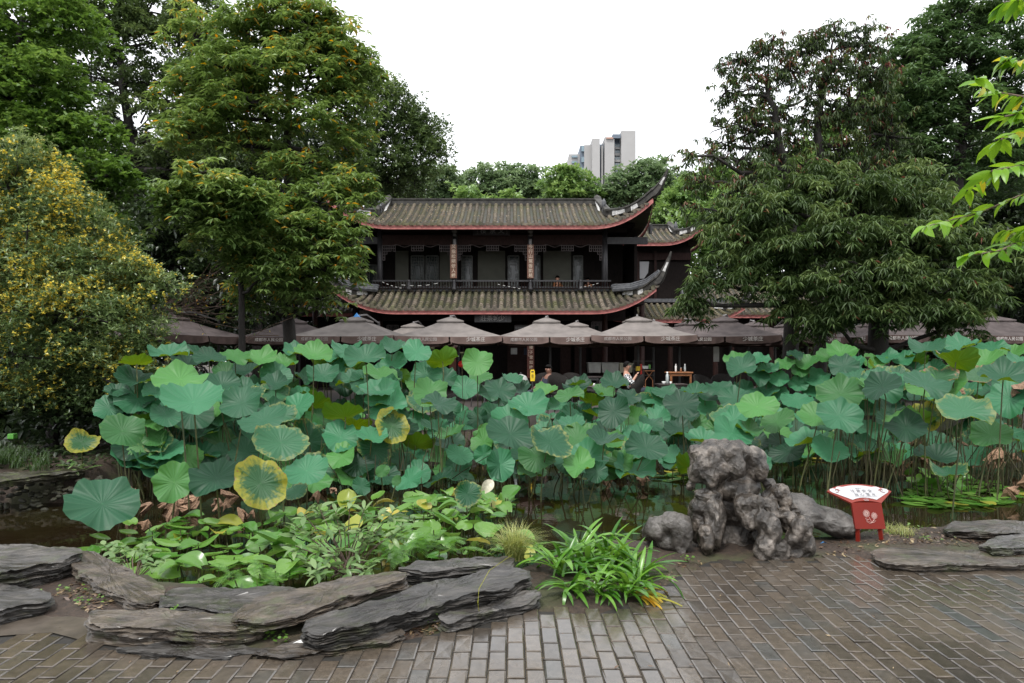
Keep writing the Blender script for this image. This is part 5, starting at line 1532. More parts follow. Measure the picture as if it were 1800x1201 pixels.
def cr(cx, cy, rx, rz, dy=0.0, ry=None, rot=0.0, Y0=5.75):
    Y = Y0 + dy; k = Y / F / 5.0
    c = at(1120 + cx / 5.0, 760 + cy / 5.0, Y)
    rx_, rz_ = rx * k, rz * k
    return (tuple(c), (rx_, ry or (rx_ + rz_) * 0.5, rz_), rot)
ells = [cr(620, 250, 150, 150, 0.08), cr(820, 260, 200, 150, 0.10), cr(980, 330, 120, 150, 0.10), cr(700, 300, 120, 140, 0.02), cr(560, 190, 130, 100, 0.05), cr(700, 150, 170, 90, 0.1), cr(850, 190, 150, 120, 0.0), cr(820, 140, 60, 60, -0.02), cr(1010, 230, 130, 110, 0.05), cr(1080, 300, 60, 130, 0.0), cr(540, 330, 95, 130, 0.0), cr(640, 400, 70, 90, -0.05),
        cr(880, 300, 70, 110, -0.10), cr(760, 330, 50, 90, -0.04), cr(870, 480, 210, 130, 0.08), cr(860, 640, 250, 200, 0.22), cr(460, 470, 55, 55, 0.1), cr(900, 850, 330, 240, 0.34),
        cr(1160, 450, 60, 50, 0.1), cr(1250, 520, 85, 75, 0.02), cr(1310, 600, 55, 90, 0.0), cr(1180, 560, 90, 60, 0.05),
        cr(620, 560, 130, 70, -0.02, rot=0.15), cr(560, 640, 90, 110, 0.0), cr(660, 780, 95, 260, -0.05), cr(600, 940, 70, 140, -0.18), cr(520, 800, 90, 190, 0.05), cr(740, 960, 70, 100, 0.15),
        cr(980, 610, 130, 70, -0.10, rot=0.1), cr(920, 660, 70, 100, -0.12), cr(980, 780, 60, 90, -0.16), cr(1060, 620, 60, 70, -0.16), cr(1150, 640, 90, 70, -0.05), cr(1190, 740, 60, 60, -0.1),
        cr(1090, 780, 75, 110, -0.20, rot=-0.2), cr(1170, 860, 90, 150, -0.24, rot=0.1), cr(1130, 1010, 95, 130, -0.26), cr(1230, 1040, 110, 110, -0.22), cr(1310, 770, 90, 110, -0.08), cr(1380, 690, 60, 50, 0.0),
        cr(1450, 850, 100, 130, -0.22, rot=0.45), cr(1390, 940, 100, 80, -0.22), cr(1480, 980, 90, 130, -0.18), cr(1390, 1060, 130, 80, -0.16), cr(1040, 900, 60, 60, 0.02), cr(920, 1010, 80, 40, 0.05)]
blobrock('scholar_rock', 'tall craggy dark scholar rock with holes standing at the paving edge', ells, 0.0125, M['rock'], loc=tuple(at(1290, 985, 5.6)), amp=0.95)
ells = [cr(330, 800, 150, 100, -0.10), cr(210, 860, 150, 120, -0.02, rot=0.3), cr(380, 880, 110, 170, -0.12), cr(110, 880, 70, 80, 0.0), cr(300, 970, 150, 90, -0.05), cr(360, 1010, 60, 110, -0.14, rot=-0.5), cr(180, 960, 90, 90, 0.05)]
blobrock('grey_boulder', 'rounded grey boulder with a pointed foot left of the scholar rock', ells, 0.014, M['rock_grey'], loc=tuple(at(1185, 985, 5.65)), amp=0.6, seed=7, fine=1.3, facets=260)
ells = [(tuple(at(1420, 905, 6.15)), (0.30, 0.22, 0.11), 0.15), (tuple(at(1465, 918, 6.1)), (0.24, 0.2, 0.12), 0.25), (tuple(at(1400, 880, 6.2)), (0.16, 0.15, 0.06), 0.1)]
blobrock('low_rock', 'low sloping grey rock between the scholar rock and the red sign', ells, 0.016, M['rock_grey'], loc=tuple(at(1440, 935, 6.1)), amp=0.7, seed=17, fine=1.5, facets=220)

# ------------------------------------------------------------------ fan shaped warning sign
SX, SY, SZ = 3.10, 5.97, 0.335
sign = thing('warning_sign', 'small red sign with a white fan shaped panel standing in the soil by the pond', 'sign', (SX + 0.03, 5.9, 0.0))
V = []
for (x, y, z) in ((-0.130, 0, 0.0), (0.130, 0, 0.0), (0.130, -0.07, -0.21), (-0.130, -0.07, -0.21)):
    V.append((SX + x, SY + y, SZ + z))
for (x, y, z) in ((-0.130, 0.025, 0.0), (0.130, 0.025, 0.0), (0.130, -0.045, -0.21), (-0.130, -0.045, -0.21)):
    V.append((SX + x, SY + y, SZ + z))
board = mk('front_board', V, [(0, 3, 2, 1), (4, 5, 6, 7), (0, 1, 5, 4), (1, 2, 6, 5), (2, 3, 7, 6), (3, 0, 4, 7)], M['signred'], sign)
for s in (-1, 1):
    MB().tube([(SX + s * 0.095, SY - 0.035, SZ - 0.18), (SX + s * 0.105, SY - 0.065, -0.04)], 0.026, 4, flat=0.8).ob('leg', M['signred'], sign)
PM = Matrix.Translation((SX, SY, SZ)) @ Matrix.Rotation(R(32), 4, 'X')
def fan(scale_in, z):
    o = scale_in; P = []
    for k in range(9):           # lower edge, slightly arched
        u = -1 + 2 * k / 8; P.append((u * (0.13 - o * 0.35), o * 1.1 + 0.028 * (1 - u * u), z))
    for k in range(17):          # upper arc from right to left
        u = 1 - 2 * k / 16; P.append((u * (0.288 - o * 1.1), 0.148 - o * 0.15 + (0.092 - o * 0.6) * (1 - u * u) ** 0.8 + 0.0, z))
    return P
pf = fan(0, 0.0); pb_ = fan(0, -0.016); n = len(pf)
V = [PM @ Vector(p) for p in pf + pb_]
fanp = mk('fan_panel', V, [tuple(range(n)), tuple(range(2 * n - 1, n - 1, -1))] + [(k, k + n, (k + 1) % n + n, (k + 1) % n) for k in range(n)], M['signpink'], sign)
P = []
for k in range(9):
    u = -1 + 2 * k / 8; P.append((u * 0.105, 0.036 + 0.028 * (1 - u * u), 0.003))
sc_pts = [(0.245, 0.128), (0.262, 0.150), (0.255, 0.172), (0.225, 0.182), (0.20, 0.176), (0.195, 0.19), (0.175, 0.204), (0.15, 0.204), (0.135, 0.2)]
P += [(x, y, 0.003) for x, y in sc_pts]
for k in range(7):
    u = 0.5 - k / 6.0; P.append((u * 0.23, 0.204 + 0.018 * (1 - (2 * u) ** 2), 0.003))
P += [(-x, y, 0.003) for x, y in sc_pts[::-1]]
white = mk('white_face', [PM @ Vector(p) for p in P], [tuple(range(len(P)))], M['signwhite'], fanp)
def ontext(s, size, u, v, mat, parent, b=0.0, z=0.006):
    def rw(Pn): return np.array([(PM @ Vector((p[0] + u, p[1] + v, z)))[:] for p in Pn])
    text(s, size, mat, parent, None, raw=rw, bold=b)
M['ink'] = simple('grey ink', (0.10, 0.10, 0.11), 0.5, 0.1, 5, 0)
ontext('温馨提示', 0.013, 0.0, 0.178, M['ink'], white, 0.01)
ontext('注 意 安 全', 0.040, 0.015, 0.143, M['ink'], white, 0.0)
ontext('当 心 落 水', 0.040, 0.030, 0.098, M['ink'], white, 0.0)
MB().box((0, 0, 0), (0.17, 0.002, 0.001)).add([], [])
ln = [PM @ Vector(p) for p in ((-0.07, 0.0745, 0.006), (0.13, 0.0745, 0.006), (0.13, 0.0765, 0.006), (-0.07, 0.0765, 0.006))]
mk('thin_line', ln, [(0, 1, 2, 3)], M['ink'], white)
ontext('少城茶庄', 0.012, 0.01, 0.042, M['signwhite'], fanp, 0.01, z=0.004)
ontext('人民公园', 0.010, 0.01, 0.026, M['signwhite'], fanp, 0.01, z=0.004)
for s in (-1, 1):     # scroll ornaments
    mb = MB(); pts = []
    for k in range(16):
        a = k / 15 * 5.2; r_ = 0.006 + 0.0022 * k
        pts.append(PM @ Vector((s * (0.205 + r_ * 0.7 * math.cos(a)), 0.152 + r_ * 0.7 * math.sin(a), 0.007)))
    mb.tube(pts, 0.0022, 4); mb.ob('scroll', M['signpink'], white)
    mk('scroll_leaf', [PM @ Vector(p) for p in ((s * 0.165, 0.150, 0.006), (s * 0.20, 0.158, 0.006), (s * 0.212, 0.168, 0.006), (s * 0.185, 0.168, 0.006))], [(0, 1, 2, 3) if s > 0 else (3, 2, 1, 0)], M['signpink'], white)
# chrysanthemum line print on the board
BMx = Matrix.Translation((SX, SY - 0.0035, SZ)) @ Matrix.Rotation(math.atan2(-0.07, 0.21) * -1, 4, 'X')
def bp(u, v): # board coordinates: u across, v down
    k = v / 0.21
    return (SX + u, SY - 0.07 * k - 0.004, SZ - v)
for (cx, cy, r_, n_) in ((-0.018, 0.085, 0.030, 13), (0.047, 0.103, 0.027, 12)):
    mb = MB()
    for k in range(n_):
        a = 2 * PI * k / n_
        for rr in (0.35, 1.0):
            if rr < 1 and k % 2: continue
            pts = []
            for j in range(7):
                b_ = PI * j / 6; L_ = r_ * rr
                lx = L_ * (0.30 + 0.7 * math.sin(b_)); ly = math.cos(b_) * L_ * 0.2
                pts.append(bp(cx + lx * math.cos(a) - ly * math.sin(a), cy + lx * math.sin(a) + ly * math.cos(a)))
            mb.tube(pts, 0.0013, 4)
    mb.ob('flower_print', M['signpat'], board)
mb = MB()
for pts in (((0.0, 0.115), (0.01, 0.135), (0.018, 0.158)), ((0.045, 0.128), (0.03, 0.145), (0.018, 0.158)), ((0.018, 0.158), (-0.01, 0.150), (-0.03, 0.135), (-0.022, 0.152), (0.0, 0.165), (0.018, 0.158)), ((0.018, 0.158), (0.035, 0.158), (0.055, 0.142), (0.04, 0.138), (0.018, 0.158)), ((-0.02, 0.12), (-0.035, 0.125), (-0.02, 0.135), (0.0, 0.13))):
    mb.tube([bp(*p) for p in pts], 0.0015, 4)
mb.ob('stalk_print', M['signpat'], board)
# blue wrapper on the soil, bricks chip etc.
a = gr(1448, 956, 0.03)
tag(mk('litter', [a + np.array(q) for q in ((-0.03, 0, 0), (0, -0.015, 0.02), (0.035, 0, 0.004), (0.0, 0.02, 0.012), (0.02, 0.02, 0.0))], [(0, 1, 3), (1, 2, 3), (2, 4, 3)], M['blue']), 'crumpled blue scrap lying on the soil left of the red sign', 'litter')
a = gr(524, 1131, 0.05)
tag(mk('paper_scrap', [a + np.array(q) for q in ((-0.03, 0, 0), (0, -0.018, 0.012), (0.03, -0.005, 0.004), (0.015, 0.02, 0.014), (-0.01, 0.015, 0.006))], [(0, 1, 2, 3, 4)], M['white']), 'crumpled white paper scrap on the thin slab at the front', 'litter')
# ------------------------------------------------------------------ lotus
def lotus_mesh(seed, kind):
    r_ = random.Random(seed)
    NR, NS = 7, 42
    h = [(r_.randint(2, 3), r_.uniform(0.08, 0.18), r_.uniform(0, 6)), (r_.randint(4, 6), r_.uniform(0.06, 0.11), r_.uniform(0, 6)), (r_.randint(8, 11), r_.uniform(0.035, 0.06), r_.uniform(0, 6))]
    cup = {'bowl': 0.32, 'flat': 0.12, 'fold': 0.25, 'deep': 0.58, 'droop': -0.16}[kind]
    el = r_.uniform(0.9, 1.12)
    V = [(0, 0, 0)]; uv = [(0, 0)]
    for i in range(1, NR + 1):
        q = (i / NR) ** 0.85
        for j in range(NS):
            a = 2 * PI * j / NS
            rad = q * (1 + 0.035 * math.sin(h[2][0] * a + h[2][2]) * q + 0.03 * math.sin(h[0][0] * a + 1) + (0.02 * r_.uniform(-1, 1) if i == NR else 0))
            x, y = rad * math.cos(a) * el, rad * math.sin(a) / el
            z = cup * q ** 1.7 - 0.06 * math.exp(-(q * 6) ** 2)
            for (k, am, ph) in h: z += am * 1.15 * q ** 2.4 * math.sin(k * a + ph)
            z += 0.020 * q * (1 if j % 2 else -1)
            if kind == 'fold': z += 0.42 * abs(x) ** 1.5 - 0.15 * q * q
            if kind == 'droop': z -= 0.25 * max(0, -y) ** 2
            if kind == 'flat' : z += 0.10 * q ** 3 * math.sin(a * 2 + 1)
            V.append((x, y, z)); uv.append((q, j / NS))
    Fc = []; 
    for j in range(NS): Fc.append((0, 1 + j, 1 + (j + 1) % NS))
    for i in range(NR - 1):
        b = 1 + i * NS
        for j in range(NS): Fc.append((b + j, b + NS + j, b + NS + (j + 1) % NS, b + (j + 1) % NS))
    me = bpy.data.meshes.new('leaf'); me.from_pydata(V, [], Fc); me.update()
    ul = me.uv_layers.new(name='UVMap')
    for p in me.polygons:
        for li in p.loop_indices:
            vi = me.loops[li].vertex_index; u, v = uv[vi]
            if v == 0 and any(uv[me.loops[l2].vertex_index][1] > 0.6 for l2 in p.loop_indices) : v = 1.0
            if vi == 0: v = sum(uv[me.loops[l2].vertex_index][1] for l2 in p.loop_indices if me.loops[l2].vertex_index) / 2
            ul.data[li].uv = (u, v)
    me.polygons.foreach_set('use_smooth', np.ones(len(me.polygons), dtype=bool))
    me.materials.append(M['lotus'])
    return me
LM = {k: [lotus_mesh(i * 13 + j, k) for j in range(n)] for i, (k, n) in enumerate((('bowl', 6), ('flat', 6), ('fold', 4), ('deep', 3), ('droop', 4)))}

def dead_mesh(seed):
    r_ = random.Random(seed); NR, NS = 6, 18; V = [(0, 0, 0)]; Fc = []
    ph = [r_.uniform(0, 6) for _ in range(4)]
    for i in range(1, NR + 1):
        q = i / NR
        for j in range(NS):
            a = 2 * PI * j / NS
            rad = 0.18 + 0.25 * q * (0.6 + 0.5 * math.sin(a * 2 + ph[0]))
            rad *= (1 + 0.35 * math.sin(a * 5 + ph[1]) * q + 0.25 * (1 if j % 2 else -1) * q)
            z = -q * (0.9 + 0.3 * math.sin(a * 2 + ph[2])) + 0.1 * math.sin(a * 3 + ph[3])
            V.append((rad * math.cos(a) * min(1, q * 2.2), rad * math.sin(a) * min(1, q * 2.2), z))
    for j in range(NS): Fc.append((0, 1 + j, 1 + (j + 1) % NS))
    for i in range(NR - 1):
        b = 1 + i * NS
        for j in range(NS): Fc.append((b + j, b + NS + j, b + NS + (j + 1) % NS, b + (j + 1) % NS))
    me = bpy.data.meshes.new('withered_leaf'); me.from_pydata(V, [], Fc); me.update(); me.materials.append(M['dead']); return me
DM = [dead_mesh(k) for k in range(6)]

stands = {
 'left': thing('lotus_stand', 'dense tall lotus stand filling the left half of the pond', 'lotus plants', (-2.5, 9.5, WZ)),
 'mid': thing('lotus_stand', 'lower lotus stand in the middle of the pond behind the open water', 'lotus plants', (1.6, 12, WZ)),
 'right': thing('lotus_stand', 'lotus stand on the right with browning and curled leaves', 'lotus plants', (5.5, 10.5, WZ))}
nleaf = 0
def lotus(px, py, rx, ry, kind='g', form=None, roll=0.0, under=False, stand=None, Y=None, R0=None, hero=False, behind=False):
    global nleaf
    Rr = R0 or rnd.uniform(0.29, 0.33)
    if Y is None:
        Y = F * Rr / rx
        ymax = 2300.0 / max(40.0, (py + ry - HZ)) if py + ry > HZ + 40 else 99
        Y = min(Y, ymax, 15.3 if px > 780 else 14.0)
        if hero: Y *= (0.86 if py > 730 else 0.94)
        if behind: Y = min(Y + 0.9, ymax - 0.1)
        if px < 300: Y = min(Y, 9.4)
        Y = max(Y, 6.6)
    Rr = rx * Y / F
    c = at(px, py, Y)
    asp = min(0.97, ry / rx)
    # view ray to the leaf: tilt so that the disc shows the wanted aspect
    elev = math.atan2(H - c[2], Y)               # camera above (+) or below the leaf
    tilt = min(1.35, math.asin(asp) + 0.06 - elev)                 # towards the camera
    if under: tilt = -math.asin(asp) - elev
    az = math.atan2(-c[0], c[1]) + R(roll) + rnd.gauss(0, 0.12)     # turn towards the camera
    if form is None:
        form = 'flat' if asp > 0.64 else (rnd.choice(['bowl', 'bowl', 'flat']) if asp > 0.4 else rnd.choice(['bowl', 'flat', 'deep' if under else 'bowl', 'fold']))
        if under: form = rnd.choice(['bowl', 'bowl', 'fold'])
    if form in ('bowl', 'deep') and not under: tilt = max(tilt, 0.12)
    me = rnd.choice(LM[form])
    st = stands[stand or ('left' if px < 835 else ('mid' if px < 1290 or (px < 1425 and py > 690) else 'right'))]
    o = link('leaf', me, st)
    o.location = c - LOC[st.name]
    o.rotation_mode = 'XYZ'
    Mx = Matrix.Rotation(az, 4, 'Z') @ Matrix.Rotation(tilt, 4, 'X') @ Matrix.Rotation(rnd.uniform(0, 2 * PI) if form != 'fold' else rnd.gauss(0, 0.3), 4, 'Z')
    o.rotation_euler = Mx.to_euler()
    o.scale = (Rr, Rr, Rr)
    if kind == 'g' and rnd.random() < 0.25: kind = 'f'
    mt = {'g': 'lotus', 'f': 'lotus_fresh', 'e': 'lotus_edge', 'y': 'lotus_yellow', 'b': 'lotus_brown'}[kind]
    o.material_slots[0].link = 'OBJECT'; o.material_slots[0].material = M[mt]
    if kind == 'y': o['label'] = 'half yellowed lotus leaf'
    if kind == 'b': o['label'] = 'lotus leaf with a curled brown rim'
    # stem
    nn = Mx.to_3x3() @ Vector((0, 0, 1))
    top = Vector(c) - nn * 0.0
    foot = Vector((c[0] + rnd.gauss(0, 0.12), c[1] + abs(rnd.gauss(0, 0.15)) + 0.05, WZ - 0.15))
    mid = top * 0.45 + foot * 0.55 + Vector((rnd.gauss(0, 0.04), 0.05, 0)); m1 = top - nn * 0.12 * Rr / 0.3
    pts = []
    for k in range(6):
        u = k / 5; a = (1 - u) ** 3; b = 3 * u * (1 - u) ** 2; c2 = 3 * u * u * (1 - u); d = u ** 3
        pts.append(top * a + (top - nn * 0.25) * b + mid * c2 + foot * d)
    MB().tube(pts, [0.008, 0.0085, 0.009, 0.0095, 0.01, 0.01], 5, cap=False).ob('stem', M['stem'], st)
    nleaf += 1
    return o
L_ = [  # x, y, rx, ry, kind, options
 (317,667,43,22,'g'),(340,707,50,25,'g'),(243,701,38,28,'g'),(215,758,36,28,'g'),(231,800,33,27,'g'),(144,778,27,19,'y'),(292,730,27,20,'g'),(331,642,28,12,'g'),(238,670,34,12,'g'),
 (192,718,28,20,'g','u'),(399,659,25,16,'g'),(306,848,36,44,'g'),(380,840,42,30,'g'),(297,623,30,10,'g'),(368,630,30,10,'g'),(413,628,28,10,'g'),(455,634,30,12,'g'),(435,652,24,10,'g','u'),
 (420,770,25,20,'g'),(180,886,58,43,'g'),(551,625,32,15,'g'),(642,630,33,20,'g'),(732,619,28,16,'g'),(692,639,25,16,'g'),(605,675,27,18,'g'),(642,675,28,22,'g'),(749,661,28,21,'g'),
 (747,703,29,25,'e'),(668,708,24,20,'g'),(689,750,32,28,'y'),(658,789,32,31,'e'),(569,769,25,17,'g'),(494,778,43,33,'e'),(464,739,38,21,'g'),(450,686,28,13,'g'),(530,700,25,18,'g','u'),
 (458,850,46,43,'y'),(539,828,35,26,'g'),(430,796,28,24,'g'),(417,705,28,14,'g'),(839,637,27,23,'g'),(878,686,28,18,'g'),(886,739,25,27,'g'),(855,769,25,22,'g'),(878,817,27,28,'g'),
 (808,800,22,18,'g'),(817,683,25,18,'g'),(780,665,25,15,'g'),(744,803,12,9,'g'),(697,845,9,15,'g'),(480,661,22,13,'g'),(505,680,20,14,'g'),(572,645,25,12,'g','u'),(600,642,20,15,'g','u'),
 (778,636,28,18,'g','u'),(705,661,14,18,'g','u'),(672,828,12,18,'g'),(350,770,24,18,'g'),(390,735,28,16,'g'),(270,765,24,20,'g'),(590,720,24,16,'g'),(620,750,22,20,'g'),(560,735,22,16,'g'),
 (700,690,20,20,'g'),(790,720,22,18,'g'),(770,760,20,20,'g'),(820,740,20,18,'g'),(500,640,26,10,'g'),(580,625,26,9,'g'),(670,655,20,12,'g'),(520,735,22,15,'g'),(600,800,22,20,'g'),(520,865,20,14,'e'),
 (240,640,24,9,'g','u'),(275,690,24,15,'g'),(205,690,20,11,'g'),(365,690,24,14,'g'),(390,800,24,20,'g'),(332,806,24,22,'g'),(708,783,15,13,'g'),(735,740,20,22,'g'),(635,855,16,20,'g'),(255,742,20,14,'g','u'),
 (350,622,26,8,'g'),(520,618,22,9,'g'),(610,618,26,10,'g'),(690,612,24,10,'g'),(757,640,20,12,'g'),(380,665,20,12,'g','u'),(560,665,20,12,'g'),(625,650,18,12,'g','u'),(480,700,20,12,'g'),
 # middle
 (929,716,34,20,'g'),(896,738,32,26,'g'),(1079,724,30,26,'g'),(1033,771,30,19,'g'),(944,802,33,28,'g'),(996,809,28,23,'g'),(880,818,27,27,'g'),(1091,813,27,22,'g'),(1136,787,34,25,'g'),(1153,738,25,19,'g'),
 (1198,711,32,21,'g'),(896,778,27,13,'g'),(984,749,22,20,'g'),(1049,831,20,18,'g'),(1000,696,25,12,'g'),(1118,736,22,22,'g'),(858,691,20,14,'g'),(880,702,22,16,'g'),(1013,684,18,9,'g','u'),(1060,691,20,10,'g'),
 (1104,698,22,12,'g'),(1131,707,18,20,'e','u'),(1151,700,22,15,'g'),(1107,769,18,20,'g'),(1195,800,12,12,'g'),(1015,682,26,12,'g'),(1080,676,26,12,'g'),(1331,715,33,22,'g'),(1290,700,28,18,'g'),
 (1240,720,25,18,'g'),(1400,705,25,14,'g'),(1370,745,22,16,'g'),(1400,757,26,18,'g'),(1330,775,26,20,'g'),(1260,757,24,18,'g'),(1210,762,22,16,'g'),(1290,738,26,20,'g'),(1240,697,22,12,'g'),(1425,737,28,14,'g'),
 (960,690,22,10,'g'),(915,684,20,10,'g','u'),(1040,706,22,12,'g','u'),(1020,730,24,20,'g'),(955,760,22,14,'g'),(1060,755,20,14,'g'),(1180,752,22,18,'g'),(1225,745,20,14,'g'),(1170,692,24,10,'g'),(1220,690,24,9,'g','u'),
 (1265,683,24,10,'g'),(1310,685,24,12,'g','u'),(1350,692,22,11,'g'),(1385,728,22,14,'g','u'),(1315,742,22,16,'g'),(1355,780,20,15,'g'),(1290,775,20,15,'g'),(1180,800,18,14,'g'),(840,735,20,18,'g'),(850,800,18,18,'g'),
 (845,665,22,12,'g','u'),(900,668,18,8,'g'),(975,712,20,12,'g'),(1240,775,20,14,'g'),(1160,770,18,14,'g'),(1000,775,16,12,'g'),(1210,735,20,12,'g','u'),
 # right
 (1296,633,24,12,'g'),(1303,648,28,16,'g'),(1335,632,20,8,'g'),(1628,614,29,10,'g'),(1692,610,29,9,'g'),(1480,622,26,13,'g'),(1483,644,26,18,'g'),(1542,669,30,20,'e'),(1577,664,25,18,'e'),(1505,667,28,14,'g'),
 (1589,633,20,11,'g'),(1680,637,32,18,'b','u'),(1733,636,28,14,'g'),(1780,622,24,9,'g'),(1694,722,43,22,'e'),(1629,733,29,24,'y'),(1625,700,27,14,'g'),(1647,664,32,14,'b'),(1778,678,24,13,'g'),(1639,653,22,12,'g'),
 (1444,719,18,17,'g'),(1436,735,32,20,'g'),(1369,667,17,13,'g'),(1361,694,25,16,'g'),(1333,661,21,14,'g'),(1403,675,17,14,'g'),(1436,664,22,15,'g'),(1405,650,17,12,'g'),(1420,639,20,12,'g'),(1397,624,15,6,'g'),
 (1480,770,22,17,'e'),(1530,763,28,16,'g'),(1585,798,25,12,'g'),(1500,640,20,10,'g'),(1540,640,22,11,'g'),(1560,628,20,8,'g'),(1600,655,22,12,'g'),(1720,662,30,14,'b'),(1765,655,26,12,'b','u'),(1795,700,26,20,'b'),
 (1740,690,26,16,'b','u'),(1590,690,24,12,'g'),(1540,700,24,14,'g'),(1480,690,26,14,'g'),(1570,725,22,16,'g'),(1520,720,24,14,'g'),(1660,685,24,12,'g'),(1800,640,26,10,'g'),(1825,665,28,14,'g'),(1840,710,30,20,'b'),
 (1650,775,20,14,'g'),(1720,765,22,12,'e'),(1600,760,20,16,'g'),(1500,800,20,12,'e'),(1550,795,22,12,'g'),(1470,745,20,14,'g'),(1660,622,24,9,'g'),(1745,612,24,8,'g'),(1720,625,22,9,'g'),(1455,630,20,9,'g'),
 (1430,690,22,14,'g'),(1380,640,18,9,'g','u'),(1350,650,18,9,'g'),(1610,635,20,9,'b','u'),(1770,745,24,14,'b'),(1790,790,26,12,'e'),
]
for e in L_:
    lotus(e[0], e[1], e[2], e[3], e[4], hero=True, under=(len(e) > 5 and rnd.random() < 0.55), roll=(rnd.gauss(0, 10) if len(e) < 6 else rnd.gauss(0, 25)))
def low_leaves(n, x0, x1, y0, y1, stand):
    for k in range(n):
        if sum(1 for c_ in stands[stand].children if c_.name.startswith('leaf')) > 297: return
        px, py = rnd.uniform(x0, x1), rnd.uniform(y0, y1)
        rx = rnd.uniform(20, 29) * (1.25 if px < 560 else 1.0) * (0.8 if stand == 'right' else 1)
        lotus(px, py, rx, rx * rnd.uniform(0.5, 0.85), rnd.choice('gggggggge'), roll=rnd.gauss(0, 25), stand=stand, behind=True, form=rnd.choice(['flat', 'bowl', 'flat', 'flat']))
low_leaves(70, 400, 810, 725, 848, 'left')
low_leaves(30, 215, 420, 700, 850, 'left')
low_leaves(55, 850, 1300, 725, 822, 'mid')
low_leaves(22, 1280, 1440, 700, 780, 'mid')
low_leaves(40, 1440, 1820, 690, 800, 'right')
# leaves deeper in the stands, seen only through the gaps
for k_fill in range(330):
    px = rnd.uniform(190, 1850)
    if k_fill < 110: px = rnd.uniform(190, 830)
    if sum(1 for c_ in stands['left' if px < 835 else ('mid' if px < 1290 else 'right')].children if c_.name.startswith('leaf')) > 290: continue
    Y = rnd.uniform(9.0, 14.5)
    if px < 790: Y = rnd.uniform(10.0, 13.5)
    topz = 1.35 if (px < 780 or px > 1450) else 0.6
    z = rnd.uniform(-0.05, topz - 0.12) if rnd.random() < 0.6 else rnd.uniform(topz - 0.45, topz)
    if px < 780: z *= min(1.0, 0.8 + (Y - 10) * 0.08)
    X = (px - 900) / F * Y
    py = HZ - (z - H) * F / Y
    rr = rnd.uniform(0.22, 0.33)
    lotus(px, py, rr * F / Y, rr * F / Y * rnd.uniform(0.3, 0.8), rnd.choice('gggggggge'), Y=Y, roll=rnd.gauss(0, 30), under=rnd.random() < 0.05)
# thick of stalks as one mass in every stand
def stalks(stand, n, x0, x1, y0, y1, zmax, dead=0.3):
    Va = []; 
    mb = MB()
    for k in range(n):
        Y = rnd.uniform(y0, y1); X = rnd.uniform(x0, x1) * Y / F
        z = rnd.uniform(0.2, zmax) if rnd.random() > 0.2 else rnd.uniform(-0.2, 0.3)
        lean = (0.06, 0.06) if rnd.random() > 0.25 else (0.35, 0.3)
        p0 = Vector((X, Y, WZ - 0.1)); p1 = Vector((X + rnd.gauss(0, lean[0]), Y + rnd.gauss(0, lean[1]), z))
        m_ = (p0 + p1) / 2 + Vector((rnd.gauss(0, 0.03), 0, 0.03))
        mb.tube([p0, m_, p1], [0.008, 0.007, 0.006], 3, cap=False)
    return tag(mb.ob('stalk_thicket', M['stem'] if dead < 0.5 else M['stem_dead'], stands[stand]), kind='stuff')
stalks('left', 130, -690, -80, 10.4, 13.5, 0.8)
stalks('left', 70, -640, -120, 9.9, 11, 0.1, 1)
stalks('mid', 110, -60, 420, 12.6, 15, 0.6)
stalks('mid', 50, -60, 420, 12.0, 13, 0.2, 1)
stalks('right', 150, 420, 960, 10.8, 14, 0.8)
stalks('right', 120, 560, 960, 9.3, 10.8, 0.5, 1)
# withered leaves
dl = [(240,880,16),(268,893,17),(312,888,18),(350,880,14),(228,905,12),(260,918,10),(300,910,10),(330,900,10),(620,828,14),(642,848,9),(628,812,10),(732,838,18),(803,828,15),(795,800,9),(668,838,9),(700,830,8),
      (690,815,8),(560,868,12),(575,850,10),(1689,690,24),(1665,680,17),(1780,690,26),(1745,700,16),(1590,803,12),(1632,800,14),(1660,808,14),(1712,790,16),(1757,795,20),(1690,770,12),(1605,815,10),
      (1788,862,22),(1742,735,14),(1560,790,10),(1720,740,12),(1655,829,13),(1680,834,12),(1770,865,16),(1795,800,16),(1795,735,14),(1610,775,10),(1578,808,9),(1740,770,14),(1480,700,10),(1765,770,12),(1700,812,12),
      (860,820,8),(1060,842,14),(1130,840,12),(850,800,8),(420,880,14),(395,885,12),(445,900,9),(590,862,9)]
dl += [(rnd.uniform(1590, 1830), rnd.uniform(660, 830), rnd.uniform(9, 18)) for _ in range(26)]
dl += [(rnd.uniform(230, 420), rnd.uniform(875, 905), rnd.uniform(10, 16)) for _ in range(8)]
for (x, y, r_) in dl:
    Y = min(F * 0.17 / r_, 2270.0 / max(60, y + r_ * 0.7 - HZ)) if y > 740 else F * 0.22 / r_
    Y = max(Y, 6.8)
    st = stands['left' if x < 835 else ('mid' if x < 1290 else 'right')]
    o = link('withered_leaf', rnd.choice(DM), st)
    k = r_ * Y / F * 1.7
    o.location = at(x, y - r_ * 0.5, Y) - LOC[st.name]; o.scale = (k * rnd.uniform(0.9, 1.5), k, k * rnd.uniform(0.7, 1.1))
    o.rotation_euler = (rnd.gauss(0, 0.6), rnd.gauss(0, 0.6), rnd.uniform(0, 6)) if rnd.random() < 0.75 else (rnd.uniform(1, 2), rnd.gauss(0, 0.5), rnd.uniform(0, 6))
    if y < 790:
        tp = Vector(at(x, y - r_ * 0.5, Y)); MB().tube([tp, tp + Vector((0.03, 0.03, -0.25)), Vector((tp.x + 0.05, tp.y + 0.1, WZ - 0.1))], 0.008, 5, cap=False).ob('dead_stem', M['stem_dead'], st)
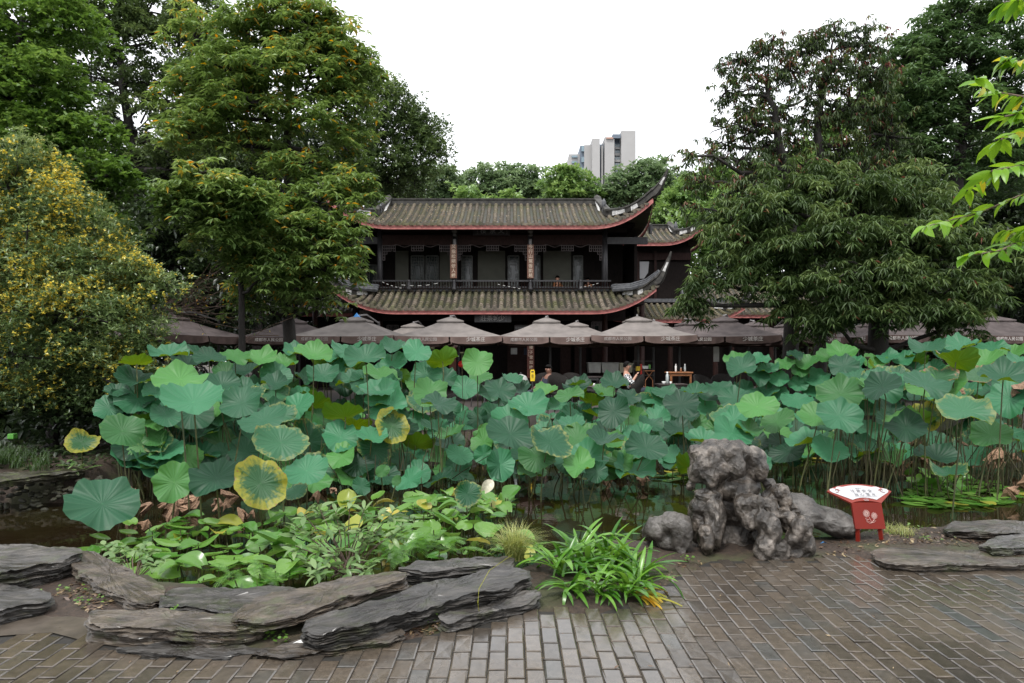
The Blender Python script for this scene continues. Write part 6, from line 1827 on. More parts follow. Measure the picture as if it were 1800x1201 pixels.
# seed pods and pale young furled leaf
for (x, y, Y) in ((1525, 628, 12), (1524, 650, 11), (1607, 668, 10), (971, 736, 13), (760, 612, 13), (812, 620, 13.5)):
    c = at(x, y, Y); st = stands['left' if x < 835 else ('mid' if x < 1290 else 'right')]
    p = MB().lathe([(0.006, -0.06), (0.03, -0.02), (0.045, 0.0), (0.042, 0.008), (0.01, 0.01)], tuple(c), 10).ob('seed_pod', M['stem_dead'], st, True)
    MB().tube([tuple(c + np.array((0, 0, -0.05))), (c[0] + 0.03, c[1] + 0.05, WZ - 0.1)], 0.006, 4).ob('stem', M['stem_dead'], st)

# ------------------------------------------------------------------ small leaf meshes
def blade(name, n, prof, bend, fold, mat, L=1.0, curl=0.0):
    V = []; Fc = []
    for i in range(n + 1):
        t = i / n
        a = bend * t
        # arc in the x-z plane
        if abs(bend) > 1e-3: x = L * math.sin(a) / bend; z = L * (1 - math.cos(a)) / bend
        else: x = L * t; z = 0
        z = -z
        w = prof(t)
        V += [(x, -w, z + fold * w), (x, 0, z), (x, w, z + fold * w)]
    for i in range(n):
        b = 3 * i; Fc += [(b, b + 1, b + 4, b + 3), (b + 1, b + 2, b + 5, b + 4)]
    me = bpy.data.meshes.new(name); me.from_pydata([(a_, b_, c_) for a_, b_, c_ in V], [], Fc); me.update(); me.materials.append(mat)
    me.polygons.foreach_set('use_smooth', np.ones(len(me.polygons), dtype=bool)); return me
def put(name, me, parent, loc, az, el, s, roll=0.0, mat=None, label=None):
    o = link(name, me, parent)
    o.location = np.asarray(loc, float) - LOC[parent.name]
    o.rotation_euler = (Matrix.Rotation(az, 4, 'Z') @ Matrix.Rotation(-el, 4, 'Y') @ Matrix.Rotation(roll, 4, 'X')).to_euler()
    o.scale = (s, s, s) if not hasattr(s, '__len__') else s
    if mat: o.material_slots[0].link = 'OBJECT'; o.material_slots[0].material = mat
    if label: o['label'] = label
    return o

# strap leaved plant in front of the pond
sp0 = gr(1035, 1040)
strap = thing('strap_leaf_plant', 'large bright green strap leaved clump spilling over the paving', 'plant', tuple(sp0))
SM = [blade('leaf', 9, lambda t: 0.044 * (0.55 + 0.55 * math.sin(min(1, t * 1.6) * PI / 2)) * (1 - t ** 5) + 0.001, b, 0.35, M['strap']) for b in (0.6, 1.0, 1.4, 1.8, 2.3, 1.2)]
crowns = [(985, 1010, 0), (1030, 1000, 0), (1075, 1000, 0), (1110, 1010, 0), (1000, 1040, 0), (1050, 1045, 0), (1100, 1045, 0), (1015, 980, 0), (1065, 975, 0), (1120, 1030, 0)]
for k in range(255):
    cx, cy, _ = crowns[k % len(crowns)]
    c = gr(cx + rnd.gauss(0, 7), cy + rnd.gauss(0, 5), 0.0); c[2] = 0.02
    az = rnd.uniform(0, 2 * PI)
    back = cy < 1015
    el = rnd.uniform(0.35, 1.35)
    Ls = rnd.uniform(0.27, 0.43) * (1.1 if el < 1.1 else 0.95)
    if cy > 1035: az = rnd.uniform(PI, 2 * PI) + rnd.gauss(0, 0.4); Ls *= 0.72; el = rnd.uniform(0.5, 1.2)
    put('leaf', rnd.choice(SM[:3] if el > 1.15 else SM), strap, c, az, el, (Ls, Ls * rnd.uniform(0.9, 1.25) * 1.0, Ls), rnd.gauss(0, 0.25))
for k in range(16):
    c = gr(1118 + rnd.gauss(0, 8), 1052 + rnd.gauss(0, 4)); c[2] = 0.03
    put('leaf', rnd.choice(SM), strap, c, rnd.uniform(-1.0, 0.4), rnd.uniform(0.1, 0.5), rnd.uniform(0.22, 0.36), 0, M['strap_y'], 'yellowing strap leaf')

# pale grass tuft
def bladecloud(name, base, n, spread, L, w, mat, parent, lean=0.8, seg=5, up=1.0):
    V = []; Fc = []; T = []
    for k in range(n):
        a = rng.uniform(0, 2 * PI); r_ = spread * math.sqrt(rng.random())
        b = np.array(base) + np.array((math.cos(a) * r_, math.sin(a) * r_, 0)); az = rng.uniform(0, 2 * PI); l_ = L * rng.uniform(0.6, 1.1); le = lean * rng.uniform(0.3, 1.2)
        d = np.array((math.cos(az), math.sin(az), 0)); s = np.array((-d[1], d[0], 0)) * w
        n0 = len(V)
        for i in range(seg + 1):
            t = i / seg; hx = l_ * le * t ** 1.8; hz = l_ * up * (t - 0.55 * le * t ** 2.6)
            p = b + d * hx + np.array((0, 0, hz)); ww = (1 - t ** 2)
            V += [p - s * ww, p + s * ww]
        for i in range(seg): q = n0 + 2 * i; Fc.append((q, q + 1, q + 3, q + 2)); T.append(rng.random())
    return mk(name, V, Fc, mat, parent, tint=T)
g0 = gr(905, 992); g0[2] = 0.04
tuft = thing('grass_tuft', 'pale yellow fine grass tuft between the slabs and the strap leaved plant', 'grass', tuple(g0))
tag(bladecloud('blades', g0, 620, 0.07, 0.36, 0.0022, G['straw'], tuft, 0.95, 6), kind='stuff')
MB().tube([tuple(gr(900, 1000, 0.1) + np.array((0, 0, 0.1))), tuple(gr(860, 1003, 0.3)), tuple(gr(842, 1035, 0.25)), tuple(gr(840, 1060, 0.2)), tuple(gr(842, 1075, 0.14))], 0.002, 4).ob('long_blade', M['strap_y'], tuft)

# pond lily patch
pp = thing('pond_lily_patch', 'bright green pond lily leaves crowding the water behind the slate slabs', 'pond plants', tuple(gr(520, 960, WZ)))
def oval(t): return 0.43 * math.sin(PI * min(1, t * 0.93 + 0.07)) ** 0.62 + 0.002
def lilymesh(seed):
    r_ = random.Random(seed); n, m_ = 8, 4; V = []; Fc = []
    b1, b2 = r_.uniform(-0.5, 0.7), r_.uniform(-0.25, 0.6)
    for i in range(n + 1):
        t = i / n; w = oval(t); 
        for j in range(-m_, m_ + 1):
            u = j / m_; x = t - (0.10 * (abs(u)) * (1 - t) ** 3 * 2); y = w * u
            z = -b1 * (t - 0.3) ** 2 + b2 * y * y * 2.2 + 0.02 * math.sin(t * 9 + seed) * abs(u) + 0.015 * math.sin(u * 7 + t * 5 + seed)
            V.append((x, y, z))
    q = 2 * m_ + 1
    for i in range(n):
        for j in range(2 * m_): a = i * q + j; Fc.append((a, a + 1, a + q + 1, a + q))
    me = bpy.data.meshes.new('leaf'); me.from_pydata(V, [], Fc); me.update(); me.materials.append(M['lily'])
    me.polygons.foreach_set('use_smooth', np.ones(len(me.polygons), dtype=bool)); return me
YM = [lilymesh(k) for k in range(8)]
patch_poly = [gr(x, y, WZ + 0.12)[:2] for x, y in ((150, 965), (230, 938), (330, 922), (420, 928), (500, 915), (560, 905), (600, 890), (700, 885), (790, 872), (830, 868), (900, 885), (895, 915), (880, 945), (940, 955), (960, 985), (900, 990), (800, 985), (690, 1000), (540, 1020), (420, 1042), (330, 1035), (290, 1025), (240, 1000), (170, 985))]
cnt = 0; pa = np.array(patch_poly)
pts_l = []
tries = 0
while cnt < 285 and tries < 60000:
    tries += 1
    x = rnd.uniform(pa[:, 0].min(), pa[:, 0].max()); y = rnd.uniform(pa[:, 1].min(), pa[:, 1].max())
    if not inpoly(np.array([x]), np.array([y]), patch_poly)[0]: continue
    if any((x - a_) ** 2 + (y - b_) ** 2 < 0.115 ** 2 for a_, b_ in pts_l): continue
    pts_l.append((x, y)); cnt += 1
    z = WZ + rnd.uniform(0.10, 0.24)
    s = rnd.uniform(0.15, 0.27)
    yl = rnd.random()
    put('leaf', rnd.choice(YM), pp, (x, y, z), rnd.uniform(0, 2 * PI), rnd.gauss(0.10, 0.24), s, rnd.gauss(0, 0.26), M['lily_y'] if yl < 0.07 else None)
n2 = 0
for k in range(160):
    x, y = pts_l[rnd.randrange(len(pts_l))]; 
V = []; Fc = []
mb = MB()
for (x, y) in pts_l: mb.tube([(x, y, WZ + 0.2), (x + rnd.gauss(0, 0.03), y + rnd.gauss(0, 0.03), WZ - 0.1)], 0.006, 3, cap=False)
tag(mb.ob('stalks', M['stem'], pp), kind='stuff')
# flat floating pads at the right edge of the patch and out on the water
def pads(name, label, px0, px1, py0, py1, n, loc_s=(0.10, 0.17)):
    t = thing(name, label, 'pond plants', tuple(gr((px0 + px1) / 2, (py0 + py1) / 2, WZ)))
    for k in range(n):
        a = rnd.uniform(0, 2 * PI); r_ = math.sqrt(rnd.random())
        x = (px0 + px1) / 2 + (px1 - px0) / 2 * r_ * math.cos(a); y = (py0 + py1) / 2 + (py1 - py0) / 2 * r_ * math.sin(a)
        c = gr(x, y, WZ + 0.01); c[2] = WZ + rnd.uniform(0.006, 0.04)
        put('leaf', rnd.choice(YM), t, c, rnd.uniform(0, 2 * PI), rnd.gauss(0.0, 0.06), (rnd.uniform(*loc_s), rnd.uniform(*loc_s), rnd.uniform(0.02, 0.06)), rnd.gauss(0, 0.06), M['lily_y'] if rnd.random() < 0.12 else None)
    return t
pads('floating_pads', 'flat floating pads at the water edge beyond the upright lotus leaf', 800, 905, 872, 900, 34)
pads('floating_pads', 'pale floating pads on the water behind the scholar rock', 1340, 1425, 798, 815, 30, (0.2, 0.3))
pr = pads('floating_pads', 'bright green floating pads with raised leaves right of the red sign', 1575, 1800, 842, 896, 110, (0.16, 0.26))
pads('floating_pads', 'small green pads left of the scholar rock beside the lotus stems', 1155, 1210, 825, 846, 16, (0.16, 0.26))
for k in range(40):
    c = gr(rnd.uniform(1600, 1720), rnd.uniform(840, 875), WZ); c[2] = WZ + rnd.uniform(0.06, 0.18)
    put('leaf', rnd.choice(YM), pr, c, rnd.uniform(0, 2 * PI), rnd.gauss(0.15, 0.35), rnd.uniform(0.14, 0.24), rnd.gauss(0, 0.4))
# upright single leaf and cream petal in the patch
st = stands['left']
ul = lotus(822, 868, 24, 24, 'e', form='flat', stand='left', Y=7.6)
c = at(852, 862, 7.7)
put('leaf', YM[2], pp, c, 0.3, 0.9, 0.15, 1.2, M['crate2'], 'cream dried leaf beside the upright green leaf')

# shrub with long oval leaves
def lanc(t): return 0.16 * math.sin(PI * min(1, (t * 0.96 + 0.04))) ** 0.8 * (1.05 - 0.3 * abs(t - 0.6)) + 0.001
HM = [blade('leaf', 6, lanc, b, 0.45, M['shrub']) for b in (0.2, 0.5, 0.9, -0.2)]
sb = gr(610, 1000); sb[2] = -0.05
shrub = thing('young_shrub', 'grey green shrub with whorls of long oval leaves above the slabs', 'shrub', tuple(sb))
tips = [(535, 905), (560, 890), (590, 900), (615, 880), (640, 895), (665, 905), (690, 900), (545, 935), (575, 930), (605, 925), (635, 930), (660, 935), (690, 940), (520, 925), (560, 960), (590, 965), (625, 970), (650, 985), (540, 985), (575, 990), (610, 1000), (555, 1000), (640, 950), (705, 925), (520, 960), (640, 1000)]
for (x, y) in tips:
    Y = 5.35 - (y - 880) / 120 * 0.55 + rnd.uniform(-0.1, 0.1)
    tp = at(x, y, Y)
    MB().tube([sb + np.array((rnd.gauss(0, 0.06), rnd.gauss(0, 0.05), 0)), (sb + tp) / 2 + np.array((0, 0, 0.03)), tp], [0.006, 0.005, 0.003], 4, cap=False).ob('twig', M['twig'], shrub)
    n = rnd.randint(8, 11); a0 = rnd.uniform(0, 6)
    for k in range(n):
        put('leaf', rnd.choice(HM), shrub, tp + np.array((0, 0, -0.008 * k)), a0 + k * 2.4, rnd.uniform(-0.35, 0.75), rnd.uniform(0.085, 0.135), rnd.gauss(0, 0.3))
# little serrate leaved shrub at the left
s2 = gr(235, 1000); s2[2] = -0.1
shr2 = thing('small_shrub', 'little shrub with toothed grey green leaves at the left end of the lilies', 'shrub', tuple(s2))
for k in range(22):
    x, y = rnd.uniform(180, 285), rnd.uniform(955, 1000)
    tp = at(x, y, 5.5 - (y - 955) / 50 * 0.45)
    MB().tube([s2, tp], 0.004, 4, cap=False).ob('twig', M['twig'], shr2)
    for j in range(6): put('leaf', rnd.choice(HM), shr2, tp, j * 1.2 + k, rnd.uniform(-0.3, 0.5), (rnd.uniform(0.06, 0.09), 0.13, 0.08), rnd.gauss(0, 0.3))

# ferns
def fern(name, label, base_px, nfr, L, ydir, spread):
    b = gr(*base_px); b[2] = 0.0
    t = thing(name, label, 'fern', tuple(b))
    for k in range(nfr):
        az = rnd.uniform(0, 2 * PI); el = rnd.uniform(0.1, 0.9); l_ = L * rnd.uniform(0.7, 1.15)
        o = b + np.array((rnd.uniform(-spread, spread), rnd.uniform(-0.5, 0.5) * spread * 0.6, rnd.uniform(0, 0.08)))
        V = []; Fc = []; T = []
        d = np.array((math.cos(az), math.sin(az), 0)); s = np.array((-d[1], d[0], 0))
        P = []
        for i in range(26):
            u = i / 25; P.append(o + d * l_ * u * math.cos(el) + np.array((0, 0, l_ * (u * math.sin(el) - 0.55 * u * u))))
        for i in range(1, 25):
            u = i / 25; p = P[i]; tg = P[i + 1] - P[i - 1]; tg /= np.linalg.norm(tg)
            ll = l_ * 0.22 * math.sin(PI * (0.12 + 0.86 * u)) ** 0.8
            for sg in (-1, 1):
                dd = s * sg * 0.92 + tg * 0.5 - np.array((0, 0, 0.15)); dd /= np.linalg.norm(dd)
                n0 = len(V); wv = tg * l_ * 0.011
                V += [p - wv, p + wv, p + dd * ll * 0.6 + wv * 0.9, p + dd * ll]
                Fc += [(n0, n0 + 1, n0 + 2), (n0, n0 + 2, n0 + 3)]; tt = rnd.random(); T += [tt, tt]
        mk('frond', V, Fc, G['fern'], t, tint=T)
    return t
fern('feathery_fern', 'bright feathery fern hanging over the short slab', (740, 968), 46, 0.30, -1, 0.30)
fern('feathery_fern', 'feathery fern just right of the grey green shrub', (680, 985), 16, 0.22, -1, 0.08)
fern('feathery_fern', 'small fern below the lilies at the flat middle slab', (440, 1020), 22, 0.24, -1, 0.16)
# weeds by slabs
def weed(px, py, label, n=14, r_=0.05, z=0.02):
    c = gr(px, py, z); t = thing('weed', label, 'weed', tuple(c))
    V = []; Fc = []; T = []
    for k in range(n):
        a = rnd.uniform(0, 2 * PI); q = c + np.array((math.cos(a), math.sin(a), 0)) * r_ * rnd.random() * np.array((1.6, 0.7, 1)) + np.array((0, 0, rnd.uniform(0, 0.04)))
        n0 = len(V); rr = rnd.uniform(0.006, 0.013)
        for j in range(6): b_ = j * PI / 3 + a; V.append(q + np.array((math.cos(b_) * rr, math.sin(b_) * rr, rr * 0.4 * math.sin(b_ + k))))
        Fc.append(tuple(range(n0, n0 + 6))); T.append(rnd.random())
    mk('leaves', V, Fc, G['weed'], t, tint=T)['kind'] = 'stuff'
weed(475, 1120, 'sprig of tiny round leaved weed at the end of the thick layered slab', 26, 0.06)
weed(500, 1128, 'second sprig of tiny weed nearer the white paper scrap', 12, 0.04)
weed(735, 1092, 'clover like weed under the longest slab', 30, 0.08)
weed(145, 1060, 'weeds on the soil between the left slabs', 26, 0.12)
weed(120, 1040, 'mossy weed patch behind the soil between the left slabs', 24, 0.12)
weed(310, 1075, 'tiny yellowish weed on the flat middle slab', 10, 0.05, 0.07)
weed(1215, 985, 'little weeds at the foot of the grey boulder', 16, 0.06)
weed(1340, 975, 'little weeds in the hollow of the scholar rock', 12, 0.05)
weed(1538, 938, 'round leaved weed between the legs of the red sign', 8, 0.04, 0.08)
weed(1580, 995, 'weeds at the left end of the long flat brown slab', 12, 0.06)
weed(1625, 950, 'weeds on the soil right of the red sign', 26, 0.2)
weed(1500, 945, 'weeds by the low sloping rock', 16, 0.07)
weed(1620, 930, 'weeds at the water edge right of the red sign', 20, 0.2)
# litter on the soil, dry grass tuft by the sign
V = []; Fc = []; T = []
def scatter_litter(poly, n, zf, sz):
    P_ = [gr(x, y)[:2] for x, y in poly]; A = np.array(P_); c = 0
    while c < n:
        x = rnd.uniform(A[:, 0].min(), A[:, 0].max()); y = rnd.uniform(A[:, 1].min(), A[:, 1].max())
        if not inpoly(np.array([x]), np.array([y]), P_)[0]: continue
        c += 1; z = zf(x, y) + 0.008; a = rnd.uniform(0, 6); l_ = rnd.uniform(*sz); d = np.array((math.cos(a), math.sin(a), rnd.gauss(0, 0.25))) * l_; s = np.array((-math.sin(a), math.cos(a), rnd.gauss(0, 0.3))) * l_ * 0.35
        q = np.array((x, y, z)); n0 = len(V); V.extend([q - d, q + s, q + d, q - s]); Fc.append((n0, n0 + 1, n0 + 2, n0 + 3)); T.append(rnd.random())
scatter_litter([(1430, 975), (1560, 955), (1800, 940), (1800, 965), (1560, 965), (1480, 978)], 340, gz, (0.008, 0.028))
scatter_litter([(1440, 965), (1500, 930), (1700, 930), (1720, 950), (1600, 965)], 260, gz, (0.008, 0.03))
scatter_litter([(1130, 1050), (1200, 985), (1240, 985), (1190, 1020), (1150, 1055)], 130, gz, (0.008, 0.025))
scatter_litter([(90, 1050), (150, 1020), (260, 1060), (160, 1082)], 260, gz, (0.008, 0.03))
scatter_litter([(690, 1115), (740, 1085), (790, 1100), (740, 1115)], 160, gz, (0.006, 0.02))
scatter_litter([(0, 1200), (1800, 1200), (1800, 1000), (1200, 1010), (1000, 1090), (500, 1170), (0, 1110)], 60, lambda x, y: 0.0, (0.006, 0.018))
tag(mk('leaf_litter', V, Fc, G['litter'], tint=T), kind='stuff')
g1 = gr(1580, 945); g1[2] = 0.02
tag(bladecloud('dry_grass', g1, 200, 0.12, 0.16, 0.0016, G['straw'], None, 1.2), 'dry straw coloured grass right of the red sign', 'grass', kind='stuff')
# moss sheet patches under front slabs
# left bank grass
g2 = gr(40, 815, 0.15)
V0 = thing('bank_grass', 'dark grass tufts on the far left bank above the mossy slab', 'grass', tuple(g2))
for k in range(16):
    x, y = rnd.uniform(-40, 110), rnd.uniform(800, 828)
    tag(bladecloud('grass_blades', gr(x, y, 0.12) , 60, 0.12, 0.30, 0.004, G['grass'], V0, 0.9, 4), kind='stuff')
for (x, y, lab) in ((118, 805, 'small leafy plant at the right end of the dark bank slab'), (135, 830, 'small leafy plant hanging over the cobbles')):
    c = gr(x, y, 0.05); t = thing('bank_plant', lab, 'plant', tuple(c))
    for k in range(12): put('leaf', rnd.choice(HM), t, c + np.array((rnd.gauss(0, 0.08), rnd.gauss(0, 0.03), rnd.uniform(0, 0.15))), rnd.uniform(0, 6.3), rnd.uniform(-0.2, 0.6), rnd.uniform(0.12, 0.2), 0)
V = []; Fc = []
P_ = np.stack([rng.uniform(-13, -5.9, 5200), rng.uniform(9.45, 16.0, 5200)], 1); P_ = P_[sdist(P_[:, 0], P_[:, 1], POND) > 0.12]
Z_ = np.array([gz(x, y) for x, y in P_]); n_ = len(P_); az_ = rng.uniform(0, 6.28, n_); el_ = rng.normal(0.15, 0.4, n_)
D_ = np.stack([np.cos(el_) * np.cos(az_), np.cos(el_) * np.sin(az_), np.sin(el_)], 1); S_ = np.stack([-np.sin(az_), np.cos(az_), rng.normal(0, 0.3, n_)], 1)
GC = (np.concatenate([P_, Z_[:, None] + 0.03], 1), D_, S_, rng.uniform(0.07, 0.15, n_), rng.uniform(0.04, 0.08, n_), rng.random(n_))
# green crate far left in the dark
tag(MB().box(tuple(at(22, 767, 11.5)), (0.10, 0.1, 0.09), bev=0.01).ob('green_bucket', M['green']), 'small green bucket in the dark under the flowering bush', 'bucket')
# ------------------------------------------------------------------ trees
def leafcloud(P, D, S, L, W, droop, tint, wide=0.45):
    n = len(P)
    Nn = np.cross(D, S)
    L = L[:, None]; W = W[:, None]
    m = P + D * L * wide
    up = np.array((0, 0, 1.0))
    v = np.empty((n, 4, 3))
    v[:, 0] = P; v[:, 1] = m + S * W * 0.5 + Nn * W * 0.15; v[:, 3] = m - S * W * 0.5 + Nn * W * 0.15
    v[:, 2] = P + D * L - up * (droop * L)
    base = (np.arange(n) * 4)[:, None]
    f = np.concatenate([base + np.array([[0, 1, 2]]), base + np.array([[0, 2, 3]])], 1).reshape(-1, 3)
    return v.reshape(-1, 3), f, np.repeat(tint, 2)

def whorls(Cn, nl, L, W, el_mean, el_sd, droop, tintbase, rg, acc=0.0):
    m = len(Cn)
    a0 = rg.uniform(0, 2 * PI, m)
    P, D, S, LL, WW, T = [], [], [], [], [], []
    for k in range(nl):
        a = a0 + 2 * PI * k / nl + rg.normal(0, 0.25, m)
        e = rg.normal(el_mean, el_sd, m)
        d = np.stack([np.cos(e) * np.cos(a), np.cos(e) * np.sin(a), np.sin(e)], 1)
        rl = rg.normal(0, 0.35, m)
        s = np.stack([-np.sin(a) * np.cos(rl), np.cos(a) * np.cos(rl), np.sin(rl)], 1)
        P.append(Cn + d * L * 0.08); D.append(d); S.append(s); LL.append(L * rg.uniform(0.7, 1.15, m)); WW.append(W * rg.uniform(0.8, 1.2, m))
        T.append(np.clip(tintbase + rg.normal(0, 0.13, m), 0, 0.93))
    T = np.concatenate(T)
    if acc > 0: T = np.where(rg.random(len(T)) < acc, rg.uniform(0.94, 1.0, len(T)), T)
    return leafcloud(np.concatenate(P), np.concatenate(D), np.concatenate(S), np.concatenate(LL), np.concatenate(WW), droop, T)

LEAF = dict(
 main=dict(nl=8, L=0.21, W=0.065, el=-0.25, sd=0.25, dr=0.18, disc=0.42, wh=9),
 bright=dict(nl=5, L=0.11, W=0.085, el=0.0, sd=0.5, dr=0.1, disc=0.45, wh=20),
 small=dict(nl=6, L=0.16, W=0.085, el=0.1, sd=0.6, dr=0.1, disc=0.55, wh=22),
 osm=dict(nl=6, L=0.085, W=0.028, el=0.35, sd=0.5, dr=0.05, disc=0.24, wh=16),
 narrow=dict(nl=9, L=0.20, W=0.036, el=-0.35, sd=0.3, dr=0.35, disc=0.40, wh=11),
 sparse=dict(nl=6, L=0.16, W=0.042, el=-0.7, sd=0.35, dr=0.35, disc=0.30, wh=5),
 far=dict(nl=6, L=0.34, W=0.2, el=0.1, sd=0.6, dr=0.1, disc=0.9, wh=16),
 vast=dict(nl=5, L=0.8, W=0.5, el=0.1, sd=0.6, dr=0.1, disc=1.3, wh=12),
 under=dict(nl=6, L=0.22, W=0.11, el=-0.1, sd=0.6, dr=0.2, disc=0.6, wh=14),
)
ntri = 0
def tree(name, label, base, trunk, blobs, leaf, mat, dens=3.0, bark='bark', cat='tree', tr=0.22, seed=0, acc=0.0, limbs=True, twig=0.5, shell=(0.55, 1.0), group=None, limb_r=0.07, flowers=None, flat=0.35, lowcut=-0.4, lumpy=0.30):
    """trunk: list of (px, py, Y); blobs: (px, py, rx_px, rz_px, Y[, density factor])"""
    global ntri
    rg = np.random.default_rng(seed + 100)
    t = thing(name, label, cat, base, group)
    Lf = LEAF[leaf]
    tp = [np.array(base, float)] + [at(*q) for q in trunk]
    # smooth the trunk a little
    TP = []
    for a, b in zip(tp[:-1], tp[1:]):
        for u in (0, 0.33, 0.66): TP.append(a * (1 - u) + b * u + rg.normal(0, 0.03, 3) * (u > 0))
    TP.append(tp[-1])
    n = len(TP); rad = [tr * (1 - 0.72 * (i / (n - 1))) + (0.08 * tr * 4 if i == 0 else 0) for i in range(n)]
    tmb = MB(); tmb.tube(TP, rad, 9, cap=True)
    CC = []; TT = []; BR = MB()
    for bl in blobs:
        px, py, rx, rz, Y = bl[:5]; df = bl[5] if len(bl) > 5 else 1.0
        c = at(px, py, Y); k = Y / F; rx *= k; rz *= k; ry = 0.75 * (rx + rz) / 2 + 0.2
        area = 4 * PI * ((rx * ry) ** 1.6 / 3 + (rx * rz) ** 1.6 / 3 + (ry * rz) ** 1.6 / 3) ** (1 / 1.6)
        m = max(6, int(area * dens * df))
        d = rg.normal(0, 1, (m * 2, 3)); d /= np.linalg.norm(d, axis=1)[:, None]
        keep = (d[:, 2] > lowcut) | (rg.random(len(d)) < 0.45)
        d = d[keep][:m]; m = len(d)
        r_ = rg.uniform(shell[0], shell[1], m) ** 0.8
        # lumps
        lump = np.array([mnoise.noise(Vector(q * 2.1 + seed * 3.3)) for q in d]) * lumpy
        cl = c + d * (r_ + lump)[:, None] * np.array((rx, ry, rz))
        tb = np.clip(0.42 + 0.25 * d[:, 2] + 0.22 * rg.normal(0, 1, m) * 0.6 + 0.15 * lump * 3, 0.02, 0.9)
        wh = Lf['wh']; disc = Lf['disc']
        a = rg.uniform(0, 2 * PI, (m, wh)); rr = disc * np.sqrt(rg.random((m, wh))) * rg.uniform(0.6, 1.25, (m, 1))
        ox = np.cos(a) * rr; oy = np.sin(a) * rr
        tlt = rg.normal(0, 0.38, (m, 2)); oz = -flat * rr ** 2 / disc + tlt[:, :1] * ox + tlt[:, 1:] * oy - 0.28 * (ox * d[:, :1] + oy * d[:, 1:2]) + rg.normal(0, 0.05 if flat > 0.2 else disc * 0.4, (m, wh))
        W_ = (cl[:, None, :] + np.stack([ox, oy, oz], 2)).reshape(-1, 3)
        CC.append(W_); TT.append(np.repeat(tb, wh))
        if limbs:
            # limb from the trunk
            dd = [np.linalg.norm((p - c) * np.array((1, 1, 0.8))) + (max(0, p[2] - c[2] + 0.1) * 2.5) for p in TP]
            i = int(np.argmin(dd)); s_ = TP[i]
            ln = np.linalg.norm(c - s_)
            if ln > 0.3:
                r0 = min(rad[i] * 0.7, limb_r * (0.6 + 0.15 * ln))
                mid = (s_ + c) / 2 + np.array((0, 0, -0.05 * ln)) + rg.normal(0, 0.07 * ln, 3) * np.array((1, 1, 0.6))
                tmb.tube([s_, s_ * 0.6 + mid * 0.4 + rg.normal(0, .03, 3), mid, mid * 0.45 + c * 0.55 + rg.normal(0, 0.04 * ln, 3), c], [r0, r0 * 0.85, r0 * 0.7, r0 * 0.5, r0 * 0.35], 6, cap=False)
            for q in np.nonzero(rg.random(m) < twig)[0]:
                s2 = c + (cl[q] - c) * rg.uniform(0.0, 0.35); e2 = cl[q]; md = (s2 + e2) / 2 + rg.normal(0, 0.08, 3)
                r2 = 0.006 + 0.010 * rg.random() + limb_r * 0.12
                BR.tube([s2, md, e2], [r2 * 1.3, r2, r2 * 0.4], 4, cap=False)
    CC = np.concatenate(CC); TT = np.concatenate(TT)
    V, Fc, T = whorls(CC, Lf['nl'], Lf['L'], Lf['W'], Lf['el'], Lf['sd'], Lf['dr'], TT, rg, acc)
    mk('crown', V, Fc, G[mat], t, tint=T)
    ntri += len(Fc); print('CROWN', label[:40], len(Fc))
    tmb.ob('trunk', M[bark], t, True)
    if BR.v: tag(BR.ob('twigs', M[bark], t), kind='stuff')
    if flowers:
        n = int(len(CC) * flowers); pr = np.array([max(0.03, 0.35 + 1.6 * mnoise.noise(Vector(q * 1.7))) for q in CC]) * (0.35 + np.clip((CC[:, 2] - 0.5) / 4, 0, 1)); ix = rg.choice(len(CC), n, p=pr / pr.sum())
        P = CC[ix] + rg.normal(0, 0.02, (n, 3))
        V, Fc, T = whorls(P, 4, 0.030, 0.036, 0.2, 0.7, 0.0, rg.random(n), rg)
        tag(mk('blossom', V, Fc, G['flower'], t, tint=T), kind='stuff'); ntri += len(Fc)
    return t

def gb(px, Y, z=None): return (float((px - 900) / F * Y), float(Y), TZ if z is None else z)

V, Fc, T = leafcloud(GC[0], GC[1], GC[2], GC[3], GC[4], 0.1, GC[5])
tag(mk('shade_ground_cover', V, Fc, G['under'], tint=T), kind='stuff')  # dark leaf carpet added to darken the light bank soil
# left side --------------------------------------------------------------
tree('flowering_osmanthus', 'big rounded osmanthus bush covered in yellow blossom at the left edge', gb(90, 11.5, 0.05), [(95, 700, 11.5), (90, 560, 11.5), (80, 430, 11.6)],
     [(20, 340, 90, 90, 11.5), (110, 400, 95, 85, 11.3), (40, 480, 110, 100, 10.8), (165, 480, 85, 80, 11.2), (100, 560, 120, 90, 10.6), (215, 560, 70, 70, 11.0), (20, 620, 100, 90, 10.6), (160, 650, 95, 65, 10.7), (215, 640, 60, 60, 11.0), (-80, 450, 110, 150, 11.2),
      (70, 680, 110, 40, 10.7, 0.7), (240, 500, 30, 45, 11.2), (290, 508, 24, 26, 11.2), (255, 595, 30, 30, 11.0), (60, 300, 60, 40, 11.7)], 'osm', 'osm', dens=10, seed=1, flowers=1.0, tr=0.12, limb_r=0.04, twig=0.12, flat=0.1, shell=(0.6, 1.0), lowcut=-0.7, lumpy=0.55)
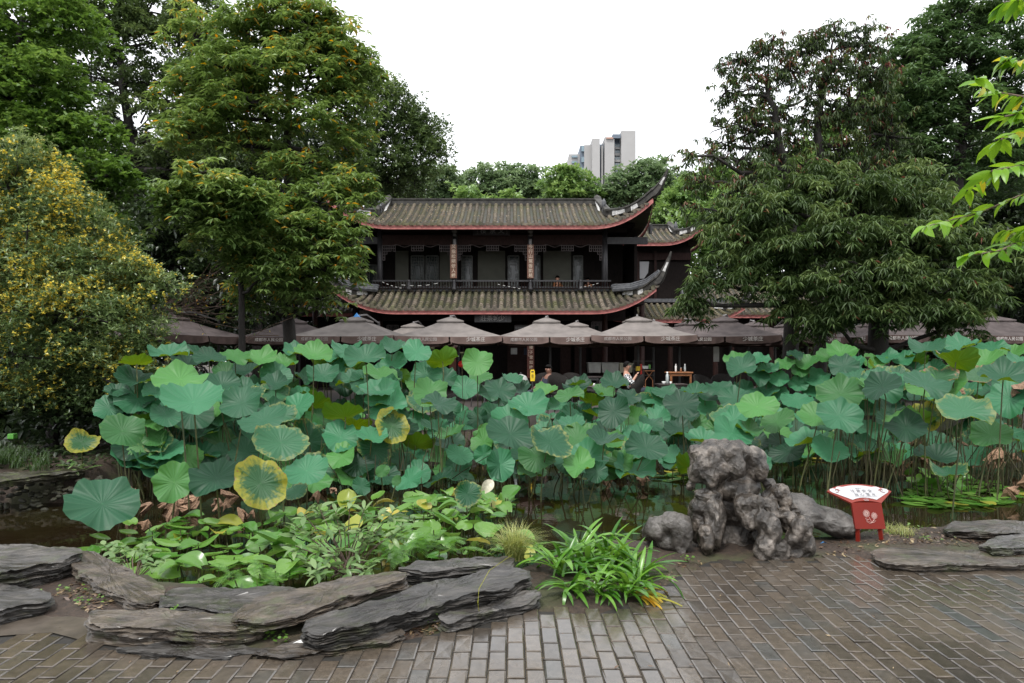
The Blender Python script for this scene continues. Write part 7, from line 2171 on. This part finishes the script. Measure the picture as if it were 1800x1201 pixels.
tree('bright_green_tree', 'bright green small leaved tree at the top left corner', gb(-60, 14.5, 0.1), [(-50, 500, 14.5), (-20, 300, 14.5), (20, 120, 14.5), (40, 30, 14.5)],
     [(40, 50, 90, 80, 14.5), (120, 40, 60, 60, 14.6), (60, 150, 95, 70, 14.2), (120, 170, 60, 50, 14.4), (30, 240, 90, 60, 14.0), (110, 245, 80, 45, 14.2), (170, 305, 60, 32, 14.0), (215, 298, 42, 14, 13.8), (60, 310, 80, 45, 14.0), (145, 355, 55, 45, 14.2), (165, 400, 40, 35, 14.2), (100, 390, 60, 40, 14.3), (-60, 150, 80, 140, 14.5), (175, 225, 25, 18, 14.0), (10, 380, 60, 40, 14.4)],
     'bright', 'bright', dens=4.6, seed=2, tr=0.2, flat=0.35, twig=0.25)
tree('tall_dark_tree', 'tall dark tree with sky showing through behind the bright green one', gb(240, 25), [(250, 480, 25), (240, 300, 25), (215, 150, 25), (205, 60, 25)],
     [(190, 40, 90, 60, 25), (280, 70, 80, 60, 25), (160, 120, 60, 60, 25), (220, 150, 80, 50, 25, .7), (300, 150, 70, 50, 25, .8), (340, 40, 70, 60, 25), (240, 230, 90, 60, 25), (330, 240, 70, 60, 25, .8), (180, 260, 60, 60, 25), (260, 20, 90, 40, 25), (360, 120, 60, 60, 25, .8), (120, 20, 60, 50, 25), (290, 310, 90, 50, 25), (330, 280, 90, 50, 24), (420, 280, 80, 60, 26, .8), (200, 330, 70, 50, 25)],
     'small', 'dark', dens=1.25, seed=3, tr=0.3, limb_r=0.14, flat=0.3)
tree('large_whorled_tree', 'largest left tree with drooping whorls of leaves, some turned yellow', gb(507, 18.2), [(507, 560, 18.2), (506, 400, 18.2), (504, 260, 18.2), (508, 140, 18.2), (505, 50, 18.2)],
     [(480, 30, 70, 50, 18), (545, 50, 65, 50, 18.2), (430, 60, 65, 50, 18.3), (595, 90, 55, 55, 18.2), (400, 120, 60, 50, 17.8), (480, 110, 75, 50, 17.4), (560, 130, 65, 50, 17.8), (630, 130, 36, 50, 18.4), (440, 180, 60, 45, 17.4, .8), (540, 200, 60, 45, 17.5, .7), (610, 180, 45, 50, 18.2, .9), (380, 190, 60, 45, 17.8), (330, 230, 48, 34, 17.6),
      (600, 250, 50, 40, 18.2, .8), (440, 250, 50, 38, 17.8, .7), (530, 290, 60, 30, 17.4), (575, 340, 55, 35, 17.0), (500, 345, 55, 32, 16.8), (585, 395, 50, 38, 16.6), (530, 410, 60, 40, 16.4), (600, 440, 34, 36, 16.4), (560, 470, 60, 36, 16.5), (490, 450, 50, 40, 16.6), (535, 505, 55, 24, 16.8), (470, 400, 45, 36, 16.8), (425, 160, 50, 60, 19), (350, 150, 55, 45, 18.6), (310, 190, 45, 40, 18.8, .8), (360, 240, 60, 34, 18.8, .8), (340, 70, 50, 50, 19.4, .8), (620, 320, 30, 30, 17), (450, 520, 50, 30, 17.5, .8), (560, 525, 40, 18, 17.4), (500, 480, 60, 40, 17.2)],
     'main', 'main', dens=3.4, seed=4, acc=0.028, tr=0.19, limb_r=0.09, twig=0.5)
tree('spreading_whorled_tree', 'smaller tree whose broad leaf tier droops left of the big whorled tree', gb(425, 16.6), [(425, 560, 16.6), (418, 420, 16.6), (412, 340, 16.6)],
     [(370, 305, 45, 16, 15.4), (410, 325, 60, 26, 15.2), (325, 335, 42, 18, 15.3), (355, 365, 62, 28, 15.5), (430, 375, 50, 30, 15.6), (400, 410, 60, 30, 15.9), (450, 340, 35, 22, 15.4), (440, 440, 45, 28, 16.2, .8), (470, 480, 40, 30, 16.2, .6)],
     'main', 'main', dens=4.6, seed=5, acc=0.006, tr=0.10, limb_r=0.06)
tree('camphor_tree', 'dark camphor tree leaning out above the left end of the tea house roof', gb(600, 33), [(600, 480, 33), (612, 380, 33), (630, 300, 33), (660, 240, 33)],
     [(640, 170, 45, 45, 32), (690, 185, 45, 40, 32), (650, 230, 55, 45, 32), (715, 215, 45, 38, 32), (755, 225, 28, 30, 32), (735, 265, 45, 35, 32), (775, 270, 18, 28, 32), (680, 285, 60, 45, 32, .8), (730, 305, 40, 32, 32), (640, 310, 55, 40, 32), (690, 335, 70, 26, 34), (610, 260, 40, 45, 33), (600, 330, 50, 40, 33)],
     'small', 'camphor', dens=1.8, seed=6, tr=0.35, limb_r=0.12, flat=0.15)
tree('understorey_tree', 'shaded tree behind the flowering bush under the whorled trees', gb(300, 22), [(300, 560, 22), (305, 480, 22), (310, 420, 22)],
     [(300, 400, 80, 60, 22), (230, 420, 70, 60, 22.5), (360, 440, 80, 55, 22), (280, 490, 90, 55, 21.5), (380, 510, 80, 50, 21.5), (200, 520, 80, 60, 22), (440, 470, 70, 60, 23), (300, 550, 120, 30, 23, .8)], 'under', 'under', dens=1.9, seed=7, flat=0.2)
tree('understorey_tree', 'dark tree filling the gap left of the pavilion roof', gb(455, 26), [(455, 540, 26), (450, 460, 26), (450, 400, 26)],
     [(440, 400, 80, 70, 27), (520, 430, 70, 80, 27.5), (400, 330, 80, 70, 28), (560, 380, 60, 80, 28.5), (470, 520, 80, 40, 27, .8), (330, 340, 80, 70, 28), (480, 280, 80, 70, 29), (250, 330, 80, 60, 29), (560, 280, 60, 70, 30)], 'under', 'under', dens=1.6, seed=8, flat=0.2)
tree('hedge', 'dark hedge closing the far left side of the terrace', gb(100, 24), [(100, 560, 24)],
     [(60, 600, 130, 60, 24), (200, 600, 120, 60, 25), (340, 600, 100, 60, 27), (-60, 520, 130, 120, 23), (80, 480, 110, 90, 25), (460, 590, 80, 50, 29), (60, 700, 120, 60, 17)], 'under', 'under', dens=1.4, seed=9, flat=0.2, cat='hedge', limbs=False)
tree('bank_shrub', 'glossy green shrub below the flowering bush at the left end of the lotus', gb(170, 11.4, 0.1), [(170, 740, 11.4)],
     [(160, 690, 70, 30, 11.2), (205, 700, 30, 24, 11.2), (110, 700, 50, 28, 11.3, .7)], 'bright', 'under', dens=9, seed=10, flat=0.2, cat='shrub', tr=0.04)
tree('shade_shrubbery', 'black looking shrubbery under the flowering bush on the left bank', gb(60, 13.5, 0.1), [(60, 720, 13.5)],  # dark leaf mass added for the near-black darkness below the bush
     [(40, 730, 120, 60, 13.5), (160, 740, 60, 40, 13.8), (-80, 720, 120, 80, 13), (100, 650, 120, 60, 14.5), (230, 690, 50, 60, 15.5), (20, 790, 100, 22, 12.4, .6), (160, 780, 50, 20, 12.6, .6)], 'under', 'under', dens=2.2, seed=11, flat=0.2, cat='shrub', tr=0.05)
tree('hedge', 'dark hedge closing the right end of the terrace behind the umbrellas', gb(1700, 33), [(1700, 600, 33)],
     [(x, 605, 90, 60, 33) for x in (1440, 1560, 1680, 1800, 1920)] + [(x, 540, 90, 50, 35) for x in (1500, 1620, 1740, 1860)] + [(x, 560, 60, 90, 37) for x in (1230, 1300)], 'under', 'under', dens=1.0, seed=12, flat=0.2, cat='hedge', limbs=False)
# bare twiggy shrub
bt = thing('bare_shrub', 'almost leafless twiggy shrub above the leftmost brown umbrella', 'shrub', gb(265, 17.5))
b0 = at(262, 560, 17.5); mb = MB(); LV = []
mb.tube([np.array(gb(262, 17.5)), b0, at(280, 548, 17.4)], [0.05, 0.04, 0.03], 5)
for k in range(34):
    az = rnd.uniform(-0.25, 0.75); l_ = rnd.uniform(0.9, 3.0)
    s_ = at(rnd.uniform(268, 300), rnd.uniform(535, 560), 17.4); d = np.array((math.cos(az), rnd.gauss(0, 0.25), math.sin(az)))
    p = s_.copy(); pts = [p.copy()]
    for j in range(6): d = d + np.array((rnd.gauss(0, .08), rnd.gauss(0, .08), rnd.gauss(0, .09))); d /= np.linalg.norm(d); p = p + d * l_ / 6; pts.append(p.copy())
    mb.tube(pts, [0.011, 0.010, 0.009, 0.008, 0.007, 0.006, 0.004], 4, cap=False)
    for j in (2, 3, 4, 5):
        if rnd.random() < 0.8:
            q = pts[j]; d2 = d + np.array((rnd.gauss(0, .5), rnd.gauss(0, .4), rnd.gauss(0, .5))); d2 /= np.linalg.norm(d2); e_ = q + d2 * rnd.uniform(0.25, 0.7); mb.tube([q, (q + e_) / 2 + np.array((0, 0, 0.03)), e_], [0.006, 0.005, 0.003], 3, cap=False); LV.append(e_)
mb.tube([at(490, 590, 17), at(440, 590, 17), at(412, 612, 17)], [0.012, 0.01, 0.01], 4); mb.tube([at(520, 556, 17), at(470, 575, 17), at(418, 612, 17)], 0.009, 4)
tag(mb.ob('twigs', M['twig'], bt), kind='stuff')
LV = np.array(LV)[:70]; V, Fc, T = whorls(LV, 2, 0.07, 0.035, -0.3, 0.5, 0.2, np.full(len(LV), 0.7), rng, 0.3); tag(mk('last_leaves', V, Fc, G['main'], bt, tint=T), kind='stuff')

# right side -------------------------------------------------------------
tree('open_crowned_tree', 'open crowned tree with bare looking branches against the white sky', gb(1392, 18), [(1392, 560, 18), (1388, 400, 18), (1386, 315, 18), (1372, 265, 18), (1362, 215, 18), (1350, 150, 18)],
     [(1300, 105, 38, 30, 18, .9), (1350, 85, 45, 30, 18), (1275, 160, 32, 30, 18, .6), (1330, 150, 50, 34, 18, .6), (1390, 120, 45, 36, 18, .9), (1320, 215, 55, 34, 18, .9), (1270, 225, 38, 26, 18, .45), (1380, 200, 40, 36, 18, .45), (1250, 275, 45, 24, 17.8, .5), (1300, 280, 45, 28, 17.6, .6), (1205, 275, 28, 14, 17.6, .5), (1340, 250, 40, 26, 18, .4), (1420, 170, 30, 50, 18, .35), (1240, 320, 50, 18, 17.4, .6), (1360, 300, 60, 40, 18.3, .6), (1400, 260, 50, 40, 18.6, .5), (1330, 190, 60, 40, 18.8, .5), (1280, 250, 50, 40, 18.2, .5), (1310, 330, 60, 26, 17.2, .8), (1220, 365, 35, 16, 17.2, .5)],
     'sparse', 'sparse', dens=5.0, seed=20, acc=0.07, tr=0.22, limb_r=0.075, twig=1.0, shell=(0.2, 1.0), lowcut=-1)
tree('open_crowned_tree', 'second dark stemmed tree standing right of the open crowned one', gb(1442, 18.6), [(1442, 560, 18.6), (1440, 400, 18.6), (1446, 300, 18.6), (1436, 230, 18.6), (1450, 150, 18.6), (1462, 90, 18.6)],
     [(1410, 80, 40, 30, 18.6), (1470, 62, 50, 24, 18.6), (1520, 75, 40, 30, 18.6), (1470, 115, 60, 34, 18.4), (1530, 130, 45, 36, 18.5), (1440, 150, 38, 30, 18.6, .6), (1500, 190, 55, 38, 18.4, .8), (1415, 215, 36, 30, 18.6, .5), (1480, 260, 50, 34, 18.4, .6), (1545, 180, 35, 50, 19), (1560, 240, 50, 50, 19), (1500, 310, 60, 40, 18.6), (1420, 300, 50, 40, 18.6, .7), (1560, 310, 60, 40, 19), (1460, 200, 50, 40, 19, .7)],
     'sparse', 'sparse', dens=5.5, seed=21, acc=0.04, tr=0.2, limb_r=0.08, twig=0.9, shell=(0.25, 1.0), lowcut=-1)
tree('right_whorled_tree', 'tall deep green whorled tree at the top right corner', gb(1690, 20), [(1680, 540, 20), (1672, 380, 20), (1690, 260, 20), (1700, 150, 20), (1720, 60, 20)],
     [(1690, 30, 70, 40, 20), (1640, 70, 60, 36, 20), (1760, 40, 60, 50, 20), (1590, 100, 50, 40, 20), (1690, 100, 70, 40, 19.7), (1760, 130, 60, 45, 20), (1620, 150, 65, 40, 19.6), (1570, 190, 50, 45, 19.8), (1700, 180, 70, 38, 19.6), (1630, 220, 65, 36, 19.8, .8), (1770, 220, 50, 40, 20, .8), (1700, 260, 60, 36, 20, .6), (1590, 270, 60, 40, 19.8), (1650, 300, 60, 36, 20, .8), (1760, 300, 60, 50, 20.4), (1830, 150, 60, 120, 20)],
     'main', 'rightc', dens=3.0, seed=22, tr=0.28, limb_r=0.1)
tree('drooping_dark_tree', 'dark narrow leaved tree drooping over the right half of the umbrellas', gb(1545, 16), [(1545, 560, 16), (1540, 470, 16), (1525, 400, 16), (1510, 330, 16)],
     [(1350, 370, 80, 34, 16, .8), (1400, 310, 50, 28, 16.4, .6), (1600, 320, 60, 36, 16.4), (1300, 375, 60, 30, 16.6, .6), (1480, 305, 60, 26, 16.6, .7), (1440, 345, 80, 36, 16), (1540, 340, 80, 34, 15.8), (1630, 370, 70, 36, 15.8), (1290, 420, 55, 36, 16.2, .8), (1390, 430, 85, 36, 15.8), (1480, 410, 85, 38, 15.4), (1580, 420, 85, 38, 15.2), (1680, 430, 60, 40, 15.4), (1330, 490, 65, 30, 16, .9), (1430, 495, 80, 30, 15.4), (1540, 480, 90, 36, 15), (1640, 490, 80, 34, 15), (1730, 510, 45, 30, 15.2), (1600, 540, 90, 26, 15, .8), (1480, 540, 60, 24, 15.2), (1400, 545, 42, 20, 15.8), (1690, 560, 60, 18, 15.4, .7), (1440, 567, 36, 14, 15.4), (1245, 490, 26, 22, 16.4, .5), (1215, 535, 16, 14, 16.6, .8), (1750, 450, 50, 50, 16)],
     'narrow', 'narrow', dens=3.9, seed=23, acc=0.01, tr=0.26, limb_r=0.08, twig=0.4)
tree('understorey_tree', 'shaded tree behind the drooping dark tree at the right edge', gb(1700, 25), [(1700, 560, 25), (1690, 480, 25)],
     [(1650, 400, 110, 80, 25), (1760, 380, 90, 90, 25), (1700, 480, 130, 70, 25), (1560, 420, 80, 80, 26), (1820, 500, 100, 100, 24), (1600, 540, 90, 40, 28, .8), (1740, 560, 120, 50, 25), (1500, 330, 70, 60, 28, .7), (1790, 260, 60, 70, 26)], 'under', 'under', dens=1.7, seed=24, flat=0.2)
tree('background_tree', 'mid green tree glimpsed between the side wing and the open crowned tree', gb(1250, 40), [(1250, 560, 40), (1250, 440, 40)],
     [(1230, 400, 40, 40, 40), (1280, 380, 55, 45, 40), (1340, 390, 55, 50, 40), (1240, 450, 50, 40, 40), (1310, 450, 70, 40, 40), (1400, 340, 60, 60, 41), (1420, 420, 70, 60, 41), (1480, 340, 60, 60, 41), (1500, 260, 80, 70, 38), (1580, 170, 60, 80, 38), (1440, 310, 80, 50, 38), (1560, 320, 70, 50, 38)], 'far', 'far2', dens=0.55, seed=25, tr=0.3, flat=0.2)
V = []; Fc = []; T = []
for k in range(240):
    x = rnd.uniform(-5.6, -1.2) if rnd.random() < 0.75 else rnd.uniform(-1.2, 5.0)
    t_ = rnd.uniform(0.02, 0.85) if abs(x) < 4.4 else rnd.uniform(0, 0.2)
    p = SU(x, t_) + np.array((0, -0.03, 0.05 + 0.04 * rnd.random())); a = rnd.uniform(0, 6); l_ = rnd.uniform(0.025, 0.05)
    n0 = len(V); V += [p + np.array((math.cos(a) * l_, 0, math.sin(a) * l_ * .5)), p + np.array((-math.sin(a) * l_ * .5, -.01, math.cos(a) * l_ * .5)), p - np.array((math.cos(a) * l_, 0, math.sin(a) * l_ * .5)), p - np.array((-math.sin(a) * l_ * .5, .01, math.cos(a) * l_ * .5))]
    Fc.append((n0, n0 + 1, n0 + 2, n0 + 3)); T.append(0.7 + 0.3 * rnd.random())
tag(mk('roof_leaf_litter', V, Fc, G['litter'], tint=T), kind='stuff')
# trees beyond the roof ----------------------------------------------------
far = [('distant_tree', 'hazy tree just right of the camphor branches behind the roof', 775, [(775, 320, 36, 34), (745, 330, 30, 28), (790, 345, 30, 26), (700, 350, 60, 24)], 'far', 56),
       ('distant_tree', 'broad rounded tree behind the middle of the roof ridge', 890, [(850, 325, 42, 30), (905, 318, 50, 30), (880, 340, 70, 28), (940, 335, 34, 28), (830, 345, 40, 26), (925, 312, 26, 18)], 'far', 58),
       ('distant_tree', 'fresh green tree directly left of the pale tower', 1005, [(1000, 318, 34, 26), (985, 335, 32, 28), (1025, 335, 32, 26), (1010, 345, 45, 20), (975, 348, 30, 16)], 'far2', 50),
       ('distant_tree', 'tree with a domed crown right of the pale tower behind the roof horn', 1135, [(1135, 300, 42, 22), (1100, 320, 36, 24), (1160, 318, 40, 30), (1125, 338, 60, 24), (1065, 345, 34, 20), (1180, 345, 40, 30)], 'far', 50),
       ('distant_tree', 'fresh green tree between the roof horn and the side wing', 1205, [(1210, 340, 36, 30), (1190, 370, 36, 26), (1235, 360, 34, 34), (1250, 320, 34, 30)], 'far2', 46),
       ('distant_tree', 'low yellow green tree showing above the left half of the roof ridge', 815, [(815, 352, 28, 20), (860, 356, 34, 14), (905, 358, 34, 14)], 'far2', 44)]
for i, (nm, lb, x, bl, mt, Y) in enumerate(far):
    tree(nm, lb, gb(x, Y), [(x, 500, Y), (x, 380, Y)], [(a, b, c_, d_, Y) for a, b, c_, d_ in bl], 'far', mt, dens=0.85, seed=30 + i, tr=0.3, limb_r=0.12, flat=0.25, group='trees beyond the tea house roof')
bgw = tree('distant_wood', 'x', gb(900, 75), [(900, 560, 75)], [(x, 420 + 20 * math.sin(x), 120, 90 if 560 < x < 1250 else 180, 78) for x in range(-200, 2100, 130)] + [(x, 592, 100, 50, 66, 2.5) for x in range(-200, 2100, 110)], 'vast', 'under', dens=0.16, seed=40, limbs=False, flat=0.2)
bgw['label'] = 'far wood closing the view behind all the trees'; bgw['category'] = 'wood'
# near branch at the right edge: single leaves
ob = thing('overhanging_tree', 'fresh light green branches hanging in from the right edge close to the camera', 'tree', (6.6, 6.2, 0.0))
MB().tube([(6.6, 6.2, 0.0), (6.5, 6.1, 1.5), (6.6, 6.0, 3.0), (6.4, 5.9, 4.6)], [0.16, 0.14, 0.12, 0.08], 10).ob('trunk', M['bark'], ob, True)
def lf2(t): return 0.17 * math.sin(PI * min(1, t * 0.97 + 0.03)) ** 0.75 * (1.1 - 0.4 * t) + 0.001
NM = [blade('leaf', 6, lf2, b, 0.3, M['near']) for b in (0.3, 0.7, 1.1)]
brs = [[(1950, 110), (1850, 150), (1800, 170), (1740, 160), (1715, 140)], [(1960, 260), (1850, 270), (1800, 290), (1745, 300), (1700, 335)], [(1980, 330), (1860, 330), (1790, 345), (1720, 375), (1660, 390), (1628, 398)],
       [(1980, 440), (1860, 420), (1800, 420), (1760, 440), (1700, 450)], [(1950, 60), (1860, 90), (1800, 110), (1770, 105)], [(1960, 190), (1870, 210), (1800, 230), (1760, 245), (1735, 262)], [(1900, -20), (1830, -15), (1790, 0), (1765, 5)], [(1970, 400), (1880, 385), (1820, 400), (1770, 405)], [(1950, 150), (1880, 180), (1820, 195), (1765, 205)]]
nn_ = 0
for bi, b in enumerate(brs):
    Y = rnd.uniform(4.9, 5.6)
    pts = [at(x, y, Y + 0.35 * i_ / len(b) * rnd.choice((-1, 1))) for i_, (x, y) in enumerate(b)]
    pts = [np.array((6.5, 6.0, pts[0][2] + 0.3))] + pts
    MB().tube(pts, [0.03, 0.014] + [0.009 - 0.0012 * i_ for i_ in range(len(b) - 1)], 5, cap=False).ob('branch', M['twig'], ob)
    cand = []
    for i_ in range(1, len(pts) - 1):
        for u in np.arange(0, 1, 0.04):
            p = pts[i_] * (1 - u) + pts[i_ + 1] * u
            if (p[0] * F / p[1] + 900) < 1850: cand.append((p, pts[i_ + 1] - pts[i_]))
    cand = cand[::max(1, len(cand) // 14)][:15]
    for p, dirv in cand:
        a = math.atan2(dirv[1], dirv[0])
        for s in (-1, 1):
            nn_ += 1
            put('leaf', rnd.choice(NM), ob, p, a + s * rnd.uniform(0.2, 1.1), rnd.uniform(-0.65, 0.2), rnd.uniform(0.12, 0.19), rnd.gauss(0, 0.5), M['near_y'] if rnd.random() < 0.07 else None)
    for s in range(3): put('leaf', rnd.choice(NM), ob, pts[-1], a + rnd.gauss(0, 0.5), rnd.uniform(-0.5, 0.1), rnd.uniform(0.13, 0.19), rnd.gauss(0, 0.4))
print('TREE TRIS', ntri, 'lotus', nleaf, 'near', nn_, 'objects', len(bpy.data.objects))
